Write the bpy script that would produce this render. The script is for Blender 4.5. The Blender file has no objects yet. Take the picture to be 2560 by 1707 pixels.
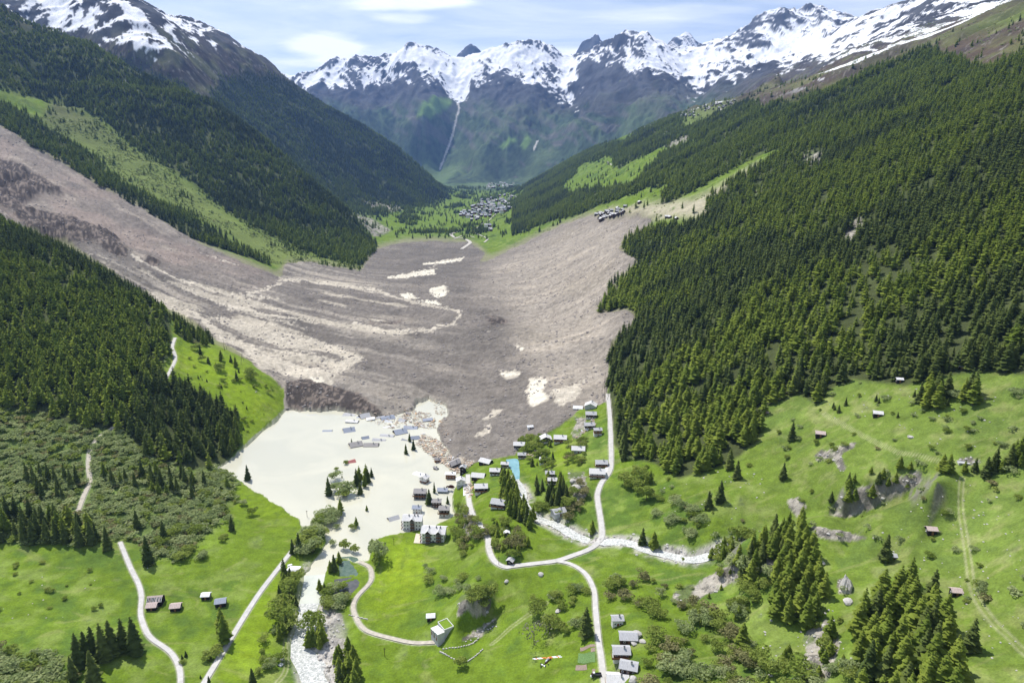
import bpy, bmesh, math, random
import numpy as np
from mathutils import Vector, Matrix
from mathutils.bvhtree import BVHTree

R = math.radians
scn = bpy.context.scene
COL = scn.collection

# ------------------------------------------------------------------ camera, sky, sun, exposure
CAM_H = 270.0
HAZE = 0.000041
PITCH = R(15.8)
cam_data = bpy.data.cameras.new("camera")
cam_data.lens = 24.0
cam_data.sensor_width = 36.0
cam_data.clip_start = 1.0
cam_data.clip_end = 60000.0
cam = bpy.data.objects.new("camera", cam_data)
COL.objects.link(cam)
cam.location = (0, 0, CAM_H)
cam.rotation_euler = (math.pi / 2 - PITCH, 0, 0)
scn.camera = cam

SUN_EL, SUN_AZ = R(58), R(-40)          # azimuth measured from +Y, negative towards -X
sd = Vector((math.sin(SUN_AZ) * math.cos(SUN_EL), math.cos(SUN_AZ) * math.cos(SUN_EL), math.sin(SUN_EL)))
sun = bpy.data.lights.new("sun", 'SUN')
sun.energy = 5.0
sun.angle = R(0.5)
sun.color = (1.0, 0.955, 0.88)
so = bpy.data.objects.new("sun", sun)
COL.objects.link(so)
so.rotation_euler = sd.to_track_quat('Z', 'Y').to_euler()

world = bpy.data.worlds.new("World")
scn.world = world
world.use_nodes = True
wn, wl = world.node_tree.nodes, world.node_tree.links
wn.clear()
wout = wn.new('ShaderNodeOutputWorld')
bg = wn.new('ShaderNodeBackground')
bg.inputs[1].default_value = 0.115
sky = wn.new('ShaderNodeTexSky')
sky.sky_type = 'NISHITA'
sky.sun_disc = False
sky.sun_elevation = SUN_EL
sky.sun_rotation = SUN_AZ
sky.altitude = 1800
sky.air_density = 1.0
sky.dust_density = 0.6
sky.ozone_density = 2.5
wtc = wn.new('ShaderNodeTexCoord')

def wmath(op, a=None, b=None, c=None):
    n = wn.new('ShaderNodeMath'); n.operation = op
    for i, x in enumerate((a, b, c)):
        if x is None: continue
        if isinstance(x, (int, float)): n.inputs[i].default_value = x
        else: wl.new(x, n.inputs[i])
    return n.outputs[0]

wsep = wn.new('ShaderNodeSeparateXYZ')
wl.new(wtc.outputs['Generated'], wsep.inputs[0])
elv = wmath('DIVIDE', wsep.outputs[2], wmath('MAXIMUM', wmath('SQRT', wmath('ADD', wmath('MULTIPLY', wsep.outputs[0], wsep.outputs[0]), wmath('MULTIPLY', wsep.outputs[1], wsep.outputs[1]))), 0.02))
azi = wmath('ARCTAN2', wsep.outputs[0], wsep.outputs[1])
# thin streaky high cloud, stretched along the horizon
wcomb = wn.new('ShaderNodeCombineXYZ')
wl.new(wmath('MULTIPLY', azi, 2.2), wcomb.inputs[0])
wl.new(wmath('MULTIPLY', elv, 13.0), wcomb.inputs[1])
nz = wn.new('ShaderNodeTexNoise'); nz.inputs['Scale'].default_value = 1.3; nz.inputs['Detail'].default_value = 7; nz.inputs['Roughness'].default_value = 0.6
nz.inputs['Distortion'].default_value = 0.5
wl.new(wcomb.outputs[0], nz.inputs['Vector'])
wr = wn.new('ShaderNodeMapRange'); wr.inputs[1].default_value = 0.36; wr.inputs[2].default_value = 0.74; wr.inputs[4].default_value = 0.60
wl.new(nz.outputs['Fac'], wr.inputs[0])
lowr = wn.new('ShaderNodeMapRange'); lowr.inputs[1].default_value = 0.30; lowr.inputs[2].default_value = 0.05; lowr.inputs[4].default_value = 0.45
wl.new(elv, lowr.inputs[0])
cover = wmath('ADD', wr.outputs[0], lowr.outputs[0])
# lens-shaped clouds: (azimuth, elevation, half width, half height, strength)
for az, el, hw, hh, st in ((-0.142, 0.186, 0.108, 0.013, .62), (-0.245, 0.128, 0.066, 0.020, .62), (-0.262, 0.108, 0.07, 0.008, .3),
                           (-0.135, 0.166, 0.055, 0.009, .42), (0.095, 0.120, 0.055, 0.017, .6), (0.50, 0.235, 0.09, 0.006, .3), (-0.24, 0.222, 0.14, 0.008, .2),
                           (0.02, 0.205, 0.13, 0.006, .22), (0.22, 0.17, 0.14, 0.01, .2)):
    n2 = wn.new('ShaderNodeTexNoise'); n2.inputs['Scale'].default_value = 3.2; n2.inputs['Detail'].default_value = 5
    wl.new(wcomb.outputs[0], n2.inputs['Vector'])
    wob = wmath('MULTIPLY', wmath('SUBTRACT', n2.outputs['Fac'], 0.5), 1.5)
    dx = wmath('DIVIDE', wmath('SUBTRACT', azi, az), hw)
    dy0 = wmath('DIVIDE', wmath('SUBTRACT', elv, el), hh)
    dy = wmath('MULTIPLY', dy0, 1.0)
    rr = wmath('ADD', wmath('SQRT', wmath('ADD', wmath('MULTIPLY', dx, dx), wmath('MULTIPLY', dy, dy))), wob)
    mr = wn.new('ShaderNodeMapRange'); mr.inputs[1].default_value = 1.1; mr.inputs[2].default_value = 0.25; mr.inputs[4].default_value = st
    mr.interpolation_type = 'SMOOTHERSTEP'
    wl.new(rr, mr.inputs[0])
    cover = wmath('ADD', cover, mr.outputs[0])
cover = wmath('MINIMUM', cover, 1.0)
wmix = wn.new('ShaderNodeMix'); wmix.data_type = 'RGBA'
wl.new(cover, wmix.inputs['Factor'])
wl.new(sky.outputs[0], wmix.inputs['A'])
wmix.inputs['B'].default_value = (12.0, 12.2, 12.6, 1)
wl.new(wmix.outputs['Result'], bg.inputs[0])
wl.new(bg.outputs[0], wout.inputs[0])

scn.view_settings.view_transform = 'Standard'
scn.view_settings.look = 'None'
scn.view_settings.gamma = 1
scn.view_settings.exposure = 0.18
scn.view_settings.use_curve_mapping = False
scn.cycles.max_bounces = 5
scn.cycles.diffuse_bounces = 3
scn.cycles.glossy_bounces = 2
scn.cycles.transmission_bounces = 2
scn.cycles.transparent_max_bounces = 4
scn.cycles.volume_bounces = 0

# ------------------------------------------------------------------ survey helpers (sheet units: a 2352 x 1568 plan of the view)
F, CX, CY = 1568.0, 1176.0, 784.0
SP, CP = math.sin(PITCH), math.cos(PITCH)

def slope(v):
    n = (CY - v) / F
    return (-SP + n * CP) / (CP + n * SP)

def azim(u, v):
    return ((u - CX) / F) / (CP + (CY - v) / F * SP)

def project(x, y, z):
    d = y * CP - (z - CAM_H) * SP
    d = np.maximum(d, 1e-3)
    n = (y * SP + (z - CAM_H) * CP) / d
    return CX + F * x / d, CY - F * n

def Zp(u, v, z):          # sight line at a known height
    Y = (z - CAM_H) / slope(v)
    return (azim(u, v) * Y, Y, z)

def Yp(u, v, Y):          # sight line at a known distance
    return (azim(u, v) * Y, Y, CAM_H + slope(v) * Y)

def Hp(u, Y, z):          # hidden point: bearing, distance, height
    s = (z - CAM_H) / Y
    n = (s * CP + SP) / (CP - s * SP)
    return (((u - CX) / F) / (CP + n * SP) * Y, Y, z)

def PL(u, v, g=0.5, c=-20.0):   # sight line meeting the inclined valley side
    s, a = slope(v), azim(u, v)
    Y = (CAM_H - c) / (g * a - s)
    return (a * Y, Y, CAM_H + s * Y)

CTRL = []
def pts(fn, *ps):
    for p in ps: CTRL.append(fn(*p))

def line(fn, ps, step=45):
    for a, b in zip(ps[:-1], ps[1:]):
        n = max(1, int(abs(b[0] - a[0]) / step + abs(b[1] - a[1]) / (step if fn is not Hp else 1e9)))
        for k in range(n):
            t = k / n
            CTRL.append(fn(*[p * (1 - t) + q * t for p, q in zip(a, b)]))
    CTRL.append(fn(*ps[-1]))

# --- meadow floor, left and middle
pts(Zp, (-500, 1900, 20), (0, 1900, 16), (600, 1900, 7), (1000, 1900, 8), (1500, 1900, 46), (2000, 1900, 80), (2700, 1900, 110),
    (-300, 1568, 20), (0, 1568, 16), (0, 1400, 14), (0, 1262, 13), (300, 1568, 10), (300, 1400, 8), (260, 1250, 11), (500, 1300, 5), (600, 1200, 2), (688, 1196, 1),
    (645, 1165, 1), (500, 1568, 8), (650, 1568, 4), (650, 1350, 3), (-300, 1262, 18), (560, 1115, 1), (520, 1090, 1), (520, 1180, 3), (420, 1250, 6))
line(Zp, [(655, 938, 1), (600, 990, 1), (545, 1040, 1), (500, 1075, 1), (560, 1110, .5), (600, 1130, .5), (650, 1165, .5), (690, 1190, .5), (705, 1290, .5), (700, 1400, .5), (700, 1568, 0)], 60)
line(Zp, [(700, 945, 1), (880, 955, 1), (945, 945, 1), (985, 912, 1.5), (1030, 950, 1), (1003, 985, 1), (1045, 1065, 1), (1062, 1100, 1.5), (1045, 1185, 1), (960, 1215, 1), (870, 1232, 1), (850, 1280, 1)], 60)
pts(Zp, (800, 1000, -1), (800, 1100, -1), (700, 1050, -1), (900, 1100, -1), (950, 1050, -1), (780, 1200, -1), (620, 1060, -1))
pts(Zp, (900, 1300, 2), (850, 1400, 3), (900, 1450, 4), (1000, 1480, 8), (980, 1300, 5), (1020, 1240, 3), (1045, 1250, 6), (1060, 1340, 13), (1040, 1400, 15),
    (1110, 1445, 11.5), (1160, 1420, 16), (1130, 1285, 22), (1160, 1302, 24), (1280, 1288, 26), (1350, 1262, 27), (1383, 1220, 28), (1100, 1205, 20), (1080, 1165, 17), (1075, 1095, 11),
    (1055, 1140, 5), (1045, 1200, 4), (1375, 1130, 30), (1405, 1080, 32), (1405, 1000, 33), (1395, 915, 34), (1180, 1130, 23), (1140, 1080, 17), (1180, 1062, 12), (1205, 1140, 15), (1245, 1195, 19),
    (1290, 1215, 21), (1350, 1240, 23), (1300, 1150, 29), (1300, 1060, 25), (1220, 1010, 14), (1265, 990, 19), (1330, 945, 26), (1345, 1320, 30), (1370, 1430, 32), (1388, 1568, 34), (1250, 1568, 22), (1230, 1420, 20),
    (1100, 1568, 13), (900, 1568, 5), (760, 1568, 1), (1200, 1200, 24), (1190, 1270, 27), (1240, 1350, 23))
line(Zp, [(1048, 1425, 19), (1090, 1392, 20.5), (1128, 1368, 21)], 12)
line(Zp, [(1060, 1444, 13.5), (1102, 1424, 12), (1134, 1390, 13)], 12)
pts(Zp, (1450, 1450, 42), (1450, 1568, 44), (1440, 1290, 31), (1520, 1275, 33), (1600, 1290, 37), (1640, 1275, 40), (1480, 1200, 34), (1450, 1060, 38), (1520, 1100, 42), (1560, 1180, 44), (1640, 1200, 50),
    (1700, 1140, 58), (1600, 1080, 52))
pts(PL, (1900, 1080), (1990, 1070), (2060, 1045), (1700, 1060), (1760, 940), (1885, 992), (1950, 960), (2015, 948), (2130, 1050), (2230, 1062), (2352, 1050), (2600, 1040), (2066, 870), (2200, 900), (2352, 900), (2600, 840), (1620, 980), (2200, 980))
# gorge: far lip, bed, near lip
GORGE = [(1690, 1225, 1238, 363), (1780, 1175, 1192, 373), (1880, 1150, 1170, 367), (1940, 1128, 1185, 361), (2080, 1088, 1136, 354), (2140, 1075, 1092, 350)]
line(Yp, [(u, v, Y) for u, v, vb, Y in GORGE], 30)
line(Yp, [(u + 4, vb + 6, Y - 7) for u, v, vb, Y in GORGE], 30)
line(Yp, [(u + 10, vb + 12, Y - 30) for u, v, vb, Y in GORGE], 30)
pts(Zp, (2352, 1490, 90), (2352, 1568, 88), (2195, 1357, 82), (2140, 1215, 86), (2210, 1150, 94), (2352, 1100, 108), (2352, 1250, 104), (2352, 1380, 96), (2050, 1278, 74), (1960, 1240, 70), (2600, 1300, 130), (2600, 1500, 112),
    (1680, 1330, 44), (1790, 1380, 56), (1900, 1350, 66), (1850, 1480, 54), (1700, 1450, 44), (1600, 1400, 39), (1560, 1370, 36), (1600, 1568, 46), (1750, 1568, 52), (1900, 1568, 60), (2010, 1568, 70), (2150, 1568, 78), (2100, 1450, 78), (2000, 1400, 72))
# --- near left spur: crest, face, hidden back
line(Yp, [(-300, 440, 1050), (-100, 485, 1030), (0, 515, 1000), (150, 585, 920), (250, 645, 870), (380, 722, 810), (410, 765, 790), (480, 795, 770), (560, 832, 740), (620, 872, 720), (652, 910, 703)])
pts(Zp, (0, 955, 45), (-300, 960, 60), (200, 985, 38), (330, 1050, 22), (440, 1080, 11), (500, 900, 31), (560, 930, 18), (600, 930, 14), (300, 900, 52), (200, 800, 76), (0, 700, 108), (-300, 700, 130), (400, 860, 48), (0, 1100, 26), (-300, 1100, 34), (200, 1100, 20), (400, 1150, 9))
line(Hp, [(-300, 1180, 150), (0, 1130, 140), (150, 1060, 112), (250, 1010, 85), (330, 960, 60), (400, 880, 42), (480, 850, 32), (560, 810, 22), (640, 760, 12)])
# --- debris
pts(Zp, (400, 700, 46), (450, 735, 38), (250, 618, 86), (0, 478, 172), (-300, 400, 210), (300, 560, 95), (420, 620, 62), (530, 592, 57), (500, 660, 44), (560, 690, 32), (500, 760, 30), (600, 770, 22), (580, 820, 18),
    (640, 862, 12), (720, 890, 12), (850, 930, 8), (650, 640, 28), (700, 645, 20), (750, 610, 8), (750, 800, 14), (850, 800, 14), (1000, 800, 14), (950, 890, 8), (1100, 950, 12), (1200, 900, 20), (1040, 1000, 4), (1100, 1035, 8), (1180, 1000, 12),
    (950, 700, 10), (950, 620, 0), (850, 575, -13), (880, 565, -13), (930, 556, -13), (1000, 554, -16), (1080, 560, -17), (1115, 582, -14), (1100, 608, -5), (1040, 665, 6), (700, 720, 18), (850, 740, 15), (1120, 715, 14), (1180, 780, 22), (1150, 850, 16), (880, 660, 6))
pts(Zp, (645, 637, 24), (1105, 600, -5), (1130, 592, 4), (1200, 800, 24), (1230, 870, 26), (1300, 930, 28))
pts(Yp, (0, 300, 1700), (150, 380, 1620), (330, 480, 1500), (440, 548, 1450), (-300, 200, 1900), (100, 430, 1450), (200, 500, 1330), (60, 520, 1180), (150, 545, 1180), (250, 560, 1200), (330, 600, 1150))
# --- right valley side
for u in range(1240, 2800, 110):
    for v in range(180, 900, 80):
        ulo = 1180 + (v - 420) * -1.6 if v < 420 else (1180 + (v - 420) * 0.35 if v < 600 else 1260)
        if u > ulo and v > 30 + max(0, (1700 - u)) * 0.45 + max(0, 2352 - u) * .26 and v < 880 - max(0, u - 2000) * .05:
            if u < 1450 and 600 < v: continue
            CTRL.append(PL(u, v))
pts(PL, (1260, 650), (1330, 760), (1380, 850), (1250, 740), (1350, 600), (1460, 700))
line(PL, [(2700, -60), (2500, 5), (2352, 45), (2200, 88), (2080, 130), (1960, 165), (1850, 190), (1700, 228), (1600, 245), (1560, 268), (1480, 300), (1350, 352), (1250, 402), (1205, 425), (1185, 445)])
def PLb(u, v, k, dz):     # behind the shoulder
    x, y, z = PL(u, v)
    return (x * k, y * k, z + dz)
line(lambda u, v, k, dz: PLb(u, v, k, dz), [(1850, 190, 1.25, -40), (1700, 228, 1.25, -60), (1560, 262, 1.25, -120), (1450, 310, 1.25, -180), (1350, 345, 1.2, -200), (1250, 395, 1.15, -120)])
# --- left front ridge
line(Yp, [(-400, -170, 2700), (-200, -70, 2700), (0, 25, 2600), (71, 60, 2600), (197, 110, 2550), (267, 152, 2500), (316, 192, 2500), (439, 228, 2450), (499, 262, 2450), (600, 332, 2400), (700, 410, 2350), (800, 490, 2250), (850, 556, 2120)])
line(Zp, [(560, 618, 50), (645, 638, 22), (720, 607, 4), (790, 618, -1), (835, 622, -6), (862, 577, -14)], 30)
line(Hp, [(-400, 3300, 700), (0, 3100, 480), (250, 3000, 300), (500, 2950, 130), (700, 2850, 20), (800, 2700, -20)])
pts(Yp, (300, 300, 2050), (500, 420, 1950), (650, 500, 1950), (100, 200, 2250), (200, 350, 1800), (400, 480, 1640), (600, 580, 1560), (700, 560, 1780))
# --- left back massif
line(Yp, [(-400, -260, 4200), (-100, -130, 4200), (60, -60, 4200), (152, -8, 4200), (230, -30, 4250), (281, -10, 4300), (306, 17, 4350), (387, 52, 4400), (422, 54, 4450), (468, 67, 4500), (524, 92, 4550), (548, 119, 4580), (597, 148, 4620), (658, 195, 4700), (800, 270, 4800), (900, 333, 4800), (1000, 418, 4750), (1032, 447, 4650)])
pts(Yp, (300, 120, 3500), (450, 170, 3700), (550, 250, 3800), (650, 300, 3900), (750, 380, 3900), (850, 420, 4050), (640, 360, 3400), (740, 430, 3450), (400, 150, 3500), (480, 240, 3400))
line(Zp, [(800, 482, -30), (860, 492, -36), (955, 472, -48), (1020, 455, -58)], 40)
line(Hp, [(-400, 5600, 900), (200, 5700, 500), (500, 5800, 250), (700, 5900, 80), (900, 5900, 0), (1020, 5600, -50)])
# --- valley floor to the far end
pts(Zp, (920, 545, -26), (1000, 500, -50), (1100, 520, -45), (1130, 475, -60), (1170, 450, -68), (1110, 445, -66), (1060, 470, -55), (1060, 540, -30), (1130, 548, -35), (1125, 580, -12), (1180, 520, -25), (860, 550, -18), (950, 500, -44))
pts(Yp, (1040, 425, 6300), (1100, 428, 6300), (1170, 425, 6300), (1010, 405, 7500), (1080, 408, 7500), (1150, 412, 7200), (1220, 405, 7000), (960, 395, 7700), (850, 350, 7800), (700, 300, 7900), (1300, 385, 6900), (1400, 350, 6700))
# --- far range: crest, spurs and gullies
crest = [(500, 230), (600, 205), (657, 192), (713, 179), (766, 158), (777, 151), (801, 151), (854, 144), (889, 135), (903, 128), (931, 116), (959, 118), (995, 134), (1021, 148), (1040, 150), (1058, 150)]
line(Yp, [(u, v, 9800) for u, v in crest], 20)
line(Yp, [(1100, 150, 9900), (1135, 135, 9900), (1170, 121, 9900), (1213, 112, 9900), (1241, 114, 9900), (1276, 134, 9900), (1304, 146, 9900), (1325, 140, 9800), (1360, 130, 9600), (1385, 125, 9400), (1417, 112, 9000), (1440, 95, 8700), (1461, 93, 8600), (1481, 79, 8500), (1498, 95, 8500), (1531, 112, 8500), (1560, 118, 9000), (1602, 115, 9300),
          (1622, 112, 9300), (1689, 91, 9000), (1730, 70, 8800), (1771, 50, 8600), (1813, 33, 8500), (1846, 21, 8400), (1871, 19, 8400), (1891, 29, 8300), (1912, 46, 8200), (1937, 62, 8000), (1958, 71, 7500), (1978, 66, 6800), (2020, 41, 6000), (2061, 29, 5200), (2115, 12, 4800), (2152, -2, 4500), (2352, -30, 4000), (2700, -140, 3600)], 20)
line(Yp, [(1040, 148, 11800), (1058, 123, 11800), (1072, 120, 11800), (1081, 112, 11800), (1092, 125, 11800), (1104, 141, 11800)], 8)
line(Yp, [(1318, 140, 11800), (1335, 108, 11800), (1353, 98, 11800), (1369, 86, 11800), (1385, 100, 11800), (1399, 97, 11800), (1417, 108, 11800)], 8)
line(Yp, [(1535, 112, 12000), (1560, 99, 12000), (1573, 90, 12000), (1585, 85, 12000), (1598, 104, 12000), (1622, 114, 12000)], 8)
line(Yp, [(1040, 150, 9900), (1045, 190, 9200), (1040, 235, 8700), (1045, 260, 8450), (1025, 330, 8100), (1008, 395, 7700)])
line(Yp, [(940, 118, 9700), (965, 170, 9100), (985, 215, 8600), (1005, 245, 8250), (960, 290, 7900), (950, 340, 7800)])
line(Yp, [(800, 152, 9700), (820, 200, 9000), (850, 260, 8400), (870, 320, 8000)])
line(Yp, [(870, 145, 9800), (890, 200, 9200), (900, 260, 8600), (910, 320, 8100)])
line(Yp, [(1213, 114, 9800), (1225, 160, 9000), (1235, 215, 8300), (1200, 280, 7900), (1120, 340, 7600), (1050, 395, 7400)])
line(Yp, [(1304, 146, 9850), (1300, 190, 9100), (1303, 235, 8400), (1300, 262, 8100), (1270, 320, 7700), (1230, 380, 7100)])
line(Yp, [(1480, 81, 8450), (1500, 130, 7900), (1525, 185, 7300), (1540, 240, 6900)])
line(Yp, [(1440, 97, 8600), (1410, 150, 8300), (1370, 200, 7900), (1350, 260, 7500), (1320, 320, 7100), (1290, 370, 6900)])
line(Yp, [(1560, 120, 8900), (1575, 170, 8000), (1600, 220, 7200), (1620, 240, 6600)])
line(Yp, [(1880, 26, 8300), (1840, 90, 7900), (1780, 130, 7600), (1700, 160, 7200), (1650, 200, 6500)])
line(Yp, [(1958, 72, 7400), (1900, 110, 6900), (1840, 150, 6000), (1780, 190, 5000)])
line(Yp, [(2115, 14, 4750), (2050, 80, 4300), (1960, 130, 3800), (1880, 165, 3300)])
line(Yp, [(2352, 0, 3300), (2250, 40, 3200), (2130, 90, 2900)])
line(Hp, [(-600, 13200, 400), (600, 13200, 300), (1200, 13200, 300), (1800, 13200, 600), (2200, 13200, 800), (2900, 13200, 800)], 150)
line(Hp, [(600, 11200, 500), (1000, 11000, 700), (1200, 11000, 700), (1304, 11000, 760), (1500, 10500, 900), (1750, 10500, 900), (2000, 10000, 900), (2300, 8000, 900)], 80)
pts(Hp, (-700, 200, 30), (600, 150, 8), (1200, 150, 20), (2000, 150, 90), (3000, 200, 150), (-900, 500, 80), (-900, 1000, 200), (-900, 2000, 500), (-900, 5000, 900), (3200, 500, 330), (3200, 1200, 800), (3200, 3000, 1400))

CT = np.array(CTRL)
BASE_Y = [0, 700, 1200, 2200, 4000, 6500, 8000, 14000]
BASE_Z = [0, 0, 0, -30, -60, -70, -60, 0]
def zbase(Y): return np.interp(Y, BASE_Y, BASE_Z)
def qcoord(x, y): return np.stack([np.asarray(x) / np.asarray(y) * 1.8, np.log(y)], -1)
Q = qcoord(CT[:, 0], CT[:, 1])
key = np.unique(np.round(Q, 3), axis=0, return_index=True)[1]
CT, Q = CT[key], Q[key]
val = (CT[:, 2] - zbase(CT[:, 1])) / CT[:, 1]
D = np.sqrt(((Q[:, None] - Q[None]) ** 2).sum(-1))
Nq = len(Q)
Pm = np.concatenate([np.ones((Nq, 1)), Q], 1)
A = np.zeros((Nq + 3, Nq + 3))
A[:Nq, :Nq] = D + np.eye(Nq) * -2e-4
A[:Nq, Nq:] = Pm; A[Nq:, :Nq] = Pm.T
W = np.linalg.solve(A, np.concatenate([val, np.zeros(3)]))

def rbf(Qe):
    out = np.empty(len(Qe))
    for i in range(0, len(Qe), 20000):
        q = Qe[i:i + 20000]
        d = np.sqrt(np.maximum((q ** 2).sum(1)[:, None] + (Q ** 2).sum(1)[None] - 2 * q @ Q.T, 0))
        out[i:i + 20000] = d @ W[:Nq] + W[Nq] + q @ W[Nq + 1:]
    return out

# ------------------------------------------------------------------ noise
def _hash(ix, iy, s):
    h = (ix.astype(np.int64) * 374761393 + iy.astype(np.int64) * 668265263 + s * 974634777) & 0xFFFFFFFF
    h = ((h ^ (h >> 13)) * 1274126177) & 0xFFFFFFFF
    return ((h ^ (h >> 16)) & 0xFFFFFF) / float(0xFFFFFF)

def vnoise(x, y, s=0):
    ix, iy = np.floor(x), np.floor(y)
    fx, fy = x - ix, y - iy
    fx = fx * fx * fx * (fx * (fx * 6 - 15) + 10); fy = fy * fy * fy * (fy * (fy * 6 - 15) + 10)
    a, b = _hash(ix, iy, s), _hash(ix + 1, iy, s)
    c, d = _hash(ix, iy + 1, s), _hash(ix + 1, iy + 1, s)
    return (a * (1 - fx) + b * fx) * (1 - fy) + (c * (1 - fx) + d * fx) * fy

def fbm(x, y, o=4, s=0, g=0.5):
    r = 0; amp = 1; t = 0
    for k in range(o):
        r = r + amp * (vnoise(x, y, s + k * 7) - 0.5); t += amp
        x, y = x * 1.63 + y * 1.24 + 3.1, y * 1.63 - x * 1.24 + 7.7; amp *= g
    return r / t * 2

def ridged(x, y, o=4, s=0, g=0.5):
    r = 0; amp = 1; t = 0
    for k in range(o):
        r = r + amp * (1 - np.abs(2 * vnoise(x, y, s + k * 7) - 1)) ** 1.2; t += amp
        x, y = x * 1.63 + y * 1.24 + 3.1, y * 1.63 - x * 1.24 + 7.7; amp *= g
    return r / t

def sstep(a, b, x):
    t = np.clip((x - a) / (b - a), 0, 1)
    return t * t * (3 - 2 * t)

# ------------------------------------------------------------------ plan masks (polygons surveyed from the view, looked up per ground point)
GX0, GY0, GS = -400.0, -300.0, 2.0
GW, GH = 1600, 1120
def poly_mask(polys, blur=0):
    m = np.zeros((GH, GW), np.float32)
    for P in polys:
        P = np.array(P, float)
        gx = (P[:, 0] - GX0) / GS; gy = (P[:, 1] - GY0) / GS
        y0, y1 = max(0, int(gy.min())), min(GH - 1, int(gy.max()) + 1)
        for yy in range(y0, y1 + 1):
            yc = yy + 0.0
            xs = []
            for k in range(len(P)):
                ya, yb = gy[k], gy[(k + 1) % len(P)]
                if (ya <= yc) != (yb <= yc):
                    xs.append(gx[k] + (yc - ya) / (yb - ya) * (gx[(k + 1) % len(P)] - gx[k]))
            xs.sort()
            for a, b in zip(xs[::2], xs[1::2]):
                a, b = max(0, int(math.ceil(a))), min(GW - 1, int(b))
                if b >= a: m[yy, a:b + 1] = 1
    if blur: m = blur_mask(m, blur)
    return m

def blur_mask(m, r):
    k = int(r)
    for ax in (0, 1):
        for _ in range(2):
            c = np.cumsum(np.pad(m, [(k + 1, k) if a == ax else (0, 0) for a in (0, 1)], mode='edge'), axis=ax, dtype=np.float64)
            n = m.shape[ax]
            m = ((np.take(c, range(2 * k + 1, 2 * k + 1 + n), axis=ax) - np.take(c, range(0, n), axis=ax)) / (2 * k + 1)).astype(np.float32)
    return m

def look(m, U, V):
    x = np.clip((U - GX0) / GS, 0, GW - 1.001); y = np.clip((V - GY0) / GS, 0, GH - 1.001)
    ix, iy = x.astype(int), y.astype(int)
    fx, fy = x - ix, y - iy
    return (m[iy, ix] * (1 - fx) + m[iy, ix + 1] * fx) * (1 - fy) + (m[iy + 1, ix] * (1 - fx) + m[iy + 1, ix + 1] * fx) * fy

LAKE = [(655, 939), (630, 962), (600, 990), (572, 1012), (545, 1040), (520, 1062), (495, 1076), (530, 1088), (562, 1110), (585, 1128), (600, 1132), (622, 1150), (650, 1163), (668, 1180), (690, 1190), (693, 1212), (708, 1232), (745, 1222),
        (752, 1245), (738, 1270), (718, 1292), (704, 1320), (698, 1350), (738, 1350), (747, 1310), (765, 1285), (790, 1280), (820, 1292), (850, 1284), (846, 1258), (868, 1234), (900, 1224), (935, 1219), (962, 1214),
        (1000, 1206), (1030, 1190), (1044, 1182), (1038, 1150), (1042, 1125), (1052, 1105), (1055, 1088), (1064, 1072), (1048, 1064), (1030, 1035), (1010, 1010), (1003, 982), (1012, 965), (1030, 950), (1022, 925), (1000, 922),
        (985, 911), (972, 918), (955, 920), (950, 940), (930, 945), (885, 956), (850, 948), (800, 945), (765, 936), (730, 942), (705, 938), (690, 945), (672, 938)]
DEBRIS = [(-400, 160), (-60, 262), (0, 290), (100, 350), (200, 410), (330, 480), (420, 540), (530, 590), (620, 625), (645, 637), (655, 604), (720, 606), (830, 622), (848, 590), (870, 570), (930, 556), (1000, 553), (1080, 558), (1115, 581), (1100, 605),
          (1140, 590), (1200, 560), (1290, 518), (1350, 497), (1400, 505), (1440, 500), (1500, 505), (1480, 530), (1440, 545), (1420, 575), (1465, 600), (1405, 655), (1370, 722), (1445, 712), (1462, 742), (1405, 790), (1392, 900), (1394, 925),
          (1330, 940), (1290, 975), (1250, 1000), (1200, 1005), (1185, 1045), (1110, 1058), (1066, 1072), (1010, 1040), (950, 960), (760, 960), (655, 945), (645, 910), (620, 872), (580, 832), (540, 802), (500, 782), (440, 742), (410, 722), (380, 702), (250, 625), (150, 565), (0, 500), (-400, 400)]
M_lake = poly_mask([LAKE], 1)
M_deb = poly_mask([DEBRIS], 1)
M_deb_s = blur_mask(M_deb, 6)
FOREST_L = [[(-400, 380), (0, 485), (150, 555), (250, 618), (385, 715), (395, 770), (395, 800), (370, 840), (385, 880), (440, 890), (490, 915), (540, 960), (552, 1020), (515, 1068), (440, 1082), (330, 1045), (285, 990), (200, 985), (100, 960), (0, 935), (-400, 930)],
            [(402, 715), (450, 745), (490, 790), (455, 790), (415, 775), (400, 740)]]
M_fl = poly_mask(FOREST_L, 1)
FRONT = [[(-400, -200), (0, -10), (250, 110), (330, 180), (440, 222), (500, 254), (600, 322), (700, 402), (800, 482), (860, 560), (862, 580), (835, 612), (800, 605), (700, 580), (560, 515), (460, 440), (380, 385), (290, 320), (240, 270), (120, 225), (0, 195), (-400, 60)],
         [(-400, 90), (0, 225), (90, 275), (190, 335), (290, 425), (400, 480), (520, 540), (600, 590), (645, 632), (600, 622), (530, 590), (420, 540), (330, 480), (200, 410), (100, 350), (0, 288), (-400, 150)]]
M_front = poly_mask(FRONT, 2)
BACK = [[(150, 120), (300, 150), (420, 190), (470, 235), (500, 210), (560, 190), (640, 195), (665, 200), (800, 270), (900, 334), (1000, 418), (1032, 446), (1020, 458), (955, 474), (860, 494), (800, 484), (500, 300)]]
M_back = poly_mask(BACK, 3)
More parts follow.
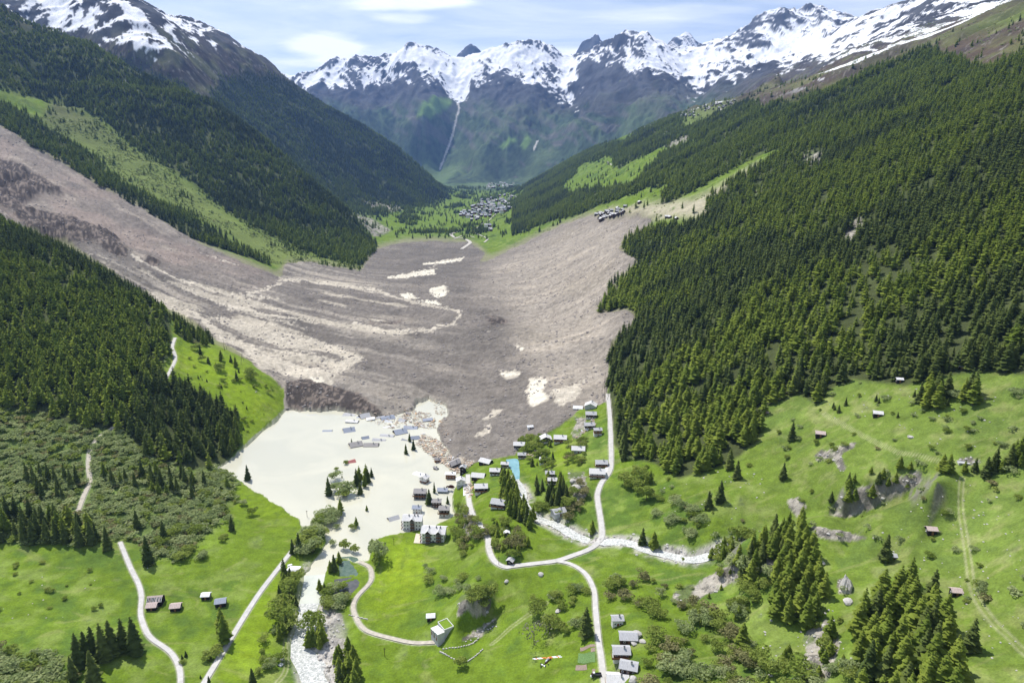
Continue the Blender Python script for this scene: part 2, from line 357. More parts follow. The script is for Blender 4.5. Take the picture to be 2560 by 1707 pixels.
RIGHT = [[(1395, 930), (1400, 880), (1396, 800), (1440, 760), (1470, 742), (1445, 708), (1372, 724), (1402, 655), (1465, 606), (1425, 572), (1450, 548), (1500, 525), (1560, 512), (1610, 500), (1640, 478), (1620, 462), (1680, 420), (1730, 385), (1800, 350), (1760, 345), (1700, 375), (1620, 425), (1520, 475), (1516, 455),
          (1560, 420), (1500, 440), (1450, 430), (1480, 395), (1540, 350), (1620, 330), (1560, 330), (1480, 360), (1420, 395), (1400, 350), (1480, 300), (1560, 262), (1570, 300), (1650, 262), (1700, 240), (1760, 252), (1800, 240), (1860, 215), (1950, 185), (2050, 150), (2150, 112), (2180, 130), (2260, 150), (2352, 110), (2752, 0),
          (2752, 830), (2352, 862), (2250, 852), (2180, 862), (2080, 885), (1950, 872), (1900, 900), (1880, 935), (1830, 905), (1760, 935), (1745, 1000), (1700, 1048), (1640, 1075), (1560, 1100), (1500, 1062), (1440, 1050), (1412, 1020), (1405, 960)],
         [(1110, 545), (1150, 500), (1200, 450), (1215, 420), (1260, 392), (1350, 345), (1420, 330), (1400, 350), (1410, 355), (1330, 385), (1290, 430), (1300, 445), (1380, 440), (1470, 420), (1500, 430), (1440, 460), (1360, 480), (1260, 510), (1160, 545), (1125, 555)]]
M_right = poly_mask(RIGHT, 1)
M_brush = poly_mask([[(-400, 930), (0, 940), (200, 985), (290, 992), (330, 1050), (440, 1082), (520, 1068), (552, 1090), (540, 1115), (530, 1160), (500, 1200), (450, 1245), (420, 1285), (350, 1280), (300, 1240), (240, 1240), (0, 1248), (-400, 1250)],
                     [(-60, 1490), (100, 1500), (170, 1560), (150, 1640), (-60, 1640)]], 4)
M_band = poly_mask([[(120, 225), (230, 270), (290, 320), (380, 385), (460, 440), (560, 515), (700, 580), (800, 607), (838, 614), (832, 624), (720, 607), (640, 612), (600, 590), (520, 540), (400, 480), (290, 425), (190, 335), (90, 275)]], 4)
# pale mud and standing muddy water on the debris
MUD = [[(480, 730), (560, 735), (620, 760), (700, 775), (760, 790), (815, 815), (840, 822), (800, 838), (760, 862), (752, 880), (730, 862), (780, 830), (790, 815), (740, 800), (690, 800), (640, 790), (560, 765)],
       [(440, 720), (520, 770), (600, 810), (680, 835), (740, 850), (770, 885), (740, 905), (700, 880), (640, 855), (600, 850), (560, 800), (500, 775)],
       [(1215, 865), (1260, 862), (1245, 890), (1262, 915), (1220, 930), (1212, 905)], [(1140, 850), (1180, 846), (1200, 852), (1160, 862)],
       [(1180, 795), (1205, 796), (1200, 804), (1186, 803)], [(1120, 945), (1150, 930), (1140, 950), (1110, 962)], [(1085, 1000), (1110, 985), (1130, 970), (1110, 1000)],
       [(1000, 660), (1024, 658), (1026, 676), (1008, 684)], [(1270, 905), (1330, 870), (1330, 900), (1290, 930)],
       [(1050, 1050), (1100, 1062), (1070, 1075)], [(655, 940), (700, 945), (760, 935), (700, 932)]]
M_mud = poly_mask(MUD, 2)
M_mud2 = blur_mask(M_mud, 14)
POOLS = [[(1218, 868), (1258, 864), (1243, 890), (1256, 912), (1222, 928), (1215, 905)], [(1145, 851), (1180, 847), (1195, 852), (1160, 860)], [(1183, 796), (1204, 797), (1198, 803)],
         [(985, 663), (1022, 658), (1026, 680), (1006, 688), (990, 676)], [(920, 676), (945, 672), (962, 686), (935, 688)], [(890, 635), (940, 628), (1000, 618), (998, 630), (940, 636), (892, 640)],
         [(970, 603), (1030, 599), (1066, 592), (1055, 601), (1012, 605), (972, 607)], [(962, 694), (1005, 694), (1018, 704), (985, 700)], [(712, 872), (735, 868), (745, 880), (722, 884)]]
M_pool = poly_mask(POOLS, 0)
SCAR = [[(-400, 120), (-60, 262), (0, 290), (100, 350), (200, 410), (330, 480), (420, 540), (530, 590), (645, 637), (600, 650), (480, 640), (380, 625), (330, 600), (250, 560), (100, 520), (0, 500), (-400, 400)]]
M_scar = poly_mask(SCAR, 8)
M_dark = poly_mask([[(-60, 360), (0, 366), (50, 380), (100, 415), (160, 455), (95, 452), (60, 470), (20, 482), (-60, 470)], [(25, 485), (80, 478), (150, 495), (225, 520), (285, 548), (235, 568), (140, 562), (60, 530)], [(225, 545), (300, 575), (290, 590), (235, 575)],
                    [(655, 880), (720, 872), (760, 895), (810, 905), (870, 935), (885, 955), (760, 938), (705, 940), (660, 938)], [(1105, 735), (1160, 738), (1172, 750), (1130, 752)], [(330, 590), (375, 600), (365, 615), (330, 602)], [(820, 738), (900, 735), (960, 745), (880, 746)]], 3)
M_run = poly_mask([[(1140, 590), (1290, 518), (1350, 497), (1500, 505), (1420, 575), (1465, 600), (1370, 722), (1460, 742), (1405, 790), (1392, 925), (1300, 930), (1262, 900), (1210, 830), (1180, 770), (1160, 700), (1060, 660)]], 12)
M_pale = poly_mask([[(1345, 495), (1400, 488), (1470, 480), (1520, 470), (1600, 455), (1640, 435), (1700, 395), (1740, 372), (1750, 378), (1690, 420), (1640, 458), (1640, 480), (1600, 497), (1500, 505), (1400, 508)]], 3)
M_road0 = poly_mask([[(1392, 900), (1402, 900), (1408, 960), (1398, 960)]], 1)
M_alp = poly_mask([[(1480, 285), (1560, 235), (1620, 235), (1700, 215), (1850, 180), (1960, 155), (2080, 120), (2200, 80), (2352, 40), (2752, -80), (2752, 20), (2352, 118), (2260, 155), (2180, 135), (2150, 118), (2050, 150), (1950, 188), (1860, 220), (1760, 260), (1700, 245), (1640, 270), (1560, 265)]], 4)
M_village = poly_mask([[(1460, 300), (1560, 265), (1650, 240), (1700, 235), (1760, 250), (1740, 262), (1700, 268), (1620, 285), (1540, 300), (1480, 315)]], 4)
ROCKS = [[(1860, 1205), (1960, 1225), (2000, 1235), (1930, 1245), (1880, 1235)], [(1870, 1040), (1960, 1015), (1975, 1022), (1930, 1040), (1945, 1080), (1925, 1075), (1915, 1050), (1880, 1060)], [(2200, 1048), (2260, 1052), (2250, 1066), (2195, 1062)],
         [(1540, 1370), (1620, 1325), (1700, 1290), (1760, 1265), (1830, 1260), (1760, 1310), (1700, 1330), (1640, 1360), (1560, 1400)], [(1800, 1145), (1840, 1140), (1855, 1165), (1830, 1190)],
         [(1920, 1330), (1945, 1325), (1965, 1365), (1925, 1365)], [(1850, 1450), (1900, 1420), (1930, 1480), (1900, 1568), (1840, 1568)], [(1070, 1380), (1110, 1360), (1130, 1375), (1120, 1410), (1080, 1420)], [(1110, 1435), (1140, 1415), (1142, 1430), (1105, 1465), (1050, 1478), (1060, 1468)],
         [(1940, 1130), (2060, 1100), (2110, 1080), (2120, 1105), (2060, 1140), (1990, 1175), (1930, 1190), (1900, 1180)], [(1060, 1370), (1085, 1370), (1070, 1405), (1045, 1425)],
         [(760, 1390), (790, 1420), (800, 1470), (790, 1568), (740, 1568), (725, 1500), (715, 1450), (745, 1430)], [(1050, 1180), (1085, 1160), (1110, 1215), (1095, 1240), (1070, 1230)], [(1325, 960), (1350, 960), (1330, 1010), (1310, 1000)], [(1305, 1090), (1345, 1085), (1350, 1140), (1320, 1160)],
         [(1930, 555), (1970, 510), (1980, 530), (1960, 560), (1940, 570)], [(1840, 345), (1900, 340), (1880, 380), (1850, 370)], [(1725, 430), (1760, 425), (1740, 450)], [(1520, 345), (1570, 318), (1590, 330), (1530, 350)], [(820, 455), (870, 465), (940, 480), (900, 490), (850, 480)],
         [(795, 485), (850, 500), (905, 530), (860, 545), (820, 510)]]
M_rock = poly_mask(ROCKS, 2)
M_bright = poly_mask([[(400, 790), (470, 780), (560, 830), (640, 890), (650, 935), (600, 985), (560, 1010), (540, 950), (470, 880), (380, 860)], [(540, 1110), (610, 1135), (692, 1190), (690, 1230), (600, 1180), (520, 1150)], [(870, 1240), (960, 1225), (1000, 1300), (920, 1440), (830, 1400), (850, 1330)],
                      [(600, 1360), (680, 1280), (640, 1400), (600, 1568), (480, 1568)], [(1290, 1000), (1330, 1050), (1310, 1090), (1240, 1060)]], 12)

# ------------------------------------------------------------------ the ground
ROAD_LINES = {}
def height_raw(X, Y):
    return zbase(Y) + rbf(qcoord(X, Y)) * Y

def build_grid(y_list, a_list, cu, cv):
    """z on a fan-shaped grid, smooth part evaluated on a coarser grid"""
    ny, na = len(y_list), len(a_list)
    ci = np.linspace(0, ny - 1, cv); cj = np.linspace(0, na - 1, cu)
    ly = np.interp(ci, range(ny), np.log(y_list)); aa = np.interp(cj, range(na), a_list)
    AA, LY = np.meshgrid(aa, ly)
    zc = rbf(np.stack([AA.ravel() * 1.8, LY.ravel()], -1)).reshape(cv, cu)
    # upsample
    fi = np.linspace(0, cv - 1.0001, ny); fj = np.linspace(0, cu - 1.0001, na)
    i0, j0 = fi.astype(int), fj.astype(int)
    ti, tj = (fi - i0)[:, None], (fj - j0)[None]
    z = (zc[i0][:, j0] * (1 - tj) + zc[i0][:, j0 + 1] * tj) * (1 - ti) + (zc[i0 + 1][:, j0] * (1 - tj) + zc[i0 + 1][:, j0 + 1] * tj) * ti
    A2, Y2 = np.meshgrid(a_list, y_list)
    return A2 * Y2, Y2, zbase(Y2) + z * Y2

def mixc(c, col, m):
    m = m[..., None]
    return c * (1 - m) + np.array(col) * m

def row_spacing(y0, y1, n, p):
    # spacing grows as y**p
    g = np.linspace(0, 1, 20001)
    q = 1 - p
    ys = (y0 ** q + (y1 ** q - y0 ** q) * np.linspace(0, 1, n)) ** (1 / q)
    return ys

ROADS = {   # name: (half width m, centre line)
    'road_main': (1.75, [(1396, 905), (1401, 960), (1404, 1050), (1400, 1083), (1382, 1108), (1373, 1132), (1373, 1150), (1383, 1222), (1374, 1246), (1352, 1262), (1315, 1276), (1278, 1288), (1230, 1294), (1180, 1300), (1160, 1302), (1137, 1290), (1124, 1265), (1120, 1235), (1104, 1207), (1088, 1185), (1080, 1165), (1075, 1130), (1075, 1090)]),
    'road_branch': (1.35, [(1278, 1288), (1312, 1296), (1345, 1318), (1364, 1355), (1368, 1400), (1375, 1470), (1381, 1510), (1389, 1580)]),
    'road_left': (1.5, [(455, 1590), (480, 1550), (510, 1500), (560, 1418), (592, 1368), (620, 1330), (665, 1272), (690, 1240), (697, 1228)]),
    'road_meadow': (1.25, [(414, 1590), (414, 1545), (404, 1515), (385, 1492), (345, 1463), (328, 1430), (323, 1405), (325, 1368), (318, 1340), (303, 1310), (290, 1280), (276, 1245)]),
    'road_slope': (1.5, [(180, 1172), (192, 1140), (206, 1105), (203, 1070), (208, 1030), (226, 1005), (262, 980)]),
    'road_ridge': (1.5, [(380, 870), (393, 848), (403, 822), (396, 798), (402, 776)]),
    'path_centre': (1.3, [(826, 1290), (848, 1302), (854, 1322), (848, 1340), (822, 1368), (812, 1388), (814, 1408), (828, 1436), (850, 1452), (900, 1466), (950, 1476), (1000, 1475)]),
}
TRACKS = {
    'track_river': (0.5, [(712, 1300), (702, 1325), (690, 1345), (688, 1385), (675, 1425), (660, 1455), (655, 1490), (658, 1525), (650, 1550), (630, 1575)]),
    'track_upper': (0.45, [(1893, 952), (1915, 965), (1950, 982), (1990, 1003), (2030, 1022), (2080, 1040), (2130, 1050), (2180, 1059), (2230, 1063)]),
    'track_right': (0.5, [(2210, 1097), (2207, 1130), (2208, 1180), (2218, 1240), (2226, 1300), (2232, 1340), (2250, 1385), (2285, 1430), (2325, 1468), (2380, 1505)]),
    'track_middle': (0.35, [(1130, 1478), (1180, 1435), (1230, 1400), (1255, 1385)]),
}

def img_dist(U, V, P):
    d = np.full(U.shape, 1e9)
    for (x0, y0), (x1, y1) in zip(P[:-1], P[1:]):
        dx, dy = x1 - x0, y1 - y0
        t = np.clip(((U - x0) * dx + (V - y0) * dy) / (dx * dx + dy * dy), 0, 1)
        d = np.minimum(d, np.hypot(U - x0 - t * dx, V - y0 - t * dy))
    return d

def world_dist(X, Y, P):
    d = np.full(X.shape, 1e9)
    P = np.asarray(P)[:, :2]
    for (x0, y0), (x1, y1) in zip(P[:-1], P[1:]):
        dx, dy = x1 - x0, y1 - y0
        t = np.clip(((X - x0) * dx + (Y - y0) * dy) / (dx * dx + dy * dy + 1e-9), 0, 1)
        d = np.minimum(d, np.hypot(X - x0 - t * dx, Y - y0 - t * dy))
    return d

def height_at(x, y):
    x, y = np.atleast_1d(np.asarray(x, float)), np.atleast_1d(np.asarray(y, float))
    return height_raw(x, y)

def ground_hit(u, v, ymin=150, ymax=9000):
    """first meeting of a sight line with the smooth ground"""
    s, a = slope(v), azim(u, v)
    Ys = np.exp(np.linspace(math.log(ymin), math.log(ymax), 500))
    h = height_at(a * Ys, Ys) - (CAM_H + s * Ys)
    k = np.argmax(h > 0)
    if k == 0: return None
    lo, hi = Ys[k - 1], Ys[k]
    for _ in range(12):
        m = (lo + hi) / 2
        if height_at(a * m, m)[0] - (CAM_H + s * m) > 0: hi = m
        else: lo = m
    return (a * hi, hi, CAM_H + s * hi)

RIVER = [(722, 1318), (716, 1345), (712, 1375), (706, 1400), (704, 1430), (700, 1452), (693, 1480), (700, 1515), (716, 1545), (733, 1572), (745, 1600)]
STREAM = [(1183, 1100), (1197, 1130), (1205, 1160), (1222, 1180), (1250, 1195), (1275, 1202), (1310, 1222), (1345, 1238), (1380, 1242), (1425, 1243), (1460, 1250), (1490, 1262), (1530, 1272), (1585, 1283), (1625, 1276), (1655, 1262), (1690, 1243)]
W_river = [ground_hit(*p) for p in RIVER]
W_stream = [ground_hit(*p) for p in STREAM]
W_roads = {k: (w, [ground_hit(*p, ) for p in P]) for k, (w, P) in ROADS.items()}

def cr(P, n=6):
    """smooth a centre line"""
    P = [np.array(p) for p in P]
    P = [2 * P[0] - P[1]] + P + [2 * P[-1] - P[-2]]
    out = []
    for i in range(1, len(P) - 2):
        for k in range(n):
            t = k / n
            out.append(0.5 * ((2 * P[i]) + (-P[i - 1] + P[i + 1]) * t + (2 * P[i - 1] - 5 * P[i] + 4 * P[i + 1] - P[i + 2]) * t * t + (-P[i - 1] + 3 * P[i] - 3 * P[i + 1] + P[i + 2]) * t ** 3))
    out.append(P[-2])
    return np.array(out)

W_roads = {k: (w, cr(P)) for k, (w, P) in W_roads.items()}
W_river, W_stream = cr(W_river), cr(W_stream)

def detail(X, Y, Z, U, V):
    """fine relief and ground cover; returns z, colour, forest density"""
    shp = X.shape
    far = sstep(5400, 7300, Y)
    deb = look(M_deb, U + 3 * fbm(X / 30, Y / 30, 3, 13), V + 3 * fbm(X / 30, Y / 30, 3, 14)) * (Y > 500) * (Y < 2600) * (1 - (Y < 1150) * look(M_fl, U, V))
    # the spur in front must not take the debris cover of the ground behind it
    crestY = np.interp(U, [-400, -100, 0, 150, 250, 380, 410, 480, 560, 620, 652, 660], [1050, 1030, 1000, 920, 870, 810, 790, 770, 740, 720, 703, 0])
    deb = deb * (Y > crestY + 12)
    debm = sstep(.2, .8, deb)
    lake = look(M_lake, U + 2.5 * fbm(X / 6, Y / 6, 2, 5), V + 1.5 * fbm(X / 5, Y / 5, 2, 9)) * (Y < 900) * (Y > 330)
    near = 1 - sstep(900, 2000, Y)
    # --- relief
    leftside = sstep(-300, -700, X) * sstep(1500, 2200, Y) * (1 - far)
    rightside = sstep(80, 260, X - (Y - 400) * 0.03) * (1 - debm) * (1 - far) * sstep(430, 700, Y)
    flatm = 1 - np.clip(leftside + rightside + debm + far, 0, 1)
    z = Z.copy()
    z += flatm * (fbm(X / 45, Y / 45, 3, 11) * 0.9 + fbm(X / 9, Y / 9, 3, 12) * 0.22) * np.minimum(1, Y / 400)
    s_dn = X * 0.86 + Y * 0.5; s_ac = -X * 0.5 + Y * 0.86           # across the left flank
    g1 = ridged(s_ac / 330 + .3 * fbm(X / 500, Y / 500, 2, 3), s_dn / 1500, 4, 31)
    z += leftside * (g1 - .5) * 95 * np.clip(Z / 300, .08, 1) + leftside * fbm(X / 60, Y / 60, 3, 32) * 9
    g2 = ridged(Y / 190 + .25 * fbm(X / 200, Y / 200, 2, 4) - X / 900, X / 900, 4, 41)
    z += rightside * (g2 - .5) * 26 * np.clip(Y / 1200, .3, 1.6) + rightside * fbm(X / 35, Y / 35, 3, 42) * 3
    lw0 = sstep(0, -260, X + (Y - 900) * .25)
    run0 = look(M_run, U, V) * sstep(-200, 60, X)
    dk0 = look(M_dark, U + 9 * fbm(X / 40, Y / 40, 3, 54), V + 7 * fbm(X / 40, Y / 40, 3, 55)) * debm
    wv = 1.3 * fbm(X / 110, Y / 110, 4, 50)
    fl_l = ridged((X * .45 + Y * .9) / 62 + wv, (X * .9 - Y * .45) / 330, 4, 56) - .5
    fl_r = ridged((Y * .95 - X * .3) / 44 + wv, (X * .95 + Y * .3) / 200, 4, 57) - .5
    fl_c = ridged(Y / 70 + wv, X / 260, 4, 59) - .5
    hum = fbm(X / 120, Y / 120, 3, 51) * 6 + fbm(X / 24, Y / 24, 4, 52) * 2.2 + (ridged(X / 13, Y / 13, 3, 153) - .5) * 1.3
    hum += fl_l * 7 * lw0 * (1 - run0) + fl_r * 5.5 * run0 + fl_c * 4.5 * (1 - lw0) * (1 - run0)
    hum += dk0 * (ridged(X / 60, Y / 60, 5, 53) - .45) * np.where(U < 400, 34, 9) * np.where(V > 860, .6, 1)
    z += debm * hum * sstep(500, 640, Y) * (0.35 + .65 * sstep(0, 30, Z + 12))
    # far range
    mnt = far + (1 - far) * sstep(480, 760, Z) * sstep(2400, 4200, Y)
    wx = X + 160 * fbm(X / 700, Y / 700, 3, 61); wy = Y + 160 * fbm(X / 700 + 9, Y / 700, 3, 62)
    rg = ridged(wx / 1150, wy / 1500, 7, 63, .52) - .42
    rg2 = ridged(wx / 230, wy / 520, 6, 64, .62) - .45
    z += mnt * (rg * 250 + rg2 * 135) * np.clip((Z + 60) / 500, .1, 1.0) * (0.5 + 0.5 * far)
    rkz = look(M_rock, U, V) * (Y < 900)
    z += rkz * (ridged(X / 14, Y / 14, 4, 65) - .5) * 5.5
    z += far * (1 - far * 0) * 0
    # lake bed and shore
    lk = sstep(.35, .65, lake)
    nearwater = (Y < 900) & (V > 905) & (look(blur_mask_cache['lake'], U, V) > 0.01) & (Z < 9)
    z = np.where(lake > .5, np.minimum(z, -1.2 - 3 * (lake - .5)), np.where(nearwater, np.maximum(z, .35 + (0.5 - lake) * 1.2), z))
    # channels
    sel = (Y < 900)
    dr = np.full(shp, 1e9); ds = dr.copy()
    dr[sel] = world_dist(X[sel], Y[sel], W_river)
    ds[sel] = world_dist(X[sel], Y[sel], W_stream)
    rw = 4.6 + 1.4 * fbm(X / 14, Y / 14, 2, 71)
    rivz = 0.05
    riv = 1 - sstep(rw - .6, rw + 3.0, dr)
    z = z * (1 - riv) + np.minimum(z, -1.0) * riv
    bank = (1 - sstep(rw + 3, rw + 26, dr)) * (1 - riv) * (lake < .5)
    sw = 3.4 + 1.4 * fbm(X / 9, Y / 9, 2, 72)
    stm = 1 - sstep(sw - .6, sw + 2.5, ds)
    if len(W_stream):
        zs = nearest_z(X, Y, sel & (ds < 12), W_stream)
        z = np.where(np.isfinite(zs) & (stm > 0), z * (1 - stm) + (zs - 0.9) * stm, z)
    # the pool of clear water
    pool = look(M_cpool, U, V) * (Y < 900)
    z = np.where(pool > .3, np.minimum(z, POOL_Z - .8), z)
    # ponds
    for m, zz in ((M_ponds[0], POND_Z[0]), (M_ponds[1], POND_Z[1])):
        p = look(m, U, V) * (Y < 700)
        z = np.where(p > .02, np.where(p > .4, zz - .6, np.maximum(zz + .25, np.minimum(z, zz + 1.0))), z)
    # roads bed
    rd = np.full(shp, 1e9); rz = np.full(shp, np.nan)
    sel = Y < 1100
    for k, (w, P) in W_roads.items():
        x0, x1, y0, y1 = P[:, 0].min() - 12, P[:, 0].max() + 12, P[:, 1].min() - 12, P[:, 1].max() + 12
        s2 = sel & (X > x0) & (X < x1) & (Y > y0) & (Y < y1)
        if not s2.any(): continue
        d = np.full(shp, 1e9); d[s2] = world_dist(X[s2], Y[s2], P) - w
        zz = nearest_z(X, Y, s2 & (d < 8), P)
        up = s2 & (d < rd) & np.isfinite(zz)
        rd = np.where(up, d, rd); rz = np.where(up, zz, rz)
    rm = np.where(np.isfinite(rz), 1 - sstep(0.5, 7, rd), 0)
    z = z * (1 - rm) + np.where(np.isfinite(rz), rz, 0) * rm
    # --- steepness
    dzj = np.gradient(z, axis=1) / np.maximum(np.gradient(X, axis=1), 1e-3)
    dzi = (np.gradient(z, axis=0) - dzj * np.gradient(X, axis=0)) / np.gradient(Y, axis=0)
    st = np.hypot(dzj, dzi)
    # --- colour
    n1, n2, n3 = fbm(X / 60, Y / 60, 4, 81), fbm(X / 12, Y / 12, 4, 82), fbm(X / 3.2, Y / 3.2, 3, 83)
    c = np.ones(shp + (3,)) * np.array((.128, .195, .018))
    c = mixc(c, (.170, .235, .045), sstep(.0, .55, n2 + .5 * n1))
    c = mixc(c, (.090, .150, .024), sstep(.0, .5, -n2 * .8 + n1 * .6))
    br = look(M_bright, U, V) * (Y < 900)
    c = mixc(c, (.190, .275, .016), br * .85)
    c = mixc(c, (.22, .285, .018), br * sstep(.2, .6, n1 + .5 * n3) * .5)
    rt = sstep(90, 220, X) * (Y < 700)
    c = mixc(c, (.145, .20, .045), rt * (1 - br) * .6)
    c = mixc(c, (.27, .28, .11), rt * sstep(.15, .6, n2 + .6 * n3) * .45)
    c = mixc(c, (.26, .27, .10), sstep(.80, .90, ridged(X / 34 + .5 * n1, Y / 13 + .4 * n1, 2, 84)) * .35 * (Y < 900))
    c = mixc(c, (.085, .125, .03), sstep(.80, .92, ridged(X / 21, Y / 17, 2, 184)) * .35 * (Y < 900))
    # forest floor
    fl = look(M_fl, U, V) * (Y < 1200) * (Y < crestY + 60)
    fr = look(M_front, U + 5 * n2, V + 5 * n1) * (Y > 1450) * (Y < 3000)
    fb = look(M_back, U + 5 * n2, V + 6 * n1) * (Y > 2900) * (Y < 5600)
    fR = look(M_right, U + 4 * n2, V + 4 * n1) * (Y > 330) * (Y < 5900) * (X > 0)
    forest = np.clip(fl + fr + fb + fR, 0, 1) * (1 - debm)
    brush = look(M_brush, U, V) * (Y < 800) * (1 - forest)
    band = look(M_band, U + 4 * n2, V + 4 * n1) * (Y > 1450) * (Y < 2900)
    alt = (Y > 1400) & (Y < 6200)
    # mountain cover, by height
    hi = sstep(1500, 2300, Y)
    c = mixc(c, (.105, .115, .045), hi * sstep(330, 520, z + 60 * n1) * (1 - forest * .5))
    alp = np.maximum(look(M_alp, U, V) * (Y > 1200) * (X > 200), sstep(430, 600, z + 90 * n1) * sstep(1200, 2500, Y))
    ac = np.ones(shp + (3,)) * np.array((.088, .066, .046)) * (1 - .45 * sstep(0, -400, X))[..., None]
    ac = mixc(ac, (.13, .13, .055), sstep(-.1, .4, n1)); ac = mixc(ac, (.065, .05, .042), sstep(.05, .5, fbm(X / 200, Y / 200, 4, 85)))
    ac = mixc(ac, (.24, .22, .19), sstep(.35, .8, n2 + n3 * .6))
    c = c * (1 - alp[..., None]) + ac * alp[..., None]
    vg = look(M_village, U, V) * (Y > 2500)
    c = mixc(c, (.15, .19, .05), vg * .8)
    c = mixc(c, (.10, .16, .045), forest * .3 * band)
    c = mixc(c, (.062, .076, .028), forest * (1 - band) * (1 - sstep(550, 800, z) * .7))
    c = mixc(c, (.16, .20, .055), band * (1 - sstep(150, 420, z)) * .9)
    c = mixc(c, (.115, .12, .055), band * sstep(150, 420, z) * .9)
    c = mixc(c, (.13, .18, .055), brush * .85)
    # far range low slopes
    pl = sstep(5200, 6300, Y)
    vegn = fbm(X / 420, Y / 420, 5, 86)
    lowc = np.ones(shp + (3,)) * np.array((.040, .060, .032)) * (1 + .7 * fbm(X / 26, Y / 40, 3, 186))[..., None]
    lowc = mixc(lowc, (.085, .13, .050), sstep(.05, .38, vegn + (60 - z) / 1100.))
    lowc = mixc(lowc, (.085, .085, .075), sstep(.12, .4, fbm(X / 130 + z / 90, Y / 260, 5, 87) + (z - 420) / 1400. + (st - .8) * .25))
    rockc = np.ones(shp + (3,)) * np.array((.085, .086, .092))
    rockc = mixc(rockc, (.045, .043, .045), sstep(-.15, .25, fbm(X / 110, Y / 300 + z / 80, 6, 88, .6)))
    rockc = mixc(rockc, (.085, .085, .060), sstep(900, 500, z) * .6)
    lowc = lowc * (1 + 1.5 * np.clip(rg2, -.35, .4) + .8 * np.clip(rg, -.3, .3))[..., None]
    lowc = mixc(lowc, (.10, .135, .055), sstep(.05, .3, rg2 + .3 * vegn) * .5)
    hk = sstep(560, 860, z + 260 * vegn)
    mc = lowc * (1 - hk[..., None]) + rockc * hk[..., None]
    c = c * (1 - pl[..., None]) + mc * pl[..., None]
    # rocky flanks nearer by (left massif and right shoulder)
    rk = sstep(620, 900, z + 160 * vegn) * (1 - pl) * sstep(2000, 3000, Y)
    c = c * (1 - rk[..., None]) + rockc * rk[..., None]
    gp = look(M_gpatch, U, V) * (Y > 6000)
    c = mixc(c, (.17, .27, .07), gp)
    tr = look(M_torrent, U, V) * (Y > 6000)
    c = mixc(c, (.55, .52, .48), np.clip(tr * 1.6, 0, 1))
    # rock outcrops and scree
    rock = look(M_rock, U + 4 * n2, V + 3 * n3) * (Y < 5600)
    rr = sstep(.40, .65, rock + .45 * n3 + .45 * n2)
    rcol = np.ones(shp + (3,)) * np.array((.36, .33, .28))
    rcol = mixc(rcol, (.15, .14, .12), sstep(.0, .3, n3)); rcol = mixc(rcol, (.13, .17, .06), sstep(.05, .35, n2))
    c = c * (1 - rr[..., None]) + rcol * rr[..., None]
    nearrock = sstep(.95, 1.5, st) * (Y < 900) * (1 - debm) * (lake < .3) * (X > 20)
    c = c * (1 - nearrock[..., None] * .8) + np.array((.20, .185, .165)) * nearrock[..., None] * .8
    pale = look(M_pale, U + 4 * n2, V + 3 * n1) * (Y > 1000) * (Y < 4000)
    c = mixc(c, (.37, .34, .24), pale * sstep(-.5, .2, n2 + .4))
    # debris
    scar = look(M_scar, U, V); run = look(M_run, U, V); dark = look(M_dark, U + 4 * n2, V + 4 * n3)
    run = run * sstep(-200, 60, X)
    dL = fbm((X * .45 + Y * .9) / 15, (X * .9 - Y * .45) / 190, 4, 91) + .5 * fbm((X * .45 + Y * .9) / 60, (X * .9 - Y * .45) / 500, 3, 191)
    dR = fbm((Y * .95 - X * .3) / 12, (X * .95 + Y * .3) / 110, 4, 92) + .4 * fbm((Y * .95 - X * .3) / 50, (X * .95 + Y * .3) / 260, 3, 192)
    dF = fbm(Y / 34 + .5 * n1, X / 190, 4, 93) * .8 + .5 * fbm(X / 18, Y / 18, 4, 193)
    strk = dF * (1 - lw0) * (1 - run) + dL * lw0 * (1 - run) + dR * run
    lw = lw0
    big = fbm(X / 150, Y / 150, 4, 94)
    dc = np.ones(shp + (3,)) * np.array((.205, .185, .168))
    dc = mixc(dc, (.160, .146, .134), sstep(-.1, .4, big) * .8 * (1 - run))
    dc = mixc(dc, (.235, .205, .185), np.clip(scar, 0, 1) * .85)
    dc = mixc(dc, (.33, .295, .255), run * .9)
    dc = mixc(dc, (.31, .285, .255), lw * (1 - scar) * sstep(.0, .35, -dL) * .8)
    dc = mixc(dc, (.135, .125, .12), sstep(.10, .55, strk) * .6 * (1 - .55 * run))
    dc = mixc(dc, (.48, .42, .35), sstep(.15, .55, -strk) * (.12 + .45 * run + .25 * lw))
    dc = mixc(dc, (.31, .25, .22), scar * sstep(-.1, .4, fbm(X / 90, Y / 90, 4, 95)) * .6)
    dc = mixc(dc, (.27, .24, .20), run * sstep(.15, .5, big) * .6)
    mud = look(M_mud2, U + 10 * n2 + 6 * n3, V + 6 * strk + 5 * n2)
    mud = np.maximum(mud * np.where(U > 850, 0, .62), look(M_mud, U + 10 * n2, V + 5 * n3))
    mud = np.maximum(mud, look(M_chan, U + 9 * n2 + 4 * n3 + 8 * n1, V + 4 * n3 + 4 * n2))
    mm = sstep(.28, .50, mud + .45 * strk + .2 * n3)
    dc = mixc(dc, (.58, .53, .45), mm * .85)
    dc = mixc(dc, (.55, .50, .42), sstep(.38, .50, lw * .45 * (1 - scar) * (Y < 1350) + .6 * fbm((X * .45 + Y * .9) / 26, (X * .9 - Y * .45) / 150, 5, 195) - .12) * .8 * (Y > 800))
    dkm = sstep(.30, .6, dk0 + .25 * n3 + .2 * n2)
    dc = mixc(dc, (.070, .060, .058), dkm * .95)
    dc = mixc(dc, (.24, .20, .175), dkm * sstep(.1, .3, n3 + .4 * n2) * .8)
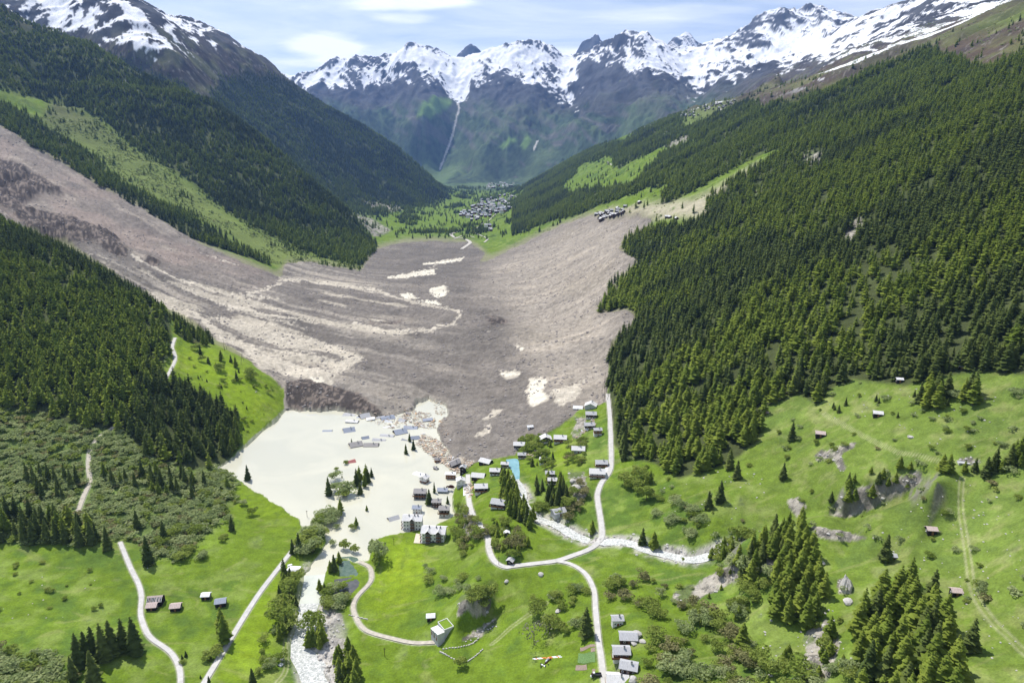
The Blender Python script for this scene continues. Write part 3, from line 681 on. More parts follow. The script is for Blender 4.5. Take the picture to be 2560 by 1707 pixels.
    dc = dc * (1 + .20 * n3[..., None] + .10 * n2[..., None] + .22 * fbm(X / 1.7, Y / 1.7, 2, 196)[..., None] * (Y < 1300)[..., None])
    dc = dc * np.array((.98, .965, .925)) * (1 - .08 * (1 - run) * (1 - scar))[..., None]
    dbs = sstep(.35, .65, deb + .25 * n2)
    c = c * (1 - dbs[..., None]) + dc * dbs[..., None]
    pool_m = (look(M_pool, U + 5 * n2, V + 3 * n3) > .5) & (deb > .5)
    c = np.where(pool_m[..., None], np.array((.66, .61, .50)), c)
    # gravel banks of the river and the stream
    gv = np.maximum(bank * look(M_gravel, U, V), (1 - sstep(sw, sw + 7, ds)) * sstep(-.2, .2, n2 + .2))
    c = mixc(c, (.50, .47, .43), np.clip(gv, 0, 1) * sstep(-.55, .0, n3 + .25))
    c = mixc(c, (.10, .095, .085), np.clip(gv, 0, 1) * sstep(.3, .5, fbm(X / 1.6, Y / 1.6, 2, 96)))
    c = mixc(c, (.50, .47, .42), (1 - sstep(-.3, 1.0, rd)) * .9)
    dust = look(M_deb_s, U, V) * (1 - dbs) * (Y > 760) * (Y > crestY + 40)
    c = mixc(c, (.24, .22, .15), sstep(.03, .45, dust + .12 * n2) * .8)
    # wheel tracks
    for k, (w, P) in W_tracks.items():
        s2 = (X > P[:, 0].min() - 6) & (X < P[:, 0].max() + 6) & (Y > P[:, 1].min() - 6) & (Y < P[:, 1].max() + 6)
        if not s2.any(): continue
        d = np.full(shp, 1e9); d[s2] = world_dist(X[s2], Y[s2], P)
        c = mixc(c, (.34, .34, .19), (1 - sstep(.25, .7, np.abs(d - .95))) * .6 * (d < 4))
        c = mixc(c, (.18, .23, .05), (d < .6) * .4)
    # shore stain
    c = mixc(c, (.56, .55, .44), (Y < 900) * (V > 905) * sstep(.12, .5, lake) * (1 - dbs * .4) * .75)
    snowm = np.zeros(shp)
    rside = sstep(0, 800, X) * sstep(5600, 3600, Y)
    lside = sstep(-300, -900, X) * (Y < 5700)
    sn_line = 930 - 330 * rside - 130 * lside
    fall = fbm(wx / 60 + wy / 170, wy / np.where(lside > .3, 120, 240), 6, 97, .66)
    fall2 = fbm(wx / 210, wy / 420, 4, 98, .6)
    sn = np.clip((z - sn_line) / 300, -1.4, .34 - .26 * lside) + 1.25 * fall + .6 * fall2 - .75 * np.clip(st - .85, -.5, .8) - 1.9 * rg2
    sn += 0.85 * look(M_snow, U, V) * (Y > 3000)
    sn -= 0.9 * look(M_nosnow, U, V) * (Y > 2500)
    snowm = sstep(-.03, .04, sn) * sstep(420, 520, z) * (Y > 2300)
    c = mixc(c, (.86, .87, .90), snowm)
    c = np.clip(c, 0, 1)
    dens = forest * (1 - rr * .75) * (1 - pale * .8) * (1 - snowm * .8)
    return z, c, dict(fl=fl, fr=fr * (1 - band * .75), fb=fb, fR=fR, brush=brush, deb=debm, forest=dens, band=band, snow=snowm, rock=rr, st=st, lake=lake, riv=riv, rd=rd, gv=gv, stm=stm, bank=riv * (lake < .3))

def nearest_z(X, Y, sel, P):
    out = np.full(X.shape, np.nan)
    if not sel.any(): return out
    x, y = X[sel], Y[sel]
    best = np.full(x.shape, 1e9); zz = np.zeros(x.shape)
    for (x0, y0, z0), (x1, y1, z1) in zip(P[:-1], P[1:]):
        dx, dy = x1 - x0, y1 - y0
        t = np.clip(((x - x0) * dx + (y - y0) * dy) / (dx * dx + dy * dy + 1e-9), 0, 1)
        d = np.hypot(x - x0 - t * dx, y - y0 - t * dy)
        b = d < best
        best = np.where(b, d, best); zz = np.where(b, z0 + (z1 - z0) * t, zz)
    out[sel] = zz
    return out

M_cpool = poly_mask([[(1163, 1057), (1189, 1056), (1192, 1078), (1195, 1098), (1184, 1104), (1177, 1082)]], 0)
M_ponds = [poly_mask([[(780, 1290), (800, 1286), (812, 1300), (824, 1318), (800, 1320), (778, 1322)]], 1), poly_mask([[(777, 1345), (795, 1338), (820, 1330), (826, 1336), (820, 1362), (803, 1380), (785, 1370)]], 1)]
POOL_Z = ground_hit(1190, 1080)[2]
POND_Z = [ground_hit(800, 1305)[2], ground_hit(803, 1355)[2]]
M_gpatch = poly_mask([[(960, 278), (975, 255), (1005, 240), (1030, 245), (1040, 258), (1022, 272), (1010, 290), (960, 282)], [(1195, 338), (1210, 320), (1220, 330), (1205, 345)], [(1145, 338), (1180, 322), (1190, 325), (1160, 345)]], 1)
def thin_mask(P, w):
    P = np.array(P, float); m = []
    for a, b in zip(P[:-1], P[1:]):
        d = b - a; n = np.array([-d[1], d[0]]) / (np.hypot(*d) + 1e-9) * w / 2
        m.append([tuple(a + n), tuple(b + n), tuple(b - n), tuple(a - n)])
    return m
M_torrent = poly_mask(thin_mask([(1052, 250), (1055, 275), (1048, 300), (1040, 325), (1032, 345), (1020, 370), (1010, 392)], 3.2) + thin_mask([(1235, 333), (1225, 350)], 3), 0)
M_chan = poly_mask(sum([thin_mask(P, w) for P, w in (
    ([(640, 640), (700, 648), (760, 655), (820, 662), (870, 668), (930, 690), (985, 704), (1040, 712), (1062, 722), (1045, 742), (990, 758), (930, 763), (870, 755), (810, 742)], 5),
    ([(560, 742), (640, 760), (720, 778), (790, 798), (822, 820), (800, 842), (770, 862), (752, 880)], 5), ([(430, 712), (500, 762), (580, 812), (660, 846), (740, 868)], 7), ([(480, 690), (560, 712), (650, 730), (730, 740)], 4), ([(790, 815), (835, 822)], 3),
    ([(930, 632), (985, 622), (1003, 610), (1008, 602), (1050, 596)], 3), ([(645, 650), (600, 668), (540, 690)], 5), ([(300, 585), (400, 640), (520, 676), (640, 690)], 4), ([(1262, 905), (1300, 890), (1340, 868)], 4), ([(1110, 958), (1150, 932)], 4), ([(1088, 1000), (1128, 972)], 4)) for P, w in [(P, w)]], []), 0)
M_snow = poly_mask([[(1000, 150), (1120, 150), (1080, 215), (1055, 240), (1035, 235), (1000, 190)], [(1290, 150), (1320, 150), (1310, 200), (1308, 250), (1290, 245), (1280, 190)], [(1540, 125), (1690, 105), (1650, 150), (1600, 200), (1560, 170)],
                    [(1780, 100), (1900, 90), (1960, 80), (1900, 130), (1780, 150), (1700, 160)], [(1600, 190), (1700, 160), (1640, 200), (1600, 225)], [(0, -10), (200, 0), (120, 40), (60, 20)], [(900, 130), (1000, 140), (1010, 170), (900, 160)], [(1150, 130), (1270, 135), (1240, 160), (1150, 170)]], 6)
M_nosnow = poly_mask([[(1340, 190), (1450, 160), (1510, 175), (1540, 235), (1480, 280), (1300, 320), (1340, 260)], [(1060, 300), (1060, 260), (1180, 190), (1270, 230), (1280, 300)], [(660, 215), (760, 215), (900, 200), (1000, 235), (1000, 300), (800, 300)], [(1700, 215), (1850, 175), (1960, 150), (2100, 105), (2200, 70), (2352, 30), (2352, 140), (1700, 280)],
                      [(2090, 30), (2180, 20), (2200, 50), (2110, 75)], [(1040, 112), (1104, 112), (1100, 136), (1076, 150), (1050, 138)], [(1330, 90), (1410, 90), (1400, 120), (1330, 130)], [(150, 150), (300, 150), (450, 190), (700, 240), (900, 360), (400, 400), (100, 200)]], 5)
M_gravel = poly_mask([[(700, 1290), (720, 1300), (700, 1400), (690, 1470), (720, 1600), (690, 1600), (665, 1470), (685, 1380)], [(735, 1380), (770, 1395), (790, 1420), (800, 1470), (795, 1600), (735, 1600), (705, 1480), (715, 1430)]], 3)
blur_mask_cache = {'lake': blur_mask(M_lake, 5)}
W_tracks = {k: (w, cr([ground_hit(*p) for p in P])) for k, (w, P) in TRACKS.items()}

def make_ground(name, ys, aa, cu, cv, mat):
    X, Y, Z = build_grid(ys, aa, cu, cv)
    U, V = project(X, Y, Z)
    z, c, info = detail(X, Y, Z, U, V)
    ny, na = X.shape
    me = bpy.data.meshes.new(name)
    co = np.stack([X, Y, z], -1).reshape(-1, 3).astype(np.float32)
    idx = np.arange(ny * na, dtype=np.int32).reshape(ny, na)
    q = np.stack([idx[:-1, :-1], idx[:-1, 1:], idx[1:, 1:], idx[1:, :-1]], -1).reshape(-1, 4)
    me.vertices.add(len(co)); me.vertices.foreach_set('co', co.ravel())
    me.loops.add(q.size); me.loops.foreach_set('vertex_index', q.ravel().astype(np.int32))
    me.polygons.add(len(q)); me.polygons.foreach_set('loop_start', (np.arange(len(q)) * 4).astype(np.int32))
    me.polygons.foreach_set('use_smooth', np.ones(len(q), bool))
    me.update()
    at = me.attributes.new('cover', 'FLOAT_COLOR', 'POINT')
    rgba = np.concatenate([c.reshape(-1, 3), np.ones((ny * na, 1))], 1).astype(np.float32)
    at.data.foreach_set('color', rgba.ravel())
    sn = me.attributes.new('rough', 'FLOAT', 'POINT')
    sn.data.foreach_set('value', (np.clip(info['deb'] + info['rock'], 0, 1)).ravel().astype(np.float32))
    me.materials.append(mat)
    ob = bpy.data.objects.new(name, me); COL.objects.link(ob)
    ob['kind'] = 'structure'
    return ob, X, Y, z, U, V, c, info

# ------------------------------------------------------------------ materials
MATS = {}
def new_mat(name, color=(.5, .5, .5), rough=.8, spec=.3, metal=0.0, noise=None, bump=None, rnd=None):
    m = bpy.data.materials.new(name); m.use_nodes = True
    nt = m.node_tree; b = nt.nodes['Principled BSDF']
    b.inputs['Base Color'].default_value = (*color, 1); b.inputs['Roughness'].default_value = rough
    b.inputs['Specular IOR Level'].default_value = spec; b.inputs['Metallic'].default_value = metal
    if noise:           # (scale, amount, stretch)
        sc, am = noise[0], noise[1]
        tc = nt.nodes.new('ShaderNodeTexCoord'); mp = nt.nodes.new('ShaderNodeMapping')
        mp.inputs['Scale'].default_value = noise[2] if len(noise) > 2 else (1, 1, 1)
        n = nt.nodes.new('ShaderNodeTexNoise'); n.inputs['Scale'].default_value = sc; n.inputs['Detail'].default_value = 4
        mr = nt.nodes.new('ShaderNodeMapRange'); mr.inputs[1].default_value = .25; mr.inputs[2].default_value = .75; mr.inputs[3].default_value = 1 - am; mr.inputs[4].default_value = 1 + am
        mx = nt.nodes.new('ShaderNodeVectorMath'); mx.operation = 'SCALE'
        nt.links.new(tc.outputs['Object'], mp.inputs[0]); nt.links.new(mp.outputs[0], n.inputs['Vector']); nt.links.new(n.outputs['Fac'], mr.inputs[0])
        mx.inputs[0].default_value = color; nt.links.new(mr.outputs[0], mx.inputs['Scale']); nt.links.new(mx.outputs[0], b.inputs['Base Color'])
        if bump:
            bp = nt.nodes.new('ShaderNodeBump'); bp.inputs['Strength'].default_value = bump; bp.inputs['Distance'].default_value = .1
            nt.links.new(n.outputs['Fac'], bp.inputs['Height']); nt.links.new(bp.outputs[0], b.inputs['Normal'])
    MATS[name] = m
    return m

def ground_mat():
    m = bpy.data.materials.new('ground_cover'); m.use_nodes = True
    nt = m.node_tree; N, L = nt.nodes, nt.links; b = N['Principled BSDF']
    at = N.new('ShaderNodeAttribute'); at.attribute_name = 'cover'
    ro = N.new('ShaderNodeAttribute'); ro.attribute_name = 'rough'
    tc = N.new('ShaderNodeNewGeometry')
    prev = at.outputs['Color']
    for sc, am in ((.9, .20), (.16, .18), (.02, .14)):
        n = N.new('ShaderNodeTexNoise'); n.inputs['Scale'].default_value = sc; n.inputs['Detail'].default_value = 4; n.inputs['Roughness'].default_value = .6
        L.new(tc.outputs['Position'], n.inputs['Vector'])
        mr = N.new('ShaderNodeMapRange'); mr.inputs[1].default_value = .3; mr.inputs[2].default_value = .7; mr.inputs[3].default_value = 1 - am; mr.inputs[4].default_value = 1 + am
        L.new(n.outputs['Fac'], mr.inputs[0])
        v = N.new('ShaderNodeVectorMath'); v.operation = 'SCALE'
        L.new(prev, v.inputs[0]); L.new(mr.outputs[0], v.inputs['Scale'])
        prev = v.outputs[0]
        if sc == .9: fine = n
        if sc == .16: mid = n
    L.new(prev, b.inputs['Base Color'])
    b.inputs['Roughness'].default_value = .95; b.inputs['Specular IOR Level'].default_value = .08
    bp = N.new('ShaderNodeBump'); bp.inputs['Distance'].default_value = .55
    ms = N.new('ShaderNodeMapRange'); ms.inputs[3].default_value = .25; ms.inputs[4].default_value = 1.0
    L.new(ro.outputs['Fac'], ms.inputs[0]); L.new(ms.outputs[0], bp.inputs['Strength']); L.new(fine.outputs['Fac'], bp.inputs['Height'])
    bp2 = N.new('ShaderNodeBump'); bp2.inputs['Distance'].default_value = 2.5; bp2.inputs['Strength'].default_value = .35
    L.new(mid.outputs['Fac'], bp2.inputs['Height']); L.new(bp.outputs[0], bp2.inputs['Normal']); L.new(bp2.outputs[0], b.inputs['Normal'])
    return m
GROUND = ground_mat()

ys1 = np.concatenate([row_spacing(150, 2590, 680, 1.42), row_spacing(2599, 6100, 400, 1.02)])
G1 = make_ground('valley_ground', ys1, np.linspace(-1.06, 1.06, 1000), 420, 480, GROUND)
ys2 = np.concatenate([row_spacing(5950, 12600, 440, 1.01)])
G2 = make_ground('mountains', ys2, np.linspace(-.80, .80, 900), 400, 260, GROUND)
G2[0].location.z = -0.0

# ------------------------------------------------------------------ hit tests on the finished ground
def make_bvh(G):
    me = G[0].data
    n = len(me.vertices); co = np.empty(n * 3, np.float32); me.vertices.foreach_get('co', co)
    return co.reshape(-1, 3)

class Surf:
    """height lookups on the fan grid"""
    def __init__(s, G, ys, aa):
        s.ys, s.aa, s.z = ys, aa, G[3]
    def h(s, x, y):
        x = np.asarray(x, float); y = np.asarray(y, float)
        a = x / y
        fi = np.interp(y, s.ys, np.arange(len(s.ys))); fj = np.interp(a, s.aa, np.arange(len(s.aa)))
        i = np.minimum(fi.astype(int), len(s.ys) - 2); j = np.minimum(fj.astype(int), len(s.aa) - 2)
        ti, tj = fi - i, fj - j
        return (s.z[i, j] * (1 - tj) + s.z[i, j + 1] * tj) * (1 - ti) + (s.z[i + 1, j] * (1 - tj) + s.z[i + 1, j + 1] * tj) * ti
S1 = Surf(G1, ys1, np.linspace(-1.06, 1.06, 1000))

def at(u, v, ymin=160, ymax=6000):
    """where the sight line through plan point (u, v) meets the ground (or the lake surface)"""
    s, a = slope(v), azim(u, v)
    Ys = np.exp(np.linspace(math.log(ymin), math.log(ymax), 1500))
    h = np.maximum(S1.h(a * Ys, Ys), 0.0) - (CAM_H + s * Ys)
    k = int(np.argmax(h > 0))
    if k == 0: k = 1 if h[0] > 0 else len(Ys) - 1
    lo, hi = Ys[k - 1], Ys[k]
    for _ in range(14):
        m = (lo + hi) / 2
        if max(float(S1.h(a * m, m)), 0) - (CAM_H + s * m) > 0: hi = m
        else: lo = m
    return Vector((a * hi, hi, CAM_H + s * hi))

def atS(u, v): return at(u * .91875, v * .91875)      # photograph pixels
def gz(x, y): return float(max(S1.h(x, y), 0.0))
def depth(p): return p[1] * CP - (p[2] - CAM_H) * SP

# ------------------------------------------------------------------ water
def flat_sheet(name, mask_poly, z, mat, label=None):
    pts_ = []
    P = cr([(p[0], p[1], 0) for p in mask_poly] + [(mask_poly[0][0], mask_poly[0][1], 0)], 3)[:-1]
    bm = bmesh.new(); vs = []
    for u, v, _ in P:
        Y = (z - CAM_H) / slope(v)
        vs.append(bm.verts.new((azim(u, v) * Y, Y, z)))
    f = bm.faces.new(vs); bmesh.ops.triangulate(bm, faces=[f])
    me = bpy.data.meshes.new(name); bm.to_mesh(me); bm.free(); me.materials.append(mat)
    o = bpy.data.objects.new(name, me); COL.objects.link(o); o['kind'] = 'structure'
    return o

def water_mat(name, c1, c2, scale, rough=.12, bump=.02, spec=.5):
    m = bpy.data.materials.new(name); m.use_nodes = True
    nt = m.node_tree; N, L = nt.nodes, nt.links; b = N['Principled BSDF']
    g = N.new('ShaderNodeNewGeometry'); n = N.new('ShaderNodeTexNoise'); n.inputs['Scale'].default_value = scale; n.inputs['Detail'].default_value = 5; n.inputs['Distortion'].default_value = 1.0
    L.new(g.outputs['Position'], n.inputs['Vector'])
    r = N.new('ShaderNodeValToRGB'); r.color_ramp.elements[0].position = .38; r.color_ramp.elements[1].position = .62
    r.color_ramp.elements[0].color = (*c1, 1); r.color_ramp.elements[1].color = (*c2, 1)
    L.new(n.outputs['Fac'], r.inputs[0]); L.new(r.outputs[0], b.inputs['Base Color'])
    b.inputs['Roughness'].default_value = rough; b.inputs['Specular IOR Level'].default_value = spec
    n2 = N.new('ShaderNodeTexNoise'); n2.inputs['Scale'].default_value = .8; n2.inputs['Detail'].default_value = 4
    L.new(g.outputs['Position'], n2.inputs['Vector'])
    bp = N.new('ShaderNodeBump'); bp.inputs['Strength'].default_value = 1; bp.inputs['Distance'].default_value = bump
    L.new(n2.outputs['Fac'], bp.inputs['Height']); L.new(bp.outputs[0], b.inputs['Normal'])
    return m
LAKE_BIG = [(500, 900), (1080, 895), (1120, 1060), (1062, 1240), (900, 1245), (880, 1300), (760, 1330), (740, 1352), (695, 1352), (690, 1300), (640, 1200), (470, 1110), (470, 1050)]
lake_m = water_mat('muddy_lake_water', (.535, .525, .425), (.605, .585, .465), .016)
flat_sheet('lake', LAKE_BIG, 0.0, lake_m)
flat_sheet('pool', [(1162, 1055), (1189, 1054), (1193, 1078), (1196, 1099), (1184, 1105), (1175, 1082)], POOL_Z - .25, water_mat('turquoise_pool_water', (.16, .34, .38), (.24, .43, .46), .15))
flat_sheet('pond', [(770, 1280), (820, 1280), (832, 1325), (770, 1328)], POND_Z[0] - .15, water_mat('green_pond_water', (.08, .13, .09), (.13, .18, .13), .3))
flat_sheet('pond', [(768, 1330), (835, 1325), (832, 1370), (805, 1388), (770, 1375)], POND_Z[1] - .15, water_mat('grey_pond_water', (.09, .09, .085), (.12, .12, .11), .3))

def ribbon(name, P, w, mat, lift=.38, n=5, zfix=None, wn_=0.0, kind='structure', step=1.5):
    d = np.r_[0, np.cumsum(np.hypot(np.diff(P[:, 0]), np.diff(P[:, 1])))]
    m = max(2, int(d[-1] / step))
    t = np.linspace(0, d[-1], m)
    x, y, zc = np.interp(t, d, P[:, 0]), np.interp(t, d, P[:, 1]), np.interp(t, d, P[:, 2])
    tx, ty = np.gradient(x), np.gradient(y); l = np.hypot(tx, ty); tx, ty = tx / l, ty / l
    verts, faces = [], []
    for i in range(m):
        ww = w * (1 + wn_ * float(fbm(np.array([t[i] / 9.0]), np.array([.5]), 3, 5)[0]))
        off = wn_ * w * .6 * float(fbm(np.array([t[i] / 14.0]), np.array([3.5]), 2, 6)[0])
        for k in range(n):
            s = (k / (n - 1) * 2 - 1) * ww + off
            px, py = x[i] - ty[i] * s, y[i] + tx[i] * s
            if zfix is not None: pz = zfix(zc[i])
            else: pz = float(S1.h(px, py)) + lift
            verts.append((px, py, pz))
    for i in range(m - 1):
        for k in range(n - 1):
            a = i * n + k
            faces.append((a, a + 1, a + n + 1, a + n))
    me = bpy.data.meshes.new(name); me.from_pydata(verts, [], faces); me.materials.append(mat)
    me.polygons.foreach_set('use_smooth', [True] * len(faces))
    o = bpy.data.objects.new(name, me); COL.objects.link(o); o['kind'] = kind
    return o

road_m = new_mat('pale_asphalt', (.52, .505, .475), .9, .2, noise=(.35, .14))
grav_m = new_mat('gravel_track', (.47, .43, .36), .95, .1, noise=(.5, .2))
for k, (w, P) in W_roads.items():
    ribbon('path' if k.startswith('path') else 'road', P, w, grav_m if k in ('path_centre', 'road_slope') else road_m, wn_=.05)
def foam_mat():
    return water_mat('white_water', (.34, .36, .34), (.68, .68, .65), .75, .9, .5, .1)
foam = foam_mat()
foam.node_tree.nodes['Color Ramp'].color_ramp.elements[0].position = .36 if 'Color Ramp' in foam.node_tree.nodes else .4
riv_m = water_mat('milky_river_water', (.50, .53, .46), (.60, .62, .54), .08, .2, .1)
n_r = len(W_river)
ribbon('river', W_river[:16], 9.0, riv_m, zfix=lambda z: 0.03, n=3)
ribbon('river', W_river[14:], 8.5, foam, zfix=lambda z: 0.06, n=3)
ribbon('stream', W_stream[:-11], 4.0, foam, zfix=lambda z: z - .35, n=3, wn_=.3)
ribbon('stream', W_stream[-12:-4], 1.7, foam, zfix=lambda z: z - .33, n=3, wn_=.3)

# beyond the frame on every side the land simply goes on, to the horizon
bm = bmesh.new()
bmesh.ops.create_grid(bm, x_segments=8, y_segments=8, size=45000)
me = bpy.data.meshes.new('ground'); bm.to_mesh(me); bm.free()
me.materials.append(new_mat('distant_land', (.06, .08, .035), .95, .1, noise=(.001, .3)))
o = bpy.data.objects.new('ground', me); COL.objects.link(o); o.location = (0, 0, -140); o['kind'] = 'structure'

# ------------------------------------------------------------------ vegetation
rng = np.random.default_rng(7)
def leaf_mat(name, c1, c2, trans=.25):
    m = bpy.data.materials.new(name); m.use_nodes = True
    nt = m.node_tree; N, L = nt.nodes, nt.links; N.remove(N['Principled BSDF']); out = N['Material Output']
    oi = N.new('ShaderNodeObjectInfo'); tc = N.new('ShaderNodeTexCoord')
    n = N.new('ShaderNodeTexNoise'); n.inputs['Scale'].default_value = 7.0; n.inputs['Detail'].default_value = 3
    L.new(tc.outputs['Object'], n.inputs['Vector'])
    mx = N.new('ShaderNodeMix'); mx.data_type = 'RGBA'; mx.inputs['A'].default_value = (*c1, 1); mx.inputs['B'].default_value = (*c2, 1)
    L.new(oi.outputs['Random'], mx.inputs['Factor'])
    mr = N.new('ShaderNodeMapRange'); mr.inputs[1].default_value = .3; mr.inputs[2].default_value = .7; mr.inputs[3].default_value = .75; mr.inputs[4].default_value = 1.3
    L.new(n.outputs['Fac'], mr.inputs[0])
    v = N.new('ShaderNodeVectorMath'); v.operation = 'SCALE'; L.new(mx.outputs['Result'], v.inputs[0]); L.new(mr.outputs[0], v.inputs['Scale'])
    d = N.new('ShaderNodeBsdfDiffuse'); t = N.new('ShaderNodeBsdfTranslucent'); ms = N.new('ShaderNodeMixShader'); ms.inputs[0].default_value = trans
    L.new(v.outputs[0], d.inputs[0]); L.new(v.outputs[0], t.inputs[0]); L.new(d.outputs[0], ms.inputs[1]); L.new(t.outputs[0], ms.inputs[2])
    L.new(ms.outputs[0], out.inputs[0]); MATS[name] = m
    return m
LM = dict(spruce=leaf_mat('spruce_needles', (.072, .100, .028), (.130, .162, .042), .2),
          larch=leaf_mat('larch_needles', (.165, .225, .038), (.255, .31, .052), .40),
          leaf=leaf_mat('broad_leaves', (.23, .30, .060), (.35, .41, .10), .5),
          pale=leaf_mat('willow_leaves', (.30, .37, .15), (.42, .47, .22), .5),
          brown=leaf_mat('budding_twigs', (.23, .235, .095), (.32, .30, .14), .38),
          red=leaf_mat('copper_leaves', (.07, .025, .02), (.09, .03, .025), .1),
          bare=leaf_mat('bare_twigs', (.20, .18, .15), (.24, .21, .18), .0))
bark = new_mat('bark', (.11, .085, .065), .95, .1)

def mesh_of(name, verts, faces, mats, midx=None, smooth=False):
    me = bpy.data.meshes.new(name); me.from_pydata([tuple(v) for v in verts], [], faces)
    for m in mats: me.materials.append(m)
    if midx is not None: me.polygons.foreach_set('material_index', midx)
    if smooth: me.polygons.foreach_set('use_smooth', [True] * len(faces))
    return me

def conifer_geo(rs, whorls, nb, Rr, lean=0, droop=.35, base=.10, open_=.0):
    """crown of unit height made of separate drooping branches"""
    V, Fc = [], []
    for i in range(whorls):
        t = base + (1 - base) * (i + rs.random() * .5) / whorls
        r0 = Rr * ((1 - t) / (1 - base)) ** .78 + .012
        if i < 2: r0 *= .72
        ph = rs.random() * 6.28
        for k in range(nb):
            if rs.random() < open_: continue
            th = ph + 6.283 * k / nb + rs.normal() * .22
            r = r0 * (.55 + .75 * rs.random())
            zt = t - droop * r + rs.normal() * .008
            w = r * (.30 + .16 * rs.random()) + .006
            ct, s_ = math.cos(th), math.sin(th)
            b = len(V)
            V += [(0, 0, t + .02), (ct * r * .55 - s_ * w, s_ * r * .55 + ct * w, t - droop * r * .75), (ct * r, s_ * r, zt), (ct * r * .55 + s_ * w, s_ * r * .55 - ct * w, t - droop * r * .75)]
            Fc += [(b, b + 1, b + 2), (b, b + 2, b + 3)]
    b = len(V)
    for k in range(5):
        V.append((math.cos(k * 1.2566) * .012, math.sin(k * 1.2566) * .012, .92))
    V.append((0, 0, 1.0))
    Fc += [(b + k, b + (k + 1) % 5, b + 5) for k in range(5)]
    # dark heart of the crown
    b = len(V)
    for k in range(6):
        V.append((math.cos(k * 1.047) * Rr * .38, math.sin(k * 1.047) * Rr * .38, base + .03))
    V.append((0, 0, .93)); Fc += [(b + k, b + (k + 1) % 6, b + 6) for k in range(6)]
    return V, Fc

def trunk_geo(h=.9, r=.016, n=6):
    V = [(math.cos(k * 6.283 / n) * r, math.sin(k * 6.283 / n) * r, -.03) for k in range(n)] + [(math.cos(k * 6.283 / n) * r * .3, math.sin(k * 6.283 / n) * r * .3, h) for k in range(n)]
    return V, [(k, (k + 1) % n, n + (k + 1) % n, n + k) for k in range(n)]

def leafy_geo(rs, nleaf, size=.07, lumps=7, flat=.8, base=.12):
    V, Fc = [], []
    cs = [(rs.normal() * .20, rs.normal() * .20, base + .25 + .45 * rs.random() * flat, .20 + .14 * rs.random()) for _ in range(lumps)]
    for i in range(nleaf):
        cx_, cy_, cz_, cr_ = cs[int(rs.integers(lumps))]
        d = rs.normal(size=3); d /= np.linalg.norm(d)
        if d[2] < -.3: d[2] *= -.5
        p = np.array((cx_, cy_, cz_)) + d * cr_ * (.75 + .3 * rs.random()) * np.array((1, 1, .9 * flat + .1))
        p[2] = max(p[2], .02)
        n = d + rs.normal(size=3) * .5; n /= np.linalg.norm(n)
        a = np.cross(n, (0.3, .2, 1)); a /= np.linalg.norm(a); b_ = np.cross(n, a)
        s = size * (.6 + .8 * rs.random())
        q = len(V); V += [p + a * s, p + b_ * s * .8, p - a * s, p - b_ * s * .8]
        Fc += [(q, q + 1, q + 2, q + 3)]
    return V, Fc

PROTO = {}
def make_protos():
    rs = np.random.default_rng(3)
    for kind, spec in dict(spruce=dict(Rr=.19, droop=.42, base=.06, open_=.04), larch=dict(Rr=.215, droop=.22, base=.12, open_=.22)).items():
        for v in range(3):
            V, Fc = conifer_geo(rs, 20, 9, **spec)
            TV, TF = trunk_geo()
            PROTO[kind, 'crown', v] = mesh_of('crown_' + kind, V, Fc, [LM[kind]])
            PROTO[kind, 'trunk', v] = mesh_of('trunk_' + kind, TV, TF, [bark])
        for v in range(3):      # cheaper whole trees for the mass forest
            V, Fc = conifer_geo(rs, 11, 6, **dict(spec, open_=spec['open_'] * .5, Rr=spec['Rr'] * 1.05))
            TV, TF = trunk_geo(n=4)
            n0 = len(V)
            PROTO[kind, 'mass', v] = mesh_of('mass_' + kind, V + TV, Fc + [tuple(i + n0 for i in f) for f in TF], [LM[kind], bark], [0] * len(Fc) + [1] * len(TF))
    for kind in ('leaf', 'pale', 'brown', 'red', 'bare'):
        for v in range(3):
            V, Fc = leafy_geo(rs, 620 if kind != 'bare' else 260, .055 if kind != 'bare' else .03, 9)
            TV, TF = trunk_geo(.55, .022)
            PROTO[kind, 'crown', v] = mesh_of('crown_' + kind, V, Fc, [LM[kind]])
            PROTO[kind, 'trunk', v] = mesh_of('trunk_' + kind, TV, TF, [bark])
        V, Fc = leafy_geo(rs, 110, .11, 5, .7)
        PROTO[kind, 'mass', 0] = mesh_of('mass_' + kind, V, Fc, [LM[kind]])
        V, Fc = leafy_geo(rs, 110, .11, 5, .7)
        PROTO[kind, 'mass', 1] = mesh_of('mass_' + kind, V, Fc, [LM[kind]])
make_protos()

NAME_OF = dict(spruce='spruce_tree', larch='larch_tree', leaf='leafy_tree', pale='willow_tree', brown='budding_tree', red='copper_leaved_tree', bare='bare_tree')
TREES = []     # (x, y, h) of every individual, to keep the mass forest off them
def tree(p, h, kind, label, group=None, wide=1.0, bush=False, lean=0.0):
    v = int(rng.integers(3))
    name = ('bush' if bush else NAME_OF[kind])
    r = bpy.data.objects.new(name, None); COL.objects.link(r)
    r.location = p; r.rotation_euler = (lean * rng.normal() * .05, lean, rng.random() * 6.28); r.scale = (h * wide, h * wide, h)
    r.empty_display_size = .3
    r['label'] = label; r['category'] = 'bush' if bush else 'tree'
    if group: r['group'] = group
    for part in ('crown', 'trunk'):
        c = bpy.data.objects.new(part, PROTO[kind, part, v]); COL.objects.link(c); c.parent = r
    TREES.append((p[0], p[1], h))
    return r

def in_poly(u, v, P):
    c = False
    for (x0, y0), (x1, y1) in zip(P, P[1:] + P[:1]):
        if (y0 > v) != (y1 > v) and u < (x1 - x0) * (v - y0) / (y1 - y0) + x0: c = not c
    return c

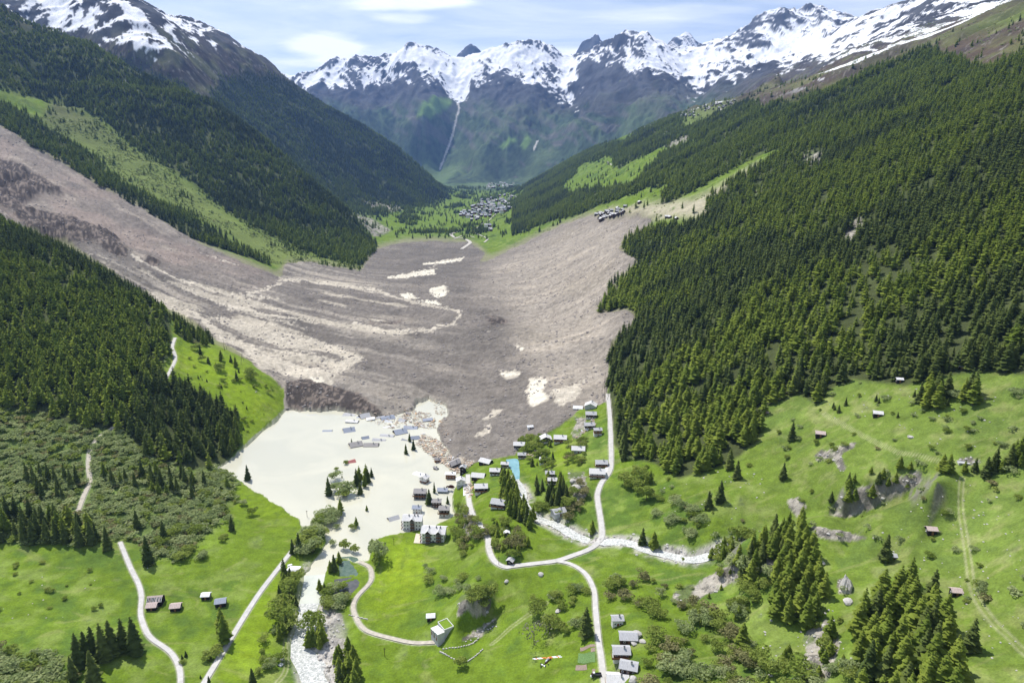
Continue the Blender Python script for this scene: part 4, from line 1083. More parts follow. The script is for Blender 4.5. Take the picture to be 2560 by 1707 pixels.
def relabel(objs, tops=None):
    """tell the members of a group apart by size and by their place in it"""
    if len(objs) < 3: return
    pr = [project(o.location.x, o.location.y, o.location.z) for o in objs]
    def terc(vals, words):
        s_ = sorted(vals); a_, b_ = s_[len(s_) // 3], s_[2 * len(s_) // 3]
        return [words[0] if v < a_ else words[1] if v < b_ else words[2] for v in vals]
    if len(objs) > 60:
        def quint(vals, words):
            s_ = sorted(vals); return [words[sum(v >= s_[len(s_) * k // 5] for k in (1, 2, 3, 4))] for v in vals]
        us = quint([p[0] for p in pr], ('leftmost', 'left', 'middle', 'right', 'rightmost')); vs = quint([p[1] for p in pr], ('hindmost', 'far', 'centre', 'near', 'front'))
    else:
        us = terc([p[0] for p in pr], ('left', 'middle', 'right')); vs = terc([p[1] for p in pr], ('far', 'centre', 'near'))
    hs_ = terc([o.scale.z for o in objs], ('low', 'medium', 'tall'))
    for o, a, b, c in zip(objs, us, vs, hs_):
        lab = o['label'].split(' ')
        o['label'] = ' '.join([c] + lab)[:180] + ', ' + b + ' ' + a + ' of its group'
        if len(lab) > 10: o['label'] = ' '.join([c] + lab[:13]) + ', ' + b + ' ' + a

def patch(P, n, kinds, hr, label, group, wide=(1, 1), bush=False, sep=.6):
    objs = []
    us, vs = [p[0] for p in P], [p[1] for p in P]
    got, tries = [], 0
    while len(got) < n and tries < n * 60:
        tries += 1
        u, v = rng.uniform(min(us), max(us)), rng.uniform(min(vs), max(vs))
        if not in_poly(u, v, P): continue
        p = at(u, v); h = rng.uniform(*hr)
        if any((p.x - q[0]) ** 2 + (p.y - q[1]) ** 2 < (sep * .2 * (h + q[2])) ** 2 * 4 / 4 for q in TREES[-400:]): continue
        k = kinds[int(rng.integers(len(kinds)))]
        w = rng.uniform(*wide)
        got.append(1)
        objs.append(tree(p - Vector((0, 0, .2)), h, k, label, group, w, bush))
    relabel(objs)

def one(x, y, hpx, kind, label, group=None, wide=1.0, bush=False, lean=0):      # base point and height in photograph pixels
    p = atS(x, y); h = hpx * depth(p) / 1706.67 / .86
    return tree(p - Vector((0, 0, .25)), h, kind, label, group, wide, bush, lean)

# conifers standing in the flood water
for x, y, h, k, lab in (
    (1015, 1134, 25, 'spruce', 'small spruce in the flood water just left of the floating timber'),
    (1034, 1124, 27, 'spruce', 'slim spruce in the flood water at the end of the timber raft'),
    (1024, 1103, 21, 'spruce', 'leaning spruce beside the half sunk blue roof'),
    (879, 1104, 9, 'spruce', 'tiny spruce top poking out beside the brown gable roof'),
    (822, 1238, 46, 'spruce', 'tall dark spruce alone at the west side of the flooded tree group'),
    (892, 1214, 42, 'spruce', 'spruce at the near left of the flooded conifer cluster'),
    (899, 1205, 40, 'larch', 'light larch in the middle of the flooded conifer cluster'),
    (916, 1203, 43, 'larch', 'tallest larch in the flooded conifer cluster'),
    (921, 1206, 33, 'spruce', 'dark spruce behind the larch in the flooded cluster'),
    (929, 1192, 24, 'spruce', 'small spruce at the far right of the flooded conifer cluster'),
    (912, 1217, 32, 'larch', 'short larch at the foot of the flooded conifer cluster'),
    (901, 1235, 30, 'spruce', 'broad dark spruce just in front of the flooded conifer cluster'),
    (852, 1281, 36, 'larch', 'thin larch on the flooded bank below the round willows'),
    (849, 1289, 30, 'larch', 'thin larch nearest the drowned willow row'),
    (862, 1238, 28, 'spruce', 'small spruce between the flooded willows'),
    (855, 1193, 8, 'spruce', 'very small spruce top in open flood water'),
    (917, 1276, 15, 'larch', 'lone little larch in open water near the grey floating roof'),
    (891, 1316, 26, 'larch', 'lone larch in shallow water above the green pond meadow'),
    (620, 1200, 38, 'spruce', 'solitary larch like spruce in the flood near the western shore'),
    (1086, 1231, 27, 'spruce', 'columnar dark spruce beside the blue roofed flooded house'),
    (1073, 1260, 38, 'spruce', 'wide dark spruce between two flooded chalets'),
    (1119, 1258, 20, 'spruce', 'dark spruce behind the eastern flooded chalet')):
    one(x, y, h, k, lab, wide=1.25 if 'broad' in lab or 'wide' in lab else (.8 if 'columnar' in lab else 1.1))
one(1128, 1226, 16, 'red', 'dark copper leaved tree beside the blue roofed flooded house')
# lower meadow conifers
for x, y, h, k, lab in (
    (575 / 2.386, 1050 + 875 / 2.386, 0, '', ''),):
    pass
for x, y, h, k, lab in (
    (200, 1668, 90, 'spruce', 'leftmost tall spruce of the row in the lower left meadow'), (219, 1655, 82, 'spruce', 'second tall spruce of the row in the lower left meadow'),
    (237, 1645, 84, 'spruce', 'third spruce of the meadow row, slightly thinner'), (262, 1650, 96, 'spruce', 'tallest spruce of the meadow row, right of the middle'),
    (283, 1637, 92, 'spruce', 'spruce of the meadow row with a bent top'), (312, 1626, 84, 'spruce', 'second spruce from the pale road in the meadow row'),
    (340, 1634, 96, 'spruce', 'spruce of the meadow row nearest the pale road'), (236, 1707, 88, 'spruce', 'near spruce in front of the meadow row'), (184, 1700, 66, 'spruce', 'spruce beside the scrub at the lower left corner'),
    (372, 1410, 72, 'spruce', 'big lone spruce at the edge of the brush above the curved road'), (270, 1372, 58, 'spruce', 'wide spruce at the upper end of the curved road'),
    (411, 1352, 52, 'spruce', 'spruce in the brush above the big lone spruce'), (344, 1322, 48, 'spruce', 'spruce in the brush left of the pale willows'),
    (580, 1325, 37, 'spruce', 'lone spruce in the bright meadow near the lake shore'),
    (556, 1580, 66, 'larch', 'ragged larch behind the roadside larch by the straight road'), (562, 1608, 74, 'larch', 'ragged roadside larch casting a shadow on the straight road'),
    (632, 1707, 42, 'spruce', 'small spruce at the bottom edge right of the straight road'),
    (748, 1378, 46, 'spruce', 'spruce at the road end beside the drowned willows'), (732, 1382, 36, 'spruce', 'slim spruce beside the straight road end'), (711, 1440, 46, 'spruce', 'spruce beside the corrugated scrap roofs'),
    (836, 1426, 42, 'spruce', 'dark spruce above the green pond'), (848, 1408, 32, 'larch', 'round topped larch above the green pond'), (826, 1428, 30, 'larch', 'thin larch left of the green pond'),
    (800, 1478, 34, 'larch', 'thin larch on the river bank below the ponds'), (812, 1482, 28, 'spruce', 'spruce on the river bank below the ponds'),
    (1467, 1640, 0, '', '')):
    if k: one(x, y, h, k, lab, wide=1.15)
# trees and huts in the right meadow
for x, y, h, k, lab in (
    (1979, 1099, 44, 'spruce', 'dark lone spruce on the right slope near the twin roofed hut'), (1842, 1197, 46, 'spruce', 'near spruce of a pair on the green slope'), (1824, 1172, 52, 'spruce', 'far spruce of a pair on the green slope'),
    (1957, 1198, 42, 'spruce', 'dark spruce below the brown landslip scar'), (1800, 1255, 54, 'spruce', 'tall open spruce on the slope above the stream'), (1771, 1270, 44, 'spruce', 'shorter spruce beside the tall open one above the stream'),
    (1606, 1362, 44, 'spruce', 'left spruce of the two by the stream boulders'), (1634, 1372, 46, 'larch', 'right spruce of the two by the stream boulders'), (1480, 1334, 36, 'larch', 'slender larch in the meadow beside the road bend'),
    (2212, 1400, 66, 'spruce', 'sparse lone spruce standing over the log hut'), (2425, 1625, 84, 'spruce', 'big dark spruce right of the larch grove'), (1465, 1590, 76, 'spruce', 'broad dark spruce beside the lower road'),
    (1560, 1150, 40, 'spruce', 'dark spruce at the lower corner of the big forest'), (1855, 1620, 68, 'larch', 'larch among the rocks left of the big grove'), (2073, 1595, 60, 'larch', 'thin larch in front of the grove rocks'),
    (1875, 1455, 60, 'larch', 'larch on the pale scree above the scrub'), (1990, 1108, 0, '', ''), (1415, 1460, 0, '', '')):
    if k: one(x, y, h, k, lab, wide=1.3)
one(1395 - 60, 1610, 62, 'bare', 'bare grey tree with a fan of twigs in the meadow', wide=.9)
one(1373, 1577, 40, 'leaf', 'bright green round tree beside the bare grey tree', wide=1.1)
one(1345, 1535, 34, 'leaf', 'bushy tree at the foot of the meadow bank', wide=1.1)
one(1437, 1585, 0.1, 'leaf', '', bush=True) if False else None
one(1155, 1666, 28, 'leaf', 'lone round bush in the lower middle meadow', bush=True, wide=1.1)
one(940, 1400, 52, 'pale', 'tall leafy willow at the water edge of the bright meadow', wide=.9)
one(948, 1412, 34, 'leaf', 'dark bush at the foot of the waterside willow', bush=True)
for x, y, h, k, lab in ((866, 1160, 10, 'leaf', 'low bush island in the flood west of the red roof'), (842, 1176, 9, 'leaf', 'little bush island nearest the western tree group'), (883, 1322, 14, 'leaf', 'drowned bush beside the lone larch'), (830, 1362, 15, 'pale', 'half drowned pale bush in the river mouth'),
                        (843, 1320, 12, 'pale', 'yellow green drowned bush by the river mouth'), (860, 1372, 24, 'leaf', 'green bush above the green pond in shallow water'), (838, 1200, 22, 'pale', 'pale drowned willow at the top of the western group'), (838, 1229, 26, 'pale', 'pale drowned willow at the right of the western group'),
                        (868, 1235, 34, 'pale', 'grey green willow in the middle of the flood'), (856, 1243, 24, 'leaf', 'leafy bush below the grey green willow'), (885, 1380, 20, 'leaf', 'leafy bush over the green pond bank')):
    one(x, y, h, k, lab, bush=True, wide=1.2)

patch([(2040, 1370), (2110, 1340), (2150, 1400), (2170, 1470), (2215, 1568), (2240, 1640), (1950, 1640), (1955, 1540), (1965, 1450)], 50, ['larch', 'larch', 'larch', 'spruce'], (15, 21), 'yellow green larch in the large grove at the lower right edge', 'larches of the lower right grove', (1.0, 1.35), sep=.55)
patch([(1790, 1290), (1830, 1240), (1880, 1290), (1905, 1350), (1895, 1400), (1850, 1445), (1790, 1440), (1770, 1390)], 30, ['larch'], (14, 19), 'yellow green larch in the grove below the gorge mouth', 'larches of the grove below the gorge', (1.0, 1.3), sep=.55)
patch([(1680, 1310), (1720, 1265), (1790, 1225), (1860, 1205), (1850, 1240), (1780, 1290), (1700, 1335)], 20, ['larch', 'larch', 'spruce'], (11, 16), 'thin larch on the rim of the stream gorge', 'larches along the gorge rim', (1.0, 1.2))
patch([(1625, 1285), (1650, 1262), (1690, 1235), (1720, 1235), (1690, 1262), (1650, 1290)], 14, ['larch', 'leaf', 'larch'], (5, 10), 'small tree where the stream leaves the gorge', 'trees at the gorge outlet', (1.1, 1.5))
patch([(1880, 1110), (1960, 1085), (2050, 1065), (2110, 1080), (2000, 1150), (1930, 1170), (1880, 1160)], 14, ['larch', 'spruce', 'larch'], (5, 10), 'small tree clinging to the rocky gorge wall', 'trees on the gorge wall', (1.1, 1.6))
patch([(2235, 1080), (2300, 1055), (2400, 1015), (2400, 1060), (2330, 1090), (2250, 1100), (2130, 1090)], 16, ['spruce', 'larch'], (8, 14), 'spruce in the belt beyond the little track bridge', 'trees by the track bridge', (1.1, 1.5))
patch([(2095, 935), (2140, 945), (2200, 930), (2235, 940), (2250, 910), (2180, 900), (2110, 905)], 12, ['spruce', 'spruce', 'larch'], (14, 20), 'dark spruce in the stand above the upper track', 'spruces above the upper track', (1.1, 1.5))
patch([(-60, 1180), (-60, 1245), (120, 1250), (240, 1258), (255, 1235), (200, 1210), (100, 1195)], 42, ['spruce', 'spruce', 'larch'], (14, 21), 'spruce in the dark belt at the upper edge of the left meadow', 'spruces above the left meadow', (1, 1.2))
patch([(240, 1125), (330, 1135), (430, 1150), (540, 1140), (545, 1115), (480, 1100), (330, 1090), (225, 1080)], 26, ['spruce', 'larch', 'spruce'], (11, 17), 'spruce rising out of the brush near the lake', 'spruces in the lakeside brush')
patch([(90, 1090), (200, 1115), (190, 1150), (60, 1150), (20, 1100)], 14, ['spruce'], (12, 18), 'spruce in the brush beside the slope track', 'spruces beside the slope track')
patch([(640, 1345), (662, 1310), (690, 1340), (682, 1390), (655, 1480), (632, 1480), (640, 1400)], 18, ['larch', 'spruce', 'leaf'], (8, 13), 'tree in the strip between the straight road and the river track', 'trees along the river track', (1.1, 1.5))
patch([(706, 1450), (735, 1440), (744, 1485), (728, 1500), (708, 1485)], 10, ['larch', 'larch', 'leaf'], (9, 13), 'larch on the gravel island of the river', 'larches on the river island', (1.1, 1.4), sep=.4)
patch([(775, 1470), (812, 1490), (835, 1568), (850, 1640), (780, 1640), (770, 1540)], 18, ['larch', 'spruce', 'larch'], (10, 15), 'larch on the right bank of the white river', 'larches on the river bank', (1.1, 1.4), sep=.5)
patch([(1150, 1100), (1180, 1115), (1205, 1165), (1235, 1210), (1220, 1225), (1180, 1200), (1150, 1150)], 44, ['larch', 'larch', 'spruce'], (10, 15), 'larch in the wood between the village and the clear pool', 'larches of the village wood', (1, 1.25), sep=.5)
patch([(1230, 1110), (1290, 1110), (1305, 1150), (1270, 1170), (1235, 1150)], 24, ['spruce', 'spruce', 'larch'], (9, 14), 'dark spruce in the little wood behind the pair of stacked houses', 'spruces of the upper village wood', (1, 1.3), sep=.5)
patch([(1195, 1015), (1240, 1005), (1280, 1040), (1270, 1080), (1210, 1070)], 26, ['leaf', 'leaf', 'spruce', 'larch'], (4, 9), 'leafy tree between the upper village houses', 'trees between the upper houses', (1, 1.5))
patch([(400, 740), (450, 765), (495, 800), (450, 795), (415, 785)], 14, ['spruce', 'larch'], (14, 20), 'spruce in the small stand at the brink of the debris', 'spruces at the brink of the debris')
patch([(450, 800), (520, 820), (600, 880), (590, 900), (500, 850), (440, 820)], 12, ['spruce', 'larch', 'leaf'], (7, 14), 'scattered tree on the bright spur meadow rim', 'trees on the spur meadow rim', (1, 1.3))
patch([(540, 970), (555, 1000), (548, 1030), (520, 1055), (500, 1010)], 12, ['spruce', 'spruce', 'larch'], (14, 19), 'spruce at the forest tip beside the lake', 'spruces at the lakeside forest tip')
# leafy trees and bushes
patch([(690, 1250), (735, 1190), (752, 1215), (730, 1260), (700, 1290)], 20, ['pale', 'pale', 'leaf'], (7, 12), 'grey green willow of the drowned thicket at the river mouth', 'willows of the river mouth thicket', (1, 1.4), sep=.4)
patch([(735, 1185), (775, 1180), (778, 1200), (742, 1205)], 8, ['pale'], (6, 9), 'round willow of the drowned row beside the thicket', 'drowned willow row', (1, 1.3), sep=.4)
patch([(730, 1380), (780, 1340), (800, 1370), (790, 1400), (745, 1400)], 14, ['pale', 'leaf'], (4, 7), 'willow bush between the river and the grey pond', 'willow bushes by the ponds', (1.1, 1.5), True)
patch([(1050, 1150), (1082, 1170), (1108, 1230), (1100, 1260), (1060, 1280), (1040, 1230)], 34, ['brown', 'leaf', 'leaf'], (3, 7), 'brownish budding tree on the bank below the village road', 'budding trees on the village bank', (1, 1.4))
patch([(1115, 1190), (1170, 1200), (1215, 1250), (1200, 1280), (1150, 1285), (1115, 1230)], 44, ['brown', 'leaf', 'leaf', 'larch'], (3, 8), 'leafy tree on the knoll above the road bend', 'trees on the road bend knoll', (1, 1.4))
patch([(1295, 1010), (1345, 1010), (1350, 1070), (1300, 1080)], 22, ['leaf', 'brown', 'leaf'], (3, 6.5), 'leafy tree among the topmost village houses', 'trees among the topmost houses', (1, 1.4))
patch([(1235, 1170), (1300, 1150), (1330, 1100), (1345, 1140), (1330, 1200), (1270, 1195)], 26, ['leaf', 'brown', 'leaf'], (3, 7), 'leafy tree on the rocky knoll beside the stream', 'trees on the stream knoll', (1, 1.4))
patch([(1415, 1080), (1450, 1070), (1500, 1110), (1500, 1150), (1450, 1150)], 12, ['leaf', 'leaf', 'larch'], (7, 12), 'leafy tree at the corner between road and forest', 'trees at the forest corner', (1, 1.3))
patch([(1500, 1120), (1570, 1140), (1620, 1200), (1580, 1240), (1500, 1190)], 18, ['leaf', 'pale'], (3, 6), 'bush on the green slope above the stream', 'bushes above the stream', (1.2, 1.7), True)
patch([(1390, 1340), (1520, 1320), (1560, 1370), (1660, 1420), (1740, 1500), (1740, 1600), (1480, 1600), (1475, 1440), (1390, 1400)], 80, ['leaf', 'leaf', 'leaf', 'brown', 'pale'], (3, 7.5), 'leafy tree in the scrub behind the roadside houses', 'trees of the scrub behind the roadside houses', (1.0, 1.5), sep=.5)
patch([(1740, 1500), (1950, 1480), (1960, 1600), (1740, 1600)], 22, ['leaf', 'pale', 'larch'], (3, 8), 'bush between rocks below the larch groves', 'bushes between the lower rocks', (1.1, 1.6), True)
patch([(1620, 1330), (1780, 1250), (1800, 1340), (1700, 1420), (1600, 1440)], 34, ['leaf', 'larch', 'pale'], (3, 9), 'bush on the pale scree below the gorge', 'bushes on the gorge scree', (1.1, 1.5), True)
patch([(1750, 990), (1900, 1010), (2100, 960), (2352, 920), (2352, 1040), (2100, 1040), (1900, 1060), (1760, 1060)], 20, ['leaf', 'leaf', 'pale'], (2, 4.2), 'round bush scattered on the upper right pasture', 'bushes of the upper right pasture', (1.2, 1.6), True)
patch([(1950, 1250), (2180, 1130), (2352, 1110), (2380, 1480), (2230, 1500), (2160, 1380), (2000, 1290)], 18, ['leaf', 'pale'], (1.6, 3.5), 'round bush scattered on the lower right pasture', 'bushes of the lower right pasture', (1.2, 1.6), True)
patch([(1880, 940), (2080, 900), (2352, 880), (2352, 940), (2100, 960), (1900, 960)], 14, ['leaf', 'pale', 'spruce'], (4, 7), 'bush at the foot of the great forest', 'bushes at the forest foot', (1.2, 1.5), True)
patch([(420, 820), (560, 850), (640, 900), (640, 955), (560, 1000), (500, 900), (420, 870)], 34, ['leaf', 'leaf', 'spruce'], (2, 5), 'small bush on the bright spur meadow', 'bushes of the spur meadow', (1.2, 1.6), True)
patch([(0, 1275), (250, 1290), (260, 1420), (0, 1450)], 16, ['leaf'], (1.3, 3), 'low bush dotted over the left meadow', 'bushes of the left meadow', (1.2, 1.8), True)
patch([(370, 1180), (540, 1150), (600, 1170), (480, 1290), (370, 1290)], 24, ['pale', 'leaf'], (4, 8), 'pale willow at the meadow end of the lakeside brush', 'willows at the brush edge', (1.1, 1.5), True)
patch([(970, 1300), (1110, 1330), (1120, 1400), (1080, 1380), (1000, 1370)], 18, ['leaf', 'pale'], (2.5, 5.5), 'dark bush on the grassy knoll above the concrete building', 'bushes of the grassy knoll', (1.1, 1.5), True)
patch([(1085, 1370), (1120, 1355), (1128, 1375), (1100, 1385)], 6, ['leaf'], (5, 8), 'tree crowding the top of the small dark cliff', 'trees on the small cliff', (1.1, 1.4))
patch([(1220, 1370), (1345, 1350), (1355, 1440), (1310, 1460), (1230, 1430)], 20, ['leaf', 'pale', 'leaf'], (3, 6), 'bush left of the lower road', 'bushes left of the lower road', (1.1, 1.5), True)
patch([(600, 1465), (640, 1440), (650, 1520), (620, 1568), (590, 1568)], 9, ['pale', 'leaf'], (3, 6), 'bush beside the river track fork', 'bushes by the track fork', (1.1, 1.5), True)
patch([(370, 1500), (520, 1480), (510, 1568), (370, 1568)], 9, ['leaf', 'spruce'], (2.5, 6), 'bush between the two lower left roads', 'bushes between the lower left roads', (1.1, 1.5), True)

# ------------------------------------------------------------------ mass vegetation, scattered over the ground
def gn_scatter(name, P, sc, rot, idx, protos, label):
    me = bpy.data.meshes.new(name); me.vertices.add(len(P)); me.vertices.foreach_set('co', P.astype(np.float32).ravel())
    for nm, arr, ty in (('sc', sc, 'FLOAT_VECTOR'), ('rz', rot, 'FLOAT_VECTOR'), ('pick', idx, 'INT')):
        a = me.attributes.new(nm, ty, 'POINT')
        a.data.foreach_set('vector' if ty == 'FLOAT_VECTOR' else 'value', arr.ravel().astype(np.float32 if ty != 'INT' else np.int32))
    o = bpy.data.objects.new(name, me); COL.objects.link(o)
    g = bpy.data.node_groups.new('scatter_' + name, 'GeometryNodeTree')
    g.interface.new_socket('Geometry', in_out='INPUT', socket_type='NodeSocketGeometry'); g.interface.new_socket('Geometry', in_out='OUTPUT', socket_type='NodeSocketGeometry')
    N, L = g.nodes, g.links
    gi, go = N.new('NodeGroupInput'), N.new('NodeGroupOutput')
    jn = N.new('GeometryNodeJoinGeometry')
    for pr in reversed(protos):
        po = bpy.data.objects.new(pr.name, pr)
        oi = N.new('GeometryNodeObjectInfo'); oi.inputs['Object'].default_value = po; oi.inputs['As Instance'].default_value = True
        L.new(oi.outputs['Geometry'], jn.inputs[0])
    ip = N.new('GeometryNodeInstanceOnPoints'); ip.inputs['Pick Instance'].default_value = True
    def attr(nm, ty):
        a = N.new('GeometryNodeInputNamedAttribute'); a.data_type = ty; a.inputs['Name'].default_value = nm; return a.outputs['Attribute']
    L.new(gi.outputs[0], ip.inputs['Points']); L.new(jn.outputs[0], ip.inputs['Instance'])
    L.new(attr('pick', 'INT'), ip.inputs['Instance Index']); L.new(attr('rz', 'FLOAT_VECTOR'), ip.inputs['Rotation']); L.new(attr('sc', 'FLOAT_VECTOR'), ip.inputs['Scale'])
    L.new(ip.outputs[0], go.inputs[0])
    md = o.modifiers.new('scatter', 'NODES'); md.node_group = g
    o['kind'] = 'stuff'; o['label'] = label
    print(name, len(P))
    return o

Xg, Yg, Zg, Ug, Vg, INF = G1[1], G1[2], G1[3], None, None, G1[7]
area = np.abs(np.gradient(Xg, axis=1) * np.gradient(Yg, axis=0))
Ug, Vg = project(Xg, Yg, Zg)
sl = (Zg + 24 - CAM_H) / Yg
vis = (Zg + 30 - CAM_H) / Yg >= np.maximum.accumulate((Zg - CAM_H) / Yg, axis=0) - .004
inframe = (Ug > -260) & (Ug < 2612) & (Vg > -150) & (Vg < 1850) & vis

def sample(density, seed):
    r = np.random.default_rng(seed)
    lam = np.where(inframe, density * area, 0)
    cnt = r.poisson(lam)
    ii, jj = np.nonzero(cnt)
    rep = cnt[ii, jj]; ii = np.repeat(ii, rep); jj = np.repeat(jj, rep)
    fi = np.clip(ii + r.random(len(ii)) - .5, 0, Xg.shape[0] - 1.001); fj = np.clip(jj + r.random(len(ii)) - .5, 0, Xg.shape[1] - 1.001)
    y = np.interp(fi, np.arange(len(ys1)), ys1); a = np.interp(fj, np.arange(1000), np.linspace(-1.06, 1.06, 1000))
    x = a * y
    return x, y, S1.h(x, y), ii, jj, r

Tarr = np.array(TREES)
def keep_off(x, y, rad=3.0):
    ok = np.ones(len(x), bool)
    near_ = (y < 1100)
    gx = {}
    for tx, ty, th in TREES: gx.setdefault((int(tx // 8), int(ty // 8)), []).append((tx, ty, th))
    for i in np.nonzero(near_)[0]:
        cx_, cy_ = int(x[i] // 8), int(y[i] // 8)
        for a in (-1, 0, 1):
            for b in (-1, 0, 1):
                for tx, ty, th in gx.get((cx_ + a, cy_ + b), ()):
                    if (tx - x[i]) ** 2 + (ty - y[i]) ** 2 < (rad * .5 + th * .06) ** 2: ok[i] = False
    return ok

fn = fbm(Xg / 70, Yg / 70, 3, 301); fn2 = fbm(Xg / 260, Yg / 260, 3, 302)
fdist = np.interp(Yg, [300, 900, 2000, 4500], [.023, .022, .0155, .0085])
dens = fdist * (INF['fl'] * 1.1 + INF['fR'] + INF['fr'] * .95 + INF['fb'] * .9)
dens = dens * np.clip(1.15 + 1.1 * fn, .2, 1.5) * (1 - INF['deb']) * (1 - .8 * INF['rock']) * np.clip(1 - (INF['snow']) * .9, 0, 1)
tl = np.where(Xg > 0, 1 - sstep(470, 620, Zg + 70 * fn2), np.maximum(1 - sstep(640, 860, Zg + 140 * fn2), .28 * (1 - sstep(900, 1150, Zg + 140 * fn2))))
dens = dens * tl * (INF['rd'] > 4) * (INF['lake'] < .3)
# loose trees outside the woods: clearings, valley floor, debris fringe
clear = (Xg > 0) & (Yg > 1100) & (Yg < 5900)
dens += clear * (1 - INF['fR']) * (1 - INF['deb']) * .0011 * (fn > .12) * tl * (Zg > 0)
vf = (Yg > 2300) & (Yg < 6100) & (INF['fR'] < .3) & (INF['fb'] < .3) & (INF['fr'] < .3) & (Zg < 120)
dens += vf * (.006 * (fbm(Xg / 160, Yg / 240, 3, 303) > .38) + .0003)
dens += (INF['band'] > .4) * .0035 * (fn > .05)
xs_, ys_, zs_, ii, jj, r_ = sample(dens, 21)
ok = keep_off(xs_, ys_)
xs_, ys_, zs_, ii, jj = xs_[ok], ys_[ok], zs_[ok], ii[ok], jj[ok]
lar = fbm(xs_ / 150, ys_ / 150, 3, 305) * 1.1 + .4 * (r_.random(len(xs_)) - .5) + .10
# the great forest is larch rich, the shaded left flanks are spruce with light bands
lar += np.where(xs_ > 0, .13, np.where(ys_ < 1300, -.06, .12))
kind_l = lar > .05
hs = (7.5 + 12.5 * r_.random(len(xs_)) ** .8) * np.interp(zs_, [0, 400, 750], [1, .95, .6]) * np.interp(ys_, [600, 2500, 5000], [1, 1.15, 1.35]) * (1 - .3 * (INF['band'][ii, jj] > .4))
wd = r_.uniform(1.05, 1.65, len(xs_)) * np.interp(ys_, [600, 2500, 5000], [1, 1.15, 1.4])
# the individual trees of the forest edge: the ones that show largest
uu, vv = project(xs_, ys_, zs_)
size = hs / (ys_ * CP - (zs_ - CAM_H) * SP)
onf = (uu > 0) & (uu < 2352) & (vv > 0) & (vv < 1568)
order = np.argsort(-(size * onf))
NI = 190
solo = order[:NI]
mask = np.ones(len(xs_), bool); mask[solo] = False
SOLO = {}
for i in solo:
    left = xs_[i] < 0
    so_ = tree(Vector((xs_[i], ys_[i], zs_[i] - .3)), hs[i], 'larch' if kind_l[i] else 'spruce',
         ('larch' if kind_l[i] else 'spruce') + (' in the forest on the left spur' if left else ' at the lower edge of the great right forest'),
         ('larches' if kind_l[i] else 'spruces') + (' of the left spur forest' if left else ' of the great forest edge'), wd[i])
    SOLO.setdefault(so_['group'], []).append(so_)
for v_ in SOLO.values(): relabel(v_)
for nm, sel, kd, lab in (('spruce_forest', mask & ~kind_l, 'spruce', 'dark spruces packed over the valley sides'), ('larch_forest', mask & kind_l, 'larch', 'light green larches mixed through the woods on the valley sides')):
    n = int(sel.sum())
    gn_scatter(nm, np.stack([xs_[sel], ys_[sel], zs_[sel] - .3], -1), np.stack([hs[sel] * wd[sel]] * 2 + [hs[sel]], -1), np.stack([r_.normal(size=n) * .03, r_.normal(size=n) * .03, r_.random(n) * 6.28], -1), r_.integers(0, 3, n), [PROTO[kd, 'mass', v] for v in range(3)], lab)
# brush
bd = INF['brush'] * .075 * (fn > -.7) * (INF['rd'] > 3)
bd += (INF['fl'] > .1) * .004 + (INF['band'] > .3) * (Zg < 350) * .018 * (fn > -.2)
bd += clear * (1 - INF['fR']) * (1 - INF['deb']) * .0030 * (fbm(Xg / 40, Yg / 40, 3, 306) > .1) * (Yg < 3500)
bd += ((Yg < 700) & (Xg > 60) & (INF['rock'] > .2)) * .005 + ((Yg < 640) & (Xg > 90) & (INF['fR'] < .2)) * .0016
bd *= (INF['lake'] < .3) * (INF['deb'] < .3) * (INF['rd'] > 3)
x, y, z, ii, jj, r = sample(bd, 33)
n = len(x); h = r.uniform(2.2, 5.2, n) * np.where(INF['brush'][ii, jj] > .4, 1.1, .8)
gn_scatter('brush', np.stack([x, y, z - .2], -1), np.stack([h * r.uniform(1.2, 1.8, n)] * 2 + [h], -1), np.stack([np.zeros(n), np.zeros(n), r.random(n) * 6.28], -1), r.choice(4, n, p=[.35, .3, .25, .1]), [PROTO['pale', 'mass', 0], PROTO['pale', 'mass', 1], PROTO['leaf', 'mass', 0], PROTO['brown', 'mass', 0]], 'grey green alder brush and low bushes')

# ------------------------------------------------------------------ buildings
def M(name, *a, **k): return MATS.get(name) or new_mat(name, *a, **k)
roof_grey = new_mat('grey_roofing', (.44, .44, .45), .75, .3, noise=(1.2, .22, (4, .6, 1)))
roof_blue = new_mat('blue_grey_roofing', (.28, .31, .38), .6, .35, noise=(1.0, .18, (4, .6, 1)))
roof_brown = new_mat('weathered_roofing', (.33, .31, .30), .85, .2, noise=(1.2, .3, (4, .6, 1)))
roof_pale = new_mat('pale_slate_roofing', (.62, .61, .60), .8, .25, noise=(1.1, .2, (3, .8, 1)))
roof_tin = new_mat('tin_roofing', (.72, .72, .72), .55, .4, noise=(.9, .2, (5, .6, 1)))
roof_red = new_mat('faded_red_roofing', (.42, .16, .15), .8, .2, noise=(1.0, .2))
roof_rust = new_mat('rusty_tin_roofing', (.52, .42, .38), .75, .3, noise=(1.3, .35, (4, .6, 1)))
timber_dark = new_mat('sunburnt_timber', (.060, .038, .026), .9, .15, noise=(2.0, .3, (.5, .5, 6)))
timber_brown = new_mat('brown_timber', (.22, .11, .055), .85, .15, noise=(2.0, .25, (.5, .5, 6)))
timber_black = new_mat('old_black_timber', (.030, .026, .024), .95, .1, noise=(2.0, .3, (.5, .5, 6)))
plaster = new_mat('white_plaster', (.72, .71, .68), .9, .2, noise=(.8, .06))
plaster_grey = new_mat('grey_plaster', (.45, .47, .46), .9, .2, noise=(.8, .1))
plaster_green = new_mat('grey_green_plaster', (.24, .30, .29), .9, .2, noise=(.8, .1))
concrete = new_mat('pale_concrete', (.50, .50, .50), .85, .2, noise=(1.0, .08))
glass = new_mat('window_glass', (.02, .025, .03), .08, .6)
frame_w = new_mat('white_frame', (.75, .74, .72), .7, .3)
